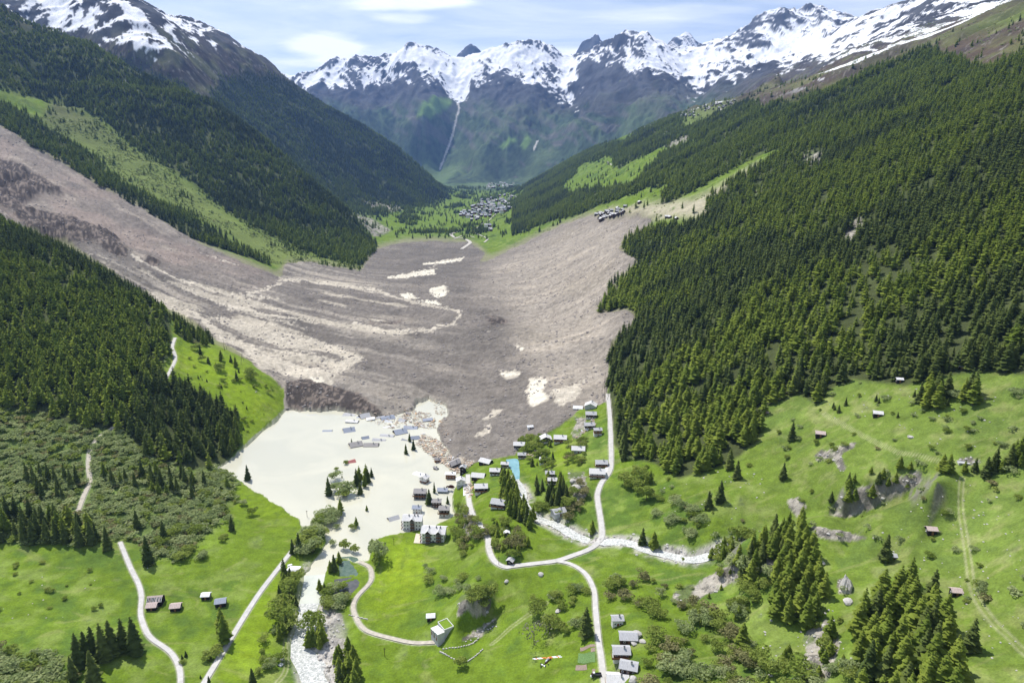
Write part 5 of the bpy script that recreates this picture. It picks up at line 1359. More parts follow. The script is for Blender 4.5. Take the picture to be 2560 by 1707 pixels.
metal_d = new_mat('dark_metal', (.05, .05, .055), .5, .5)
wood_pale = new_mat('splintered_wood', (.52, .42, .32), .9, .15, noise=(3, .35))
turf = new_mat('roof_turf', (.17, .26, .03), .95, .05, noise=(1.5, .2))

class MB:
    def __init__(s): s.v, s.f, s.m, s.mats = [], [], [], []
    def mi(s, mat):
        if mat not in s.mats: s.mats.append(mat)
        return s.mats.index(mat)
    def add(s, V, Fc, mat):
        n = len(s.v); s.v += [tuple(v) for v in V]; s.f += [tuple(i + n for i in f) for f in Fc]; s.m += [s.mi(mat)] * len(Fc); return s
    def box(s, x0, x1, y0, y1, z0, z1, mat, mx=None):
        V = [Vector(c) for c in ((x0, y0, z0), (x1, y0, z0), (x1, y1, z0), (x0, y1, z0), (x0, y0, z1), (x1, y0, z1), (x1, y1, z1), (x0, y1, z1))]
        if mx is not None: V = [mx @ v for v in V]
        return s.add(V, [(0, 3, 2, 1), (4, 5, 6, 7), (0, 1, 5, 4), (1, 2, 6, 5), (2, 3, 7, 6), (3, 0, 4, 7)], mat)
    def obj(s, name, parent=None, smooth=False):
        me = mesh_of(name, s.v, s.f, s.mats, s.m, smooth)
        o = bpy.data.objects.new(name, me); COL.objects.link(o)
        if parent is not None: o.parent = parent
        return o

def empty(name, loc, rot, label, cat, group=None):
    e = bpy.data.objects.new(name, None); COL.objects.link(e); e.location = loc; e.rotation_euler = rot; e.empty_display_size = .5
    e['label'] = label; e['category'] = cat
    if group: e['group'] = group
    return e

WIN = {}
def window(parent, x, y, z, w, h, side, frame=frame_w):
    """side: f (towards -y), b, l, r"""
    k = (round(w, 2), round(h, 2), side in 'fb', frame.name)
    if k not in WIN:
        a = MB(); b = MB()
        if side in 'fb':
            a.box(-w / 2, w / 2, -.07, .07, 0, .10, frame).box(-w / 2, w / 2, -.07, .07, h - .1, h, frame).box(-w / 2, -w / 2 + .1, -.07, .07, .1, h - .1, frame).box(w / 2 - .1, w / 2, -.07, .07, .1, h - .1, frame)
            b.box(-w / 2 + .1, w / 2 - .1, -.045, .045, .1, h - .1, glass)
        else:
            a.box(-.07, .07, -w / 2, w / 2, 0, .10, frame).box(-.07, .07, -w / 2, w / 2, h - .1, h, frame).box(-.07, .07, -w / 2, -w / 2 + .1, .1, h - .1, frame).box(-.07, .07, w / 2 - .1, w / 2, .1, h - .1, frame)
            b.box(-.045, .045, -w / 2 + .1, w / 2 - .1, .1, h - .1, glass)
        WIN[k] = (mesh_of('window', a.v, a.f, a.mats, a.m), mesh_of('pane', b.v, b.f, b.mats, b.m))
    o = bpy.data.objects.new('window', WIN[k][0]); COL.objects.link(o); o.parent = parent; o.location = (x, y, z)
    p = bpy.data.objects.new('pane', WIN[k][1]); COL.objects.link(p); p.parent = o

def roof_mesh(w, d, e, rise, ov, roof, th=.22, axis='x', skew=0):
    """two slabs meeting at the ridge"""
    b = MB()
    L_, S = (w / 2 + ov, d / 2 + ov)
    run = d / 2
    drop = rise * ov / run
    for s in (-1, 1):
        V = [(-L_, s * S, e - drop), (L_, s * S, e - drop), (L_, 0, e + rise), (-L_, 0, e + rise)]
        T = [(x, y, z + th) for x, y, z in V]
        Q = V + T
        Fc = [(0, 1, 2, 3), (4, 7, 6, 5), (0, 4, 5, 1), (1, 5, 6, 2), (3, 2, 6, 7), (0, 3, 7, 4)]
        b.add(Q, Fc, roof)
    return b

def house(name, x, y, wpx, label, roof=roof_grey, wall=timber_dark, base=plaster, depthr=.8, eave=4.6, rise=None, rot=0, basefrac=.35, sunk=0.0, tilt=(0, 0), gable=False, wins=3, floors=2, chim=1, ov=.7, group=None, cat='house', balcony=False, door=True, dormers=0, xy=None):
    """x, y: middle of the roof-and-wall block in the photograph, wpx its width there"""
    p = atS(x, y) if xy is None else xy
    w = wpx * depth(p) / 1706.67
    w -= 2 * ov if w > 4 else .3
    sc = 1.0
    d = w * depthr
    if gable: w, d = d, w
    if rise is None: rise = (d / 2) * .5
    # the block middle sits about half its height above the ground
    lift = (eave + rise * .6) * .5 - sunk * .4
    s = slope(y * .91875)
    p = Vector((p.x, p.y, p.z)) + Vector((p.x, p.y, p.z - CAM_H)).normalized() * 0
    # walk towards the camera so that the block middle, not its foot, meets the sight line
    hd = lift / max(.25, -s)
    q = Vector((p.x, p.y, 0)); q *= (1 - hd / q.length); q.z = gz(q.x, q.y)
    if sunk: q.z = 0
    e = empty(name, q, (R(tilt[0]), R(tilt[1]), R(rot + (90 if gable else 0))), label, cat, group)
    e.location.z -= sunk + .15
    foot = -1.4 if not sunk else -.5
    bz = eave * basefrac
    a = MB()
    if basefrac > 0:
        MB().box(-w / 2 - .06, w / 2 + .06, -d / 2 - .06, d / 2 + .06, foot, bz, base).obj('ground_storey', e)
    b0 = bz if basefrac > 0 else foot
    V = [(-w / 2, -d / 2, b0), (w / 2, -d / 2, b0), (w / 2, d / 2, b0), (-w / 2, d / 2, b0), (-w / 2, -d / 2, eave), (w / 2, -d / 2, eave), (w / 2, d / 2, eave), (-w / 2, d / 2, eave), (-w / 2, 0, eave + rise - .02), (w / 2, 0, eave + rise - .02)]
    a.add(V, [(0, 3, 2, 1), (0, 1, 5, 4), (2, 3, 7, 6), (1, 2, 6, 9, 5), (3, 0, 4, 8, 7)], wall)
    a.obj('wall', e)
    rb = roof_mesh(w, d, eave, rise, ov, roof)
    ro = rb.obj('roof', e)
    for k in range(chim):
        cxp = w * (.18 if k == 0 else -.25)
        MB().box(cxp - .35, cxp + .35, -d * .12 - .35, -d * .12 + .35, eave + rise * .5, eave + rise + 1.0, plaster_grey).box(cxp - .42, cxp + .42, -d * .12 - .42, -d * .12 + .42, eave + rise + 1.002, eave + rise + 1.14, metal_d).obj('chimney', ro)
    for k in range(dormers):
        dx = -w * .22 + k * w * .46
        dm = MB(); zz = eave + rise * .25
        dm.box(dx - 1.5, dx + 1.5, -d / 2 - .1, -d * .08, eave - .4, zz + 1.6, timber_dark)
        dm.add([(dx - 1.9, -d / 2 - .7, zz + 1.3), (dx, -d / 2 - .7, zz + 2.9), (dx, -d * .02, zz + 2.9), (dx - 1.9, -d * .02, zz + 1.3)], [(0, 1, 2, 3)], roof)
        dm.add([(dx + 1.9, -d / 2 - .7, zz + 1.3), (dx, -d / 2 - .7, zz + 2.9), (dx, -d * .02, zz + 2.9), (dx + 1.9, -d * .02, zz + 1.3)], [(0, 3, 2, 1)], roof)
        dm.add([(dx - 1.5, -d / 2 - .12, zz + 1.6), (dx + 1.5, -d / 2 - .12, zz + 1.6), (dx, -d / 2 - .12, zz + 2.8)], [(0, 1, 2)], timber_dark)
        dm.obj('dormer', ro)
    ww, hh = (.95, 1.0)
    for fl in range(floors):
        z = eave * (fl + .32) / floors
        if z + hh > eave - .1: break
        for k in range(wins):
            xx = -w / 2 + w * (k + .5) / wins
            window(e, xx, -d / 2 - (.09 if True else 0), z, ww, hh, 'f')
        for k in range(max(1, wins - 1)):
            yy = -d / 2 + d * (k + .5) / max(1, wins - 1)
            window(e, w / 2 + .08, yy, z, ww, hh, 'r'); window(e, -w / 2 - .08, yy, z, ww, hh, 'l')
    if gable and wins:
        window(e, w / 2 + .03, 0, eave + .1, .9, .8, 'r'); window(e, -w / 2 - .03, 0, eave + .1, .9, .8, 'l')
    if door and not sunk:
        MB().box(w * .02 - .5, w * .02 + .5, -d / 2 - .16, -d / 2 - .07, 0, 2.05, timber_brown).obj('door', e)
    if balcony:
        for fl in range(1, floors):
            z = eave * fl / floors - .2
            bb = MB().box(-w / 2 - .9, w / 2, -d / 2 - 1.4, -d / 2 - .1, z, z + .14, timber_dark)
            bb.box(-w / 2 - .9, w / 2, -d / 2 - 1.4, -d / 2 - 1.32, z + .14, z + 1.0, timber_brown).box(-w / 2 - 1.0, -w / 2 - .9, -d / 2 - 1.4, d * .3, z, z + 1.0, timber_brown)
            bb.obj('balcony', e)
    return e

H = house
# flooded village, still standing
H('chalet', 1051, 1232, 32, 'large grey roofed chalet standing in the flood with a dark balcony front', roof_brown, timber_dark, timber_black, eave=5.4, wins=4, balcony=True, rot=-3)
H('house', 1107, 1224, 27, 'blue roofed flooded house with an oval dormer, beside the columnar spruce', roof_blue, plaster_green, plaster_green, eave=3.2, wins=3, floors=1, sunk=1.2, rot=-4, depthr=.7)
H('chalet', 1092, 1256, 25, 'brown chalet in the flood between the two dark spruces', roof_brown, timber_dark, timber_dark, eave=5.0, wins=3, rot=-2)
H('chalet', 1111, 1276, 28, 'chalet with white ground storey at the edge of the flood under the bank', roof_brown, timber_dark, plaster, eave=6.0, wins=3, balcony=True, rot=-3)
H('house', 1043, 1272, 24, 'white walled house with a lilac grey roof behind the apartment block', roof_blue, plaster, plaster, eave=4.6, wins=3, rot=-4)
def apartment(x, y, wpx, label, bays, roof, sunk=0, rot=0):
    p = atS(x, y); w = wpx * depth(p) / 1706.67 - 1.6; d = w * .62; eave = 8.2; rise = d * .24
    q = Vector((p.x, p.y, 0)); q *= (1 - 6.2 / q.length); q.z = gz(q.x, q.y) - .2
    e = empty('apartment_house', q, (0, 0, R(rot)), label, 'apartment house')
    MB().add([(-w / 2, -d / 2, -1.5), (w / 2, -d / 2, -1.5), (w / 2, d / 2, -1.5), (-w / 2, d / 2, -1.5), (-w / 2, -d / 2, eave), (w / 2, -d / 2, eave), (w / 2, d / 2, eave), (-w / 2, d / 2, eave), (-w / 2, 0, eave + rise), (w / 2, 0, eave + rise)],
             [(0, 1, 5, 4), (2, 3, 7, 6), (1, 2, 6, 9, 5), (3, 0, 4, 8, 7)], plaster).obj('wall', e)
    ro = roof_mesh(w, d, eave, rise, 1.0, roof, .3).obj('roof', e)
    for cx_ in (-.2, .12, .3): MB().box(w * cx_ - .35, w * cx_ + .35, -d * .1 - .3, -d * .1 + .3, eave + rise * .5, eave + rise + 1.1, metal_d).obj('chimney', ro)
    for bx in bays:                                  # projecting timber bay crowned by a cross gable
        X0 = bx * w; bw = w * .105
        bm_ = MB().box(X0 - bw, X0 + bw, -d / 2 - 1.0, -d / 2 + .1, -1.2, eave + .2, timber_dark)
        bm_.add([(X0 - bw, -d / 2 - 1.0, eave + .2), (X0 + bw, -d / 2 - 1.0, eave + .2), (X0, -d / 2 - 1.0, eave + rise * .85)], [(0, 1, 2)], timber_dark)
        bay = bm_.obj('timber_bay', e)
        g = MB()
        for s in (-1, 1):
            V = [(X0 + s * (bw + .6), -d / 2 - 1.7, eave - .1), (X0, -d / 2 - 1.7, eave + rise * .95), (X0, -d * .04, eave + rise * .95), (X0 + s * (bw + .6), -d * .22, eave - .1)]
            V += [(a_, b_, c_ + .25) for a_, b_, c_ in V]
            g.add(V, [(0, 1, 2, 3), (4, 7, 6, 5), (0, 4, 5, 1), (0, 3, 7, 4), (2, 3, 7, 6)], roof)
        g.obj('cross_gable', ro)
        for fl in range(3):
            z = .5 + fl * 2.7
            for s in (-.5, .5): window(e, X0 + s * bw, -d / 2 - 1.09, z, 1.0, 1.3, 'f')
            MB().box(X0 - bw, X0 + bw, -d / 2 - 2.0, -d / 2 - 1.1, z - .4, z - .28, timber_dark).box(X0 - bw, X0 + bw, -d / 2 - 2.0, -d / 2 - 1.94, z - .28, z + .5, timber_brown).obj('balcony', e)
    nb = 6
    for k in range(nb):
        xx = -w / 2 + w * (k + .5) / nb
        if any(abs(xx - b_ * w) < w * .13 for b_ in bays): continue
        for fl in range(3): window(e, xx, -d / 2 - .08, .6 + fl * 2.7, 1.1, 1.2, 'f')
    for fl in range(3):
        z = .2 + fl * 2.7
        MB().box(-w / 2 - 1.6, -w / 2 - .02, -d / 2, d * .2, z, z + .15, concrete).box(-w / 2 - 1.6, -w / 2 - 1.52, -d / 2, d * .2, z + .15, z + 1.05, timber_brown).obj('balcony', e)
        for yy in (-.25, .1, .35): window(e, w / 2 + .08, d * yy, z + .6, 1.0, 1.2, 'r'); window(e, -w / 2 - .08, d * yy, z + .4, 1.0, 1.5, 'l')
    MB().box(-.6, .6, -d / 2 - .14, -d / 2 - .02, 0, 2.2, glass).obj('door', e)
    return e
apartment(1033, 1306, 49, 'white and brown apartment house at the flood edge, the farther of the two', (0.02,), roof_pale, rot=-3)
apartment(1086, 1338, 60, 'white and brown apartment house with two cross gables on the bright meadow', (-.22, .26), roof_pale, rot=-5)
H('house', 1061, 1196, 22, 'pale gabled house leaning in the flood in front of the white sheet roof', roof_pale, plaster, timber_brown, eave=4.4, wins=2, gable=True, rot=-28, depthr=.9)
H('timber_house', 1126.6, 1187.5, 27, 'flat roofed brown timber house at the shore below the wreckage', roof_tin, timber_brown, timber_brown, eave=4.4, rise=.7, wins=3, rot=-4, floors=1, depthr=.55)
H('house', 1152, 1206, 24, 'white gabled house directly beside the village road end', roof_pale, plaster, plaster_grey, eave=5.6, wins=3, gable=True, rot=8, depthr=.8, balcony=False)
H('wrecked_house', 1139, 1153, 27, 'tilted black wrecked house in the timber wreckage', roof_brown, timber_black, timber_black, eave=4.4, wins=2, rot=24, tilt=(10, -14), floors=1, basefrac=0)
H('barn', 1158, 1173, 17, 'tall dark barn at the top end of the village road', roof_grey, timber_black, timber_black, eave=7, wins=1, rot=-14, gable=True)
H('wrecked_house', 1091.6, 1149, 15, 'small brown wreck in the timber raft', roof_brown, timber_brown, timber_brown, eave=3, wins=1, tilt=(8, 10), rot=20, floors=1, basefrac=0)
H('wrecked_house', 1088, 1169, 13, 'small overturned brown hut in the flood below the timber raft', roof_brown, timber_dark, timber_dark, eave=2.2, wins=0, tilt=(-10, 14), rot=-30, floors=1, basefrac=0, sunk=.8)
# roofs showing above the flood
for x, y, w_, lab, rf, sk, rt, tl, dr, gb, rise in (
    (818.7, 1075.5, 21, 'flat blue grey roof floating alone far left in the flood', roof_blue, 2.6, 2, (4, 0), .5, False, .9),
    (872, 1073, 25, 'steep blue gable roof standing out of the flood', roof_blue, 2.4, 22, (0, 0), .9, False, 3.0),
    (913, 1093, 16, 'small dark blue gable roof in the middle of the flood', roof_blue, 2.5, 24, (0, 0), .8, False, 2.0),
    (889, 1109, 28, 'brown grey gable roof in the flood with a dark gable wall', roof_brown, 1.8, 26, (0, 0), .85, False, 2.6),
    (928, 1110, 32, 'wide brown hipped roof in the flood beside the gable roof', roof_brown, 2.0, 1, (0, 0), .55, False, 1.8),
    (947.5, 1098, 29, 'flat pale grey roof just above the wide brown roof', roof_grey, 2.6, -6, (5, 4), .5, False, 1.2),
    (968, 1087.5, 31, 'long pale grey roof below the blue gabled one', roof_grey, 2.7, -12, (5, 0), .5, False, 1.2),
    (1000, 1077, 28, 'blue grey cross gabled roof near the floating timber', roof_blue, 1.9, 28, (0, 0), .9, False, 2.8),
    (1026.6, 1067, 30, 'pair of joined blue grey roofs beside the timber', roof_blue, 2.3, -2, (0, 3), .6, False, 1.7),
    (1037, 1093, 20, 'blue roof half sunk behind the leaning spruce', roof_blue, 1.9, 12, (0, 0), .7, False, 2.0),
    (1011, 1098, 14, 'small tilted grey roof edge left of the leaning spruce', roof_grey, 2.5, -20, (6, 10), .6, False, 1.2),
    (927, 1046, 18, 'white topped dark hut near the debris front', roof_tin, 1.4, 12, (0, -6), .8, False, .6),
    (880, 1052, 28, 'white house torn half under with a dark roof panel', roof_pale, 1.9, -6, (-8, 3), .6, False, 1.2),
    (910.5, 1029, 23, 'steep grey gable roof pushed against the debris front', roof_grey, 1.9, 32, (0, 0), .95, False, 2.9),
    (906.7, 1042, 26, 'flat blue roof sheet below the steep roof at the debris front', roof_blue, 2.9, 0, (4, 0), .45, False, .8),
    (873.5, 1036, 27, 'flattened grey roof left of the steep roof at the debris front', roof_grey, 2.7, -12, (5, 5), .6, False, 1.0),
    (951, 1040, 20, 'broken grey roof at the west end of the wreck row', roof_grey, 2.5, 20, (4, -6), .6, False, 1.4),
    (969, 1043, 30, 'large blue grey roof in the middle of the wreck row', roof_blue, 2.3, 28, (6, -3), .7, False, 2.0),
    (972, 1052, 17, 'split white roof in front of the wreck row', roof_tin, 2.4, -18, (7, 8), .6, False, 1.4),
    (972, 1065.6, 25, 'thin pale roof sheet awash below the wreck row', roof_pale, 2.9, 24, (3, 0), .5, False, .6),
    (1006, 1049, 17, 'grey roof stump between the wreck row and the timber', roof_grey, 2.3, -30, (0, 6), .8, False, 1.8),
    (1070, 1048, 21, 'dark blue house wreck wrapped in splintered timber', roof_blue, 1.2, 4, (4, -5), .6, False, 1.2),
    (1020, 1033, 12, 'black hut wreck at the edge of the debris', roof_brown, 1.6, 15, (-12, 8), .7, False, 1.2),
    (780, 1036, 22, 'pale sheet roof awash near the western debris front', roof_grey, 3.0, 12, (3, 0), .4, False, .5),
    (877, 1152, 21, 'faded red roof drifting alone in the flood', roof_red, 2.4, 26, (6, -6), .7, False, 1.4),
    (983, 1293, 24, 'grey gable roof sunk to the eaves near the bright meadow', roof_grey, 2.3, 32, (2, 0), .75, False, 1.8),
    (1048, 1183.7, 27, 'flat white sheet roof behind the leaning pale house', roof_tin, 2.6, -30, (3, 0), .6, False, .8)):
    H('flooded_house', x, y, w_ * 1.16, lab, rf, timber_dark if 'white' not in lab else plaster, timber_dark, sunk=sk, eave=2.6, rise=rise, rot=rt, tilt=tl, depthr=dr, gable=gb, wins=2, floors=1, chim=1 if w_ > 24 else 0, basefrac=0, ov=.55, door=False)
# houses on the dry village slopes
for x, y, w_, lab, rf, wl, ea, rt, gb, wn_, fl in (
    (1215, 1154, 26, 'pale roofed dark barn on the grassy tip under the debris', roof_pale, timber_black, 3.0, -30, False, 1, 1),
    (1238, 1178.6, 23, 'bright roofed house just left of the turquoise pool', roof_pale, timber_dark, 4.4, -4, False, 3, 2),
    (1196, 1189, 28, 'low dark barn with a long pale roof beside the village road', roof_pale, timber_black, 2.4, -10, False, 0, 1),
    (1202.6, 1220.7, 28, 'black timber house with three roof vents above the village road', roof_pale, timber_black, 5.6, 3, False, 2, 2),
    (1247, 1257.7, 31, 'grey roofed house hidden among trees above the stream', roof_grey, timber_dark, 4.4, -16, False, 3, 2),
    (1262.5, 1163, 17, 'small house at the edge of the turquoise pool', roof_pale, timber_dark, 4.2, -8, False, 2, 2),
    (1298, 1112, 24, 'black timber house at the brink of the debris', roof_pale, timber_black, 5.0, -4, False, 2, 2),
    (1304.8, 1138, 18, 'dark timber house just above the turquoise pool', roof_grey, timber_dark, 4.4, -3, False, 2, 2),
    (1362, 1151, 22, 'house with bright roof in the middle of the upper village', roof_pale, timber_dark, 4.4, -12, False, 2, 2),
    (1374.9, 1185, 20, 'upper of two stacked houses above the dark spruces', roof_grey, timber_dark, 4.6, -4, False, 2, 2),
    (1380.8, 1203, 20, 'lower of two stacked houses above the dark spruces', roof_pale, timber_dark, 5.0, -3, False, 2, 2),
    (1396, 1276, 29, 'weathered barn with a twisted roof beside the stream', roof_grey, plaster_grey, 3.4, 24, False, 1, 1),
    (1363.8, 1097, 25, 'dark house at the debris edge with a pale gable roof', roof_pale, timber_dark, 4.6, 4, True, 3, 2),
    (1400.8, 1096, 27, 'wide roofed house with white balcony among the upper trees', roof_pale, timber_dark, 4.6, -6, False, 3, 2),
    (1445.7, 1122.8, 28, 'pale roofed house on the upper village meadow', roof_pale, plaster_grey, 3.4, -6, False, 2, 1),
    (1472.8, 1063.8, 22, 'dark cottage with grey roof, second below the ruined house', roof_grey, timber_dark, 4.6, 3, False, 2, 2),
    (1494, 1078, 18, 'tall narrow house with orange timber front near the upper road', roof_grey, timber_brown, 6.4, 2, False, 2, 2),
    (1477.5, 1036.6, 23, 'dark cottage with grey roof just below the ruined house', roof_grey, timber_dark, 4.8, -5, False, 2, 2),
    (1477, 1016, 25, 'ruined stone house topmost of the village by the debris', roof_pale, plaster_grey, 3.4, -14, True, 1, 1),
    (1445, 1018, 20, 'crushed white roofed hut left of the ruined house', roof_tin, plaster, 1.8, -10, False, 0, 1),
    (1325, 1066, 13, 'tiny white hut at the debris edge', roof_tin, plaster, 2.4, 10, False, 0, 1),
    (1503.5, 1158, 26, 'upper of the twin grey roofed houses at the road bend', roof_grey, timber_dark, 4.2, -2, False, 3, 2),
    (1492.9, 1182, 33, 'lower of the twin houses at the road bend, with white terrace', roof_pale, plaster, 4.6, -5, False, 3, 2),
    (1261, 1323.5, 11, 'small white lean-to roof on the wooded knoll', roof_tin, timber_dark, 2.2, 40, False, 0, 1),
    (1267, 1333, 13, 'bright tin roofed shed on the wooded knoll', roof_tin, timber_dark, 2.6, 8, True, 0, 1),
    (1276, 1400, 13, 'tiny chapel like shed at the road bend', roof_grey, timber_black, 2.8, -25, True, 0, 1),
    (1076.8, 1541, 19, 'tin roofed field shed behind the concrete building', roof_tin, timber_black, 2.8, 6, False, 0, 1),
    (1543, 1551, 26, 'house with open dark terrace, first of the row right of the lower road', roof_grey, plaster, 4.4, 2, False, 2, 1),
    (1570, 1591, 38, 'long grey roof house leaning on the white rocks', roof_grey, timber_dark, 3.0, -3, False, 2, 1),
    (1552.7, 1629.5, 37, 'house with brown timber wall, third of the row right of the lower road', roof_grey, timber_brown, 4.6, -2, False, 3, 2),
    (1571.8, 1667, 38, 'house with two offset grey roofs near the bottom edge', roof_grey, timber_dark, 3.6, -16, False, 3, 1),
    (1543.8, 1700, 46, 'pale roofed house cut by the bottom edge beside the lower road', roof_pale, plaster, 4.4, -4, False, 3, 2)):
    H('house' if ea > 3.2 else 'shed', x, y, w_ * 1.22, lab, rf, wl, plaster if fl == 2 else wl, eave=ea * .9, rot=rt, gable=gb, wins=wn_, floors=fl, depthr=.75, basefrac=.4 if fl == 2 else 0, ov=.6, chim=1 if ea > 3.2 else 0, balcony=(w_ > 25 and fl == 2), cat='house' if ea > 3.2 else 'shed')
# field barns
for x, y, w_, lab, rf, rt, ea in (
    (381, 1515, 27, 'small barn with a patched tin roof in front of the unroofed one', roof_rust, 6, 2.6), (440, 1516, 27, 'barn with a rusty striped roof, middle of the left meadow', roof_rust, 8, 2.6),
    (515.5, 1489, 23, 'barn with a bright curved tin roof', roof_tin, 4, 2.8), (552, 1505, 28, 'barn with a blue grey roof behind the ragged larch', roof_blue, 14, 3.0),
    (2051, 1080, 24, 'log hut with a twin tin roof on the right slope', roof_rust, -18, 2.4), (2328.7, 1320, 26, 'log hut with a streaked tin roof beside the right track', roof_rust, -8, 2.6),
    (2230, 1390, 22, 'dark log hut under the sparse lone spruce', roof_grey, -6, 2.4), (2389, 1480, 27, 'log hut with a bright plank roof, lowest on the right pasture', roof_rust, -8, 2.6),
    (2249, 947, 17, 'little log hut at the foot of the great forest', roof_tin, -12, 2.4), (2195, 1031, 24, 'ruined stone hut on the upper right pasture', roof_pale, -20, 2.2), (1913, 1029, 15, 'half hidden hut at the forest edge', roof_rust, -10, 2.0),
    (2403, 913, 13, 'tiny hut between spruces at the forest edge', roof_grey, -10, 2.0)):
    H('barn', x, y, w_, lab, rf, timber_black, timber_black, eave=ea, rot=rt, wins=0, floors=1, depthr=.85, basefrac=0, ov=.5, chim=0, cat='barn', door=True)
# barn with its roof boards half gone: rafters are separate pieces
def open_barn():
    p = atS(397, 1500); w, d, ea, ri = 8.2, 6.4, 3.4, 2.2
    q = Vector((p.x, p.y - 3, 0)); q.z = gz(q.x, q.y) - .2
    e = empty('barn', q, (0, 0, R(8)), 'large barn with its roof half gone and bare rafters showing', 'barn')
    MB().add([(-w / 2, -d / 2, -1), (w / 2, -d / 2, -1), (w / 2, d / 2, -1), (-w / 2, d / 2, -1), (-w / 2, -d / 2, ea), (w / 2, -d / 2, ea), (w / 2, d / 2, ea), (-w / 2, d / 2, ea), (-w / 2, 0, ea + ri), (w / 2, 0, ea + ri)], [(0, 1, 5, 4), (2, 3, 7, 6), (1, 2, 6, 9, 5), (3, 0, 4, 8, 7)], timber_black).obj('wall', e)
    def slab(y0, y1, x0=-w / 2 - .4, x1=w / 2 + .4, mat=roof_rust, nm='roof'):
        z = lambda y: ea + ri * (1 - abs(y) / (d / 2)) + .05
        MB().add([(x0, y0, z(y0)), (x1, y0, z(y0)), (x1, y1, z(y1)), (x0, y1, z(y1)), (x0, y0, z(y0) + .12), (x1, y0, z(y0) + .12), (x1, y1, z(y1) + .12), (x0, y1, z(y1) + .12)], [(0, 3, 2, 1), (4, 5, 6, 7), (0, 1, 5, 4), (1, 2, 6, 5), (2, 3, 7, 6), (3, 0, 4, 7)], mat).obj(nm, e)
    slab(0, d / 2 + .4); slab(-.9, 0)
    for k in range(11):
        x0 = -w / 2 + k * w / 10 - .11
        slab(-d / 2 - .3, -.95, x0, x0 + .26, roof_pale, 'rafter')
    for k, x0 in enumerate((-2.9, .6, 2.2)): slab(-d / 2 - .3, -1.0, x0 + .3, x0 + .75, roof_rust, 'roof_board')
open_barn()
# concrete building with turf roof
def power_house():
    p = atS(1103, 1596)
    q = Vector((p.x, p.y, max(gz(p.x, p.y) - .3, gz(p.x + 4.5, p.y + 3) - 4.4, gz(p.x + 2.2, p.y + 5) - 4.4)))
    e = empty('concrete_building', q, (0, 0, R(33)), 'pale concrete building with a square turf roof and a stepped lower wing', 'building')
    k = 1.0
    # local x runs from the lower wing's street side towards the slope
    MB().box(.2, 5.9, -3.9, 3.9, -6, 5.4, concrete).box(.1, 6.0, -4.0, -3.7, 5.4, 5.9, plaster).box(.1, 6.0, 3.7, 4.0, 5.4, 5.9, plaster).box(.1, .4, -3.7, 3.7, 5.4, 5.9, plaster).box(5.7, 6.0, -3.7, 3.7, 5.4, 5.9, plaster).obj('main_block', e)
    MB().box(.42, 5.68, -3.68, 3.68, 5.42, 5.6, turf).obj('turf_roof', e)
    for i, (y0, y1, h) in enumerate(((-4.4, -1.5, 4.6), (-1.47, 1.3, 4.0), (1.33, 4.1, 3.4))):
        MB().box(-4.2, .18, y0, y1, -6, h, concrete).box(-4.3, .15, y0 + .02, y1 - .02, h + .003, h + .25, plaster).obj('lower_block', e)
        MB().box(-4.28, -4.18, y0 + 1.0, y0 + 2.0, 0, 2.2, timber_brown).obj('door', e)
        MB().box(-4.27, -4.18, y0 + .4, y0 + 2.3, 2.8, 3.3, glass).obj('window', e)
power_house()
# corrugated scrap roofs by the river
def sheet_stack(x, y, wpx, dr, label, mat, rot, h=1.0):
    p = atS(x, y); w = wpx * depth(p) / 1706.67
    e = empty('scrap_pile', p, (0, 0, R(rot)), label, 'scrap pile')
    for k in range(5):
        s = MB(); n = 8; d = w * dr; zz = h * (k + 1) / 5
        V, Fc = [], []
        off = rng.normal() * .15 * w
        for i in range(n + 1):
            xx = -w / 2 + w * i / n + off * .3
            for yy in (-d / 2, d / 2):
                V += [(xx, yy + off * .3, zz + (.06 if i % 2 else 0)), (xx, yy + off * .3, zz - .16 + (.06 if i % 2 else 0))]
        for i in range(n):
            a = i * 4
            Fc += [(a, a + 4, a + 6, a + 2), (a + 1, a + 3, a + 7, a + 5), (a, a + 1, a + 5, a + 4), (a + 2, a + 6, a + 7, a + 3)]
        s.add(V, Fc, mat); s.obj('sheet', e)
sheet_stack(734, 1425, 29, .55, 'wide stack of pale corrugated sheets beside the river track', roof_tin, -4, 1.6)
sheet_stack(725, 1414, 10, .6, 'small tilted sheet pile behind the wide stack', roof_tin, 30)
sheet_stack(728, 1441, 17, .3, 'narrow stack of white boards below the wide stack', roof_tin, 3, .7)
sheet_stack(728, 1450, 14, .35, 'lowest short stack of white boards by the river track', roof_tin, -4, .7)
sheet_stack(704, 1648, 12, 1.2, 'heap of grey sheets by the track fork', roof_grey, 30, 1.0)
sheet_stack(702, 1662, 10, .8, 'second heap of grey sheets by the track fork', roof_tin, 60, .8)
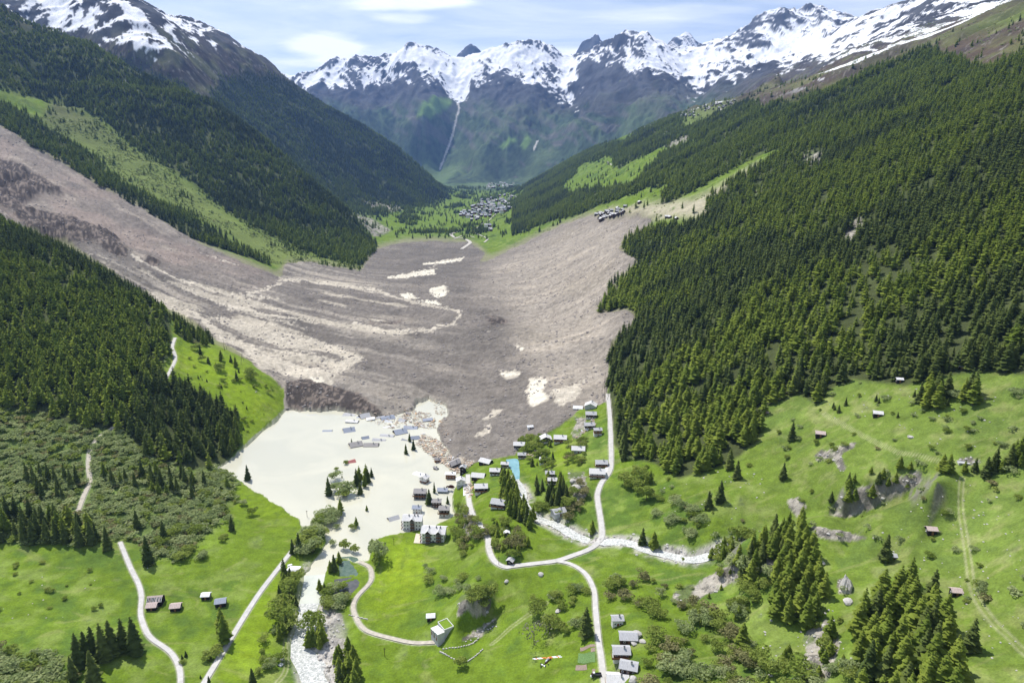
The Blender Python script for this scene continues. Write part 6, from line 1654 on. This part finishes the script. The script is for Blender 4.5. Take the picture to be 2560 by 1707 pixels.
# helicopter
def helicopter():
    s, a = slope(1653 * .91875), azim(1369.5 * .91875, 1653 * .91875)
    g = atS(1369.5, 1653); Y = g.y * .84
    p = Vector((a * Y, Y, CAM_H + s * Y))
    e = empty('helicopter', p, (R(4), R(-4), R(-42)), 'white and dark red helicopter with crossed orange banded rotors hovering over the meadow', 'helicopter')
    red = new_mat('dark_red_paint', (.10, .015, .02), .35, .5); white = new_mat('white_paint', (.80, .80, .82), .3, .5); orange = new_mat('orange_paint', (.75, .22, .03), .5, .4)
    def loft(name, secs, mat, par=e, n=10):
        V, Fc = [], []
        for (yy, zz, rx, rz) in secs:
            for k in range(n):
                t = 6.28318 * k / n; V.append((math.cos(t) * rx, yy, zz + math.sin(t) * rz))
        for i in range(len(secs) - 1):
            for k in range(n): Fc.append((i * n + k, i * n + (k + 1) % n, (i + 1) * n + (k + 1) % n, (i + 1) * n + k))
        Fc += [tuple(range(n))[::-1], tuple(range((len(secs) - 1) * n, len(secs) * n))]
        return MB().add(V, Fc, mat).obj(name, par, True)
    K = .78
    loft('fuselage', [(3.5 * K, .25 * K, .08, .1), (3.1 * K, .35 * K, .42 * K, .55 * K), (2.0 * K, .55 * K, .62 * K, .95 * K), (.4 * K, .65 * K, .65 * K, 1.05 * K), (-1.2 * K, .55 * K, .55 * K, .85 * K), (-2.2 * K, .4 * K, .35 * K, .5 * K)], red)
    loft('engine_cowling', [(1.6 * K, 1.35 * K, .2, .2), (1.0 * K, 1.5 * K, .5 * K, .5 * K), (-.8 * K, 1.5 * K, .5 * K, .5 * K), (-1.8 * K, 1.2 * K, .25 * K, .25 * K)], white)
    loft('cockpit_canopy', [(3.3 * K, .55 * K, .1, .1), (2.8 * K, .8 * K, .44 * K, .5 * K), (1.9 * K, 1.0 * K, .55 * K, .62 * K), (1.5 * K, 1.1 * K, .3, .4)], glass)
    loft('tail_boom', [(-2.0 * K, .45 * K, .28 * K, .35 * K), (-5.8 * K, .55 * K, .12, .16)], metal_d)
    MB().box(-.05, .05, -6.1 * K, -5.2 * K, -.1, 1.9 * K, metal_d).obj('tail_fin', e)
    MB().box(-1.6 * K, 1.6 * K, -4.2 * K, -3.5 * K, .5 * K, .56 * K, white).obj('stabiliser', e)
    for sx in (-1, 1): MB().box(sx * 1.6 * K - .04, sx * 1.6 * K + .04, -4.3 * K, -3.4 * K, .1 * K, 1.1 * K, metal_d).obj('end_fin', e)
    for sx in (-1, 1):
        m = MB().box(sx * .45 * K - .07, sx * .45 * K + .07, -.07, .07, 1.6 * K, 2.6 * K, metal_d).obj('rotor_mast', e)
    for sx, ang in ((-1, 45 + 5), (1, 45 - 12)):
        for hv in (0, 180):
            mx = Matrix.Translation((sx * .5 * K, 0, 2.62 * K)) @ Matrix.Rotation(R(sx * -9), 4, 'Y') @ Matrix.Rotation(R(ang + hv), 4, 'Z')
            b = MB().box(.2, 2.2, -.16, .16, -.03, .03, orange, mx).box(2.2, 4.2, -.2, .2, -.03, .03, white, mx).box(4.2, 4.75, -.2, .2, -.03, .03, orange, mx).box(4.75, 6.0, -.2, .2, -.03, .03, white, mx)
            b.obj('rotor_blade', e)
    for (wx, wy) in ((-1.2 * K, -.9 * K), (1.2 * K, -.9 * K), (0, 2.6 * K)):
        l = MB().box(min(0, wx) - .05, max(0, wx) + .05, wy - .06, wy + .06, -.55 * K, -.35 * K, metal_d).obj('landing_leg', e)
        V = []; n = 10
        for xx in (-.1, .1):
            for k in range(n): V.append((wx + xx, wy + math.cos(k * .6283) * .3, -.7 * K + math.sin(k * .6283) * .3))
        MB().add(V, [tuple(range(n))[::-1], tuple(range(n, 2 * n))] + [(k, (k + 1) % n, n + (k + 1) % n, n + k) for k in range(n)], metal_d).obj('wheel', l)
helicopter()
# vehicle parked on the lay-by
def pickup():
    p = atS(1492, 1690)
    e = empty('truck', p + Vector((0, 0, .15)), (0, 0, R(184)), 'small dark truck with a white and red load on the lay-by beside the lower road', 'truck')
    dk = new_mat('black_paint', (.02, .02, .022), .3, .5); red = MATS['dark_red_paint']
    MB().box(-2.2, 1.0, -.85, .85, .45, 1.0, dk).box(-2.2, 1.0, -.85, -.78, 1.0, 1.4, dk).box(-2.2, 1.0, .78, .85, 1.0, 1.4, dk).obj('cargo_bed', e)
    c = MB().box(1.02, 2.6, -.85, .85, .45, 1.2, dk).add([(1.05, -.8, 1.2), (2.2, -.8, 1.2), (2.2, .8, 1.2), (1.05, .8, 1.2), (1.15, -.7, 1.9), (1.9, -.7, 1.9), (1.9, .7, 1.9), (1.15, .7, 1.9)], [(4, 5, 6, 7), (0, 1, 5, 4), (1, 2, 6, 5), (2, 3, 7, 6), (3, 0, 4, 7)], glass).obj('cab', e)
    MB().box(1.0, 1.9, -.5, .5, 1.92, 2.3, MATS['white_paint']).box(1.9, 2.3, -.6, .4, 1.0, 1.7, red).obj('load', e)
    for wx in (-1.5, 1.8):
        for wy in (-.85, .85):
            V = []; n = 12
            for yy in (-.12, .12):
                for k in range(n): V.append((wx + math.cos(k * .5236) * .42, wy + yy, .42 + math.sin(k * .5236) * .42))
            MB().add(V, [tuple(range(n))[::-1], tuple(range(n, 2 * n))] + [(k, (k + 1) % n, n + (k + 1) % n, n + k) for k in range(n)], metal_d).obj('wheel', e)
    q = atS(1481, 1689)
    t = empty('trailer', q, (0, 0, R(60)), 'narrow white trailer parked nose to the dark truck', 'trailer')
    MB().box(-1.6, 1.6, -.5, .5, .5, 1.1, MATS['white_paint']).obj('body', t)
    for wy in (-.55, .55):
        V = []
        for yy in (-.08, .08):
            for k in range(10): V.append((math.cos(k * .6283) * .35, wy + yy, .35 + math.sin(k * .6283) * .35))
        MB().add(V, [tuple(range(10))[::-1], tuple(range(10, 20))] + [(k, (k + 1) % 10, 10 + (k + 1) % 10, 10 + k) for k in range(10)], metal_d).obj('wheel', t)
pickup()
# little bridge of the upper track
def bridge():
    p = atS(2418, 1158)
    e = empty('bridge', p + Vector((0, 0, .3)), (0, 0, R(-14)), 'low concrete bridge carrying the grassy track over the gorge head', 'bridge')
    MB().box(-4.5, 4.5, -1.6, 1.6, -.35, 0, concrete).obj('deck', e)
    MB().box(-4.5, -3.7, -1.5, 1.5, -3.2, -.352, concrete).obj('abutment', e); MB().box(3.7, 4.5, -1.5, 1.5, -3.2, -.352, concrete).obj('abutment', e)
    MB().box(-4.5, 4.5, -1.6, -1.45, 0, .3, concrete).obj('kerb', e); MB().box(-4.5, 4.5, 1.45, 1.6, 0, .3, concrete).obj('kerb', e)
bridge()
# vegetable plots and terraces
soil = new_mat('garden_soil', (.27, .21, .17), .95, .1, noise=(1.5, .25)); crop_m = new_mat('garden_crops', (.13, .22, .08), .95, .1, noise=(2.5, .4)); tan_m = new_mat('terrace_paving', (.62, .56, .44), .9, .2, noise=(1, .08))
def plot(name, P, mat, label, lift=.14):
    V = []
    for x, y in P:
        p = atS(x, y); V.append(p)
    n = 6; Vg_ = []
    for i in range(n + 1):
        for j in range(n + 1):
            s_, t_ = i / n, j / n
            q = (V[0] * (1 - s_) + V[1] * s_) * (1 - t_) + (V[3] * (1 - s_) + V[2] * s_) * t_
            Vg_.append((q.x, q.y, gz(q.x, q.y) + lift))
    Fc = [(i * (n + 1) + j, (i + 1) * (n + 1) + j, (i + 1) * (n + 1) + j + 1, i * (n + 1) + j + 1) for i in range(n) for j in range(n)]
    o = MB().add(Vg_, Fc, mat).obj(name); o['label'] = label; o['category'] = name.replace('_', ' ')
    return o
plot('garden_plot', [(1450, 1618), (1487, 1610), (1488, 1616), (1451, 1628)], soil, 'long brown vegetable bed nearest the broad spruce')
plot('garden_plot', [(1477, 1620), (1488, 1618), (1488, 1628), (1477, 1630)], soil, 'small square brown bed beside the lower road')
plot('garden_plot', [(1446, 1632), (1488, 1630), (1488, 1655), (1444, 1656)], crop_m, 'green planted bed between the brown beds')
plot('garden_plot', [(1440, 1662), (1466, 1660), (1468, 1673), (1438, 1675)], soil, 'brown bed with a wooden edge below the green bed')
plot('garden_plot', [(1480, 1672), (1488, 1672), (1488, 1678), (1480, 1678)], soil, 'tiny brown bed above the parked truck')
plot('terrace', [(1040, 1333), (1060, 1336), (1060, 1358), (1034, 1357)], tan_m, 'sand coloured terrace left of the two gabled apartment house', .2)
plot('terrace', [(1158, 1212), (1170, 1212), (1172, 1238), (1158, 1240)], roof_pale, 'white parking terrace beside the village road', .2)
plot('terrace', [(1515, 1160), (1526, 1166), (1520, 1180), (1510, 1184)], roof_pale, 'white forecourt of the twin houses', .2)
plot('lay_by', [(1500, 1684), (1513, 1675), (1520, 1715), (1512, 1715)], tan_m, 'pale lay by beside the lower road', .2)
# boulders
stone = new_mat('pale_boulder', (.46, .44, .41), .9, .2, noise=(1.2, .25), bump=.6)
def rock_mesh(seed, flat=.7):
    bm = bmesh.new(); bmesh.ops.create_icosphere(bm, subdivisions=2, radius=1)
    r = random.Random(seed)
    ax = [Vector((r.gauss(0, 1), r.gauss(0, 1), r.gauss(0, 1))).normalized() for _ in range(7)]; cut = [r.uniform(.55, .9) for _ in ax]
    for v in bm.verts:
        for n_, c_ in zip(ax, cut):
            dd = v.co.dot(n_)
            if dd > c_: v.co -= n_ * (dd - c_)
        v.co.z *= flat
        v.co *= 1 + r.uniform(-.05, .05)
    me = bpy.data.meshes.new('boulder'); bm.to_mesh(me); bm.free(); me.materials.append(stone); return me
def crag_mesh(seed):
    bm = bmesh.new(); bmesh.ops.create_icosphere(bm, subdivisions=3, radius=1); r = random.Random(seed)
    for v in bm.verts:
        t = max(v.co.z, 0); k = 1 - .72 * t
        nz_ = float(fbm(np.array([v.co.x * 2 + seed]), np.array([v.co.y * 2 + v.co.z * 1.5]), 3, seed)[0])
        v.co.x *= k * (1 + .7 * nz_); v.co.y *= k * (1 + .7 * nz_); v.co.x += .25 * t
        v.co.z *= 1 + .25 * nz_
    me = bpy.data.meshes.new('boulder'); bm.to_mesh(me); bm.free(); me.materials.append(stone); return me
CRAG = crag_mesh(4)
RM = [rock_mesh(i) for i in range(5)]
def boulder(x, y, wpx, label, group=None, k=1.0, crag=False):
    p = atS(x, y); r_b = wpx * depth(p) / 1706.67 / 2
    o = bpy.data.objects.new('boulder', CRAG if crag else RM[int(rng.integers(5))]); COL.objects.link(o)
    o.location = p + Vector((0, 0, r_b * .15)); o.scale = (r_b * rng.uniform(.9, 1.2), r_b * rng.uniform(.8, 1.1), r_b * k); o.rotation_euler = (rng.normal() * .15, rng.normal() * .15, rng.random() * 6.28)
    o['label'] = label; o['category'] = 'boulder'
    if group: o['group'] = group
    return o
boulder(1352, 1437, 15, 'big white boulder in the meadow below the road junction', k=1.2)
boulder(1266, 1454, 13, 'round white boulder left of the big one in the meadow')
boulder(1592, 1588, 30, 'huge white boulder against the long grey roofed house')
boulder(1584, 1608, 22, 'flat white boulder below the long grey roofed house', k=.6)
boulder(1606, 1604, 18, 'white boulder right of the flat one below the long roof', k=.6)
boulder(1582, 1702, 30, 'large white boulder at the bottom edge beside the pale roof')
boulder(2116, 1470, 34, 'tall pointed white rock between the two larch groves', k=1.8, crag=True)
boulder(2120, 1505, 26, 'broad rock just below the pointed white rock', k=.9)
boulder(2276, 1093, 18, 'pale boulder on the upper right pasture', k=.7)
boulder(1395, 1528, 18, 'flat white rock slab left of the lower road', k=.5)
boulder(1360, 1543, 14, 'narrow upright white rock in the meadow', k=1.4, crag=True)
boulder(1440, 1220, 22, 'smooth bare rock dome on the stream knoll', k=.9)
boulder(1432, 1205, 20, 'cracked bare rock above the smooth dome')
boulder(2055, 1410, 18, 'pale rock at the foot of the gorge larches', k=.8)
def rock_patch(P, n, wr, label, group):
    us, vs = [p[0] for p in P], [p[1] for p in P]; k = 0; t = 0; ob_ = []
    while k < n and t < n * 50:
        t += 1; u, v = rng.uniform(min(us), max(us)), rng.uniform(min(vs), max(vs))
        if in_poly(u, v, P): ob_.append(boulder(u / .91875, v / .91875, rng.uniform(*wr), label, group, rng.uniform(.5, .9))); k += 1
    relabel(ob_)
rock_patch([(2150, 1100), (2352, 1100), (2352, 1560), (2240, 1500), (2150, 1380), (2000, 1290), (2000, 1210)], 90, (2.5, 6), 'small white stone lying in the lower right pasture', 'stones of the lower right pasture')
rock_patch([(1900, 900), (2352, 880), (2352, 1030), (2100, 1020), (1900, 960)], 40, (2.5, 5.5), 'small white stone lying in the upper right pasture', 'stones of the upper right pasture')
rock_patch([(1520, 1110), (1760, 1060), (1800, 1120), (1640, 1220), (1560, 1200)], 30, (2.5, 5.5), 'small white stone on the slope above the stream', 'stones on the slope above the stream')
rock_patch([(1760, 1420), (1960, 1380), (1960, 1568), (1740, 1568)], 50, (3, 9), 'angular grey rock between the larch groves', 'rocks between the larch groves')
rock_patch([(1050, 1475), (1130, 1425), (1145, 1440), (1060, 1482)], 14, (3, 6), 'pale rock of the ridge behind the concrete building', 'rocks behind the concrete building')
rock_patch([(0, 1270), (260, 1290), (260, 1560), (0, 1480)], 12, (2, 5), 'small stone in the left meadow', 'stones of the left meadow')

# mass stone: gravel, scree, blocks on the debris
def stone_mass(name, dens, seed, hr, mats, label):
    x, y, z, ii, jj, r = sample(dens, seed); n = len(x); h = r.uniform(hr[0], hr[1], n) ** 1.0
    h = hr[0] + (hr[1] - hr[0]) * r.random(n) ** 3
    gn_scatter(name, np.stack([x, y, z], -1), np.stack([h * r.uniform(.7, 1.3, n), h * r.uniform(.7, 1.3, n), h * .8], -1), np.stack([np.zeros(n), np.zeros(n), r.random(n) * 6.28], -1), r.integers(0, 2, n), mats, label)
def small_rock(seed, mat):
    bm = bmesh.new(); bmesh.ops.create_icosphere(bm, subdivisions=1, radius=1); r = random.Random(seed)
    for v in bm.verts: v.co *= r.uniform(.7, 1.1)
    me = bpy.data.meshes.new('stone'); bm.to_mesh(me); bm.free(); me.materials.append(mat); return me
deb_stone = new_mat('debris_rock', (.30, .27, .25), .95, .1, noise=(.5, .3)); pale_stone = new_mat('river_stone', (.50, .48, .45), .9, .2, noise=(.5, .3))
stone_mass('debris_blocks', np.where(INF['deb'] > .8, .016 * np.interp(Yg, [700, 1500, 2200], [1, .5, .2]), 0) * (.4 + 1.6 * (fbm(Xg / 30, Yg / 30, 3, 401) > .05)), 41, (.35, 2.3), [small_rock(1, deb_stone), small_rock(2, deb_stone)], 'grey rock blocks strewn over the debris')
stone_mass('river_stones', np.where((Yg < 700), np.clip(INF['gv'], 0, 1) * .22 + (INF['rock'] > .5) * .05 + INF['stm'] * .16 + INF['bank'] * .05 * (Vg > 1400), 0), 42, (.25, 1.3), [small_rock(3, pale_stone), small_rock(4, pale_stone)], 'pale cobbles of the river banks and screes')

# splintered timber of the destroyed houses
def timber_raft():
    v = MB(); c2 = new_mat('muddy_wood', (.36, .30, .25), .95, .1, noise=(2, .3)); c3 = new_mat('fresh_broken_wood', (.62, .42, .26), .9, .1)
    polys = [([(970, 995), (1005, 1010), (1050, 1062), (1066, 1070), (1070, 1082), (1050, 1088), (1010, 1062), (975, 1035), (955, 1022)], 760), ([(930, 940), (990, 950), (1000, 965), (1000, 985), (960, 982), (925, 960)], 330), ([(820, 948), (930, 950), (940, 975), (900, 985), (840, 965)], 150),
             ([(1010, 960), (1040, 1010), (1030, 1020), (1005, 990)], 40), ([(1330, 1000), (1360, 960), (1370, 975), (1300, 1020)], 120), ([(1195, 1045), (1250, 1030), (1260, 1042), (1200, 1056)], 90), ([(1060, 1050), (1090, 1062), (1075, 1080)], 90), ([(1065, 1120), (1095, 1100), (1080, 1150)], 60), ([(985, 912), (1020, 925), (1030, 950), (1005, 955)], 60)]
    for P, n in polys:
        us, vs = [p[0] for p in P], [p[1] for p in P]; k = 0
        while k < n:
            u, w_ = rng.uniform(min(us), max(us)), rng.uniform(min(vs), max(vs))
            if not in_poly(u, w_, P): continue
            k += 1; p = at(u, w_)
            L_ = rng.uniform(.8, 4.5); B = rng.uniform(.12, .5) if rng.random() < .8 else rng.uniform(.8, 1.8)
            mx = Matrix.Translation(p + Vector((0, 0, .1 + rng.random() * .7))) @ Matrix.Rotation(rng.random() * 6.28, 4, 'Z') @ Matrix.Rotation(rng.normal() * .22, 4, 'Y')
            v.box(-L_ / 2, L_ / 2, -B / 2, B / 2, 0, .18, (wood_pale, c2, c3, roof_pale)[int(rng.choice(4, p=[.4, .35, .1, .15]))], mx)
    o = v.obj('timber_debris'); o['kind'] = 'stuff'; o['label'] = 'splintered beams and boards of destroyed houses floating in the flood'
timber_raft()
# stripped tree trunks left standing at the debris edge
snag_m = new_mat('dead_trunk', (.19, .16, .13), .95, .1)
def snags():
    TV, TF = trunk_geo(1.0, .02)
    me = mesh_of('dead_trunk', TV, TF, [snag_m])
    for P, n, lab, g in (([(1385, 870), (1396, 870), (1396, 930), (1380, 930)], 14, 'bare standing trunk where the debris stopped beside the road', 'bare trunks beside the road'), ([(1370, 700), (1440, 660), (1450, 690), (1375, 725)], 22, 'bare standing trunk on the debris side of the forest tongue', 'bare trunks of the forest tongue'),
                         ([(400, 705), (430, 735), (560, 825), (575, 850), (500, 800), (420, 745)], 14, 'bare standing trunk at the brink of the debris channel', 'bare trunks of the channel brink')):
        us, vs = [p[0] for p in P], [p[1] for p in P]; k = t = 0; ob_ = []
        while k < n and t < 3000:
            t += 1; u, v = rng.uniform(min(us), max(us)), rng.uniform(min(vs), max(vs))
            if not in_poly(u, v, P): continue
            k += 1; p = at(u, v); h = rng.uniform(8, 15)
            o = bpy.data.objects.new('dead_tree', me); COL.objects.link(o); o.location = p; o.scale = (h, h, h); o.rotation_euler = (rng.normal() * .12, rng.normal() * .12, 0)
            o['label'] = lab; o['category'] = 'dead tree'; o['group'] = g; ob_.append(o)
        relabel(ob_)
snags()
# utility poles
for x, y, lab in ((1247, 1412, 'thin wooden pole beside the road bend'), (962, 1640, 'small wooden pole at the end of the old wall'), (768, 1292, 'leaning pole in the shallow flood near the road end'), (985, 1362, 'fence post at the flooded corner of the bright meadow')):
    p = atS(x, y); o = MB().box(-.12, .12, -.12, .12, -.3, 5.5, timber_dark).box(-.7, .7, -.08, .08, 4.9, 5.05, timber_dark).obj('utility_pole'); o.location = p; o['label'] = lab; o['category'] = 'pole'
# dry stone walls
def wall_line(P, label, w=.5, h=.7):
    e = None; W_ = cr([tuple(at(*p)) for p in P], 5); vb = MB()
    for a, b in zip(W_[:-1], W_[1:]):
        L_ = np.hypot(*(b - a)[:2]); n = max(1, int(L_ / 1.0))
        for k in range(n):
            q = a + (b - a) * (k + .5) / n
            mx = Matrix.Translation((q[0], q[1], gz(q[0], q[1]))) @ Matrix.Rotation(math.atan2(*(b - a)[:2][::-1]) + rng.normal() * .2, 4, 'Z')
            vb.box(-.55 * rng.uniform(.8, 1.1), .5, -w / 2 * rng.uniform(.7, 1.3), w / 2, -.3, h * rng.uniform(.5, 1.1), pale_stone, mx)
    o = vb.obj('stone_wall'); o['label'] = label; o['category'] = 'wall'
wall_line([(1015, 1492), (1050, 1487), (1080, 1480), (1100, 1465)], 'low dry stone wall below the concrete building')
wall_line([(1010, 1497), (1040, 1512), (1068, 1520), (1090, 1508), (1110, 1490)], 'curved line of stones in the lower middle meadow')
wall_line([(800, 1412), (825, 1418), (845, 1422)], 'short white stone wall between river and path')

# ------------------------------------------------------------------ far villages, house by house
def far_mesh(wall, roof, w, d, e_, r_):
    b = MB(); b.add([(-w / 2, -d / 2, -3), (w / 2, -d / 2, -3), (w / 2, d / 2, -3), (-w / 2, d / 2, -3), (-w / 2, -d / 2, e_), (w / 2, -d / 2, e_), (w / 2, d / 2, e_), (-w / 2, d / 2, e_), (-w / 2, 0, e_ + r_ - .1), (w / 2, 0, e_ + r_ - .1)], [(0, 1, 5, 4), (2, 3, 7, 6), (1, 2, 6, 9, 5), (3, 0, 4, 8, 7)], wall)
    r = roof_mesh(w, d, e_, r_, .8, roof, .4); b.add(r.v, r.f, roof)
    for k in range(3): b.box(-w / 2 + w * (k + .3) / 3, -w / 2 + w * (k + .6) / 3, -d / 2 - .1, -d / 2 + .05, e_ * .45, e_ * .75, glass)
    return mesh_of('village_house', b.v, b.f, b.mats, b.m)
FM = [far_mesh(plaster, roof_grey, 12, 10, 6.5, 3.2), far_mesh(timber_dark, roof_grey, 11, 9, 6, 3), far_mesh(timber_dark, roof_pale, 10, 9, 5, 2.6), far_mesh(plaster, roof_brown, 14, 11, 8, 3.4), far_mesh(timber_brown, roof_blue, 11, 10, 6, 3)]
def village(P, n, sc, label, group, kinds=(0, 1, 2, 3, 4), sep=11, ang=0):
    us, vs = [p[0] for p in P], [p[1] for p in P]; got = []; vo = []; t = 0
    while len(got) < n and t < n * 60:
        t += 1; u, v = rng.uniform(min(us), max(us)), rng.uniform(min(vs), max(vs))
        if not in_poly(u, v, P): continue
        p = at(u, v, ymax=6080)
        if any((p.x - q.x) ** 2 + (p.y - q.y) ** 2 < (sep * sc) ** 2 for q in got): continue
        got.append(p)
        o = bpy.data.objects.new('village_house', FM[kinds[int(rng.integers(len(kinds)))]]); COL.objects.link(o)
        o.location = p; o.rotation_euler.z = R(ang + rng.normal() * 14 + (90 if rng.random() < .3 else 0)); s = sc * rng.uniform(.8, 1.15); o.scale = (s, s, s)
        o['label'] = label; o['category'] = 'house'; o['group'] = group; vo.append(o)
    relabel(vo)
village([(1054, 494), (1085, 507), (1130, 498), (1180, 478), (1200, 456), (1160, 446), (1092, 462), (1086, 474)], 140, 1.0, 'far village house in the dense cluster on the valley floor', 'houses of the far valley village')
village([(1118, 434), (1182, 429), (1182, 419), (1124, 421)], 36, 1.1, 'tiny house of the farthest village up the valley', 'houses of the farthest village', sep=16)
village([(1107, 534), (1130, 532), (1128, 516), (1112, 518)], 6, .9, 'house by the valley road before the far village', 'houses before the far village')
village([(1366, 494), (1398, 484), (1436, 476), (1436, 490), (1400, 500), (1376, 503)], 26, .8, 'dark hamlet house on the pale shoulder above the debris', 'houses of the shoulder hamlet', (1, 2, 1), sep=9)
village([(1378, 498), (1388, 498), (1388, 508), (1378, 508)], 2, 1.1, 'larger hamlet house standing below the cluster at the debris edge', 'lower houses of the shoulder hamlet', (2, 2))
village([(1355, 440), (1385, 440), (1385, 452), (1355, 452)], 6, .7, 'small barn in the clearing above the shoulder hamlet', 'barns above the shoulder hamlet', (2,), sep=14)
village([(1355, 460), (1400, 462), (1400, 468), (1355, 466)], 5, .7, 'small barn on the green above the shoulder hamlet', 'barns on the green above the hamlet', (2,), sep=14)
village([(1270, 442), (1280, 444), (1280, 452), (1268, 450)], 3, .7, 'small barn at the end of the white track in the far clearing', 'barns at the white track end', (2,), sep=14)
village([(1464, 462), (1474, 462), (1474, 468), (1464, 468)], 1, 1, 'single pale hut at the edge of the shoulder meadow', None or 'hut of the shoulder meadow', (2,))
village([(1530, 498), (1545, 500), (1560, 505), (1550, 508), (1532, 504)], 3, .7, 'hut on the pale strip beside the great forest', 'huts of the pale strip', (2,))
village([(1465, 296), (1498, 284), (1500, 292), (1470, 298)], 12, .8, 'dark chalet at the low end of the terrace village', 'chalets of the low end of the terrace village', (1, 1, 2), sep=14)
village([(1508, 274), (1542, 268), (1545, 280), (1510, 286)], 16, .8, 'chalet in the middle cluster of the terrace village', 'chalets of the middle of the terrace village', (1, 1, 2), sep=14)
village([(1552, 262), (1604, 252), (1606, 266), (1556, 272)], 24, .75, 'chalet in the dense cluster of the high terrace village', 'chalets of the dense terrace cluster', (1, 1, 2), sep=14)
village([(1612, 246), (1650, 238), (1690, 230), (1692, 238), (1650, 252), (1614, 258)], 26, .7, 'chalet in the upper row of the terrace village under the brown alp', 'chalets of the upper terrace row', (1, 1, 2), sep=14)
village([(1490, 310), (1530, 304), (1534, 312), (1494, 314)], 9, .8, 'chalet in the trees below the terrace village', 'chalets below the terrace village', (0, 2), sep=14)
# thin far tracks and river of the valley floor
far_tr = new_mat('far_track', (.50, .47, .42), .95, .1)
for P, w in (([(1060, 560), (1080, 545), (1065, 530), (1045, 528), (1035, 515), (1050, 505), (1060, 498)], 11), ([(1112, 545), (1120, 528), (1098, 515), (1085, 506), (1095, 498), (1110, 490)], 6), ([(1090, 525), (1068, 520), (1042, 532)], 5), ([(1120, 490), (1150, 470), (1145, 450), (1152, 432)], 5), ([(1283, 440), (1284, 430), (1290, 424)], 5),
             ([(1655, 250), (1680, 262)], 4), ([(1394, 372), (1404, 380)], 4)):
    W_ = cr([tuple(at(*p)) for p in P], 5)
    ribbon('track', W_, w / 2, far_tr, lift=1.2, n=4, step=8)

# ------------------------------------------------------------------ air
hz = bpy.data.materials.new('haze'); hz.use_nodes = True; nt = hz.node_tree; nt.nodes.remove(nt.nodes['Principled BSDF'])
pv = nt.nodes.new('ShaderNodeVolumePrincipled'); pv.inputs['Color'].default_value = (.26, .48, 1.0, 1); pv.inputs['Density'].default_value = HAZE; pv.inputs['Anisotropy'].default_value = .2
nt.links.new(pv.outputs[0], nt.nodes['Material Output'].inputs['Volume'])
hb = MB().box(-16000, 16000, -3000, 14500, -142, 2700, hz).obj('haze'); hb['kind'] = 'stuff'; hb['label'] = 'thin blue mountain haze'
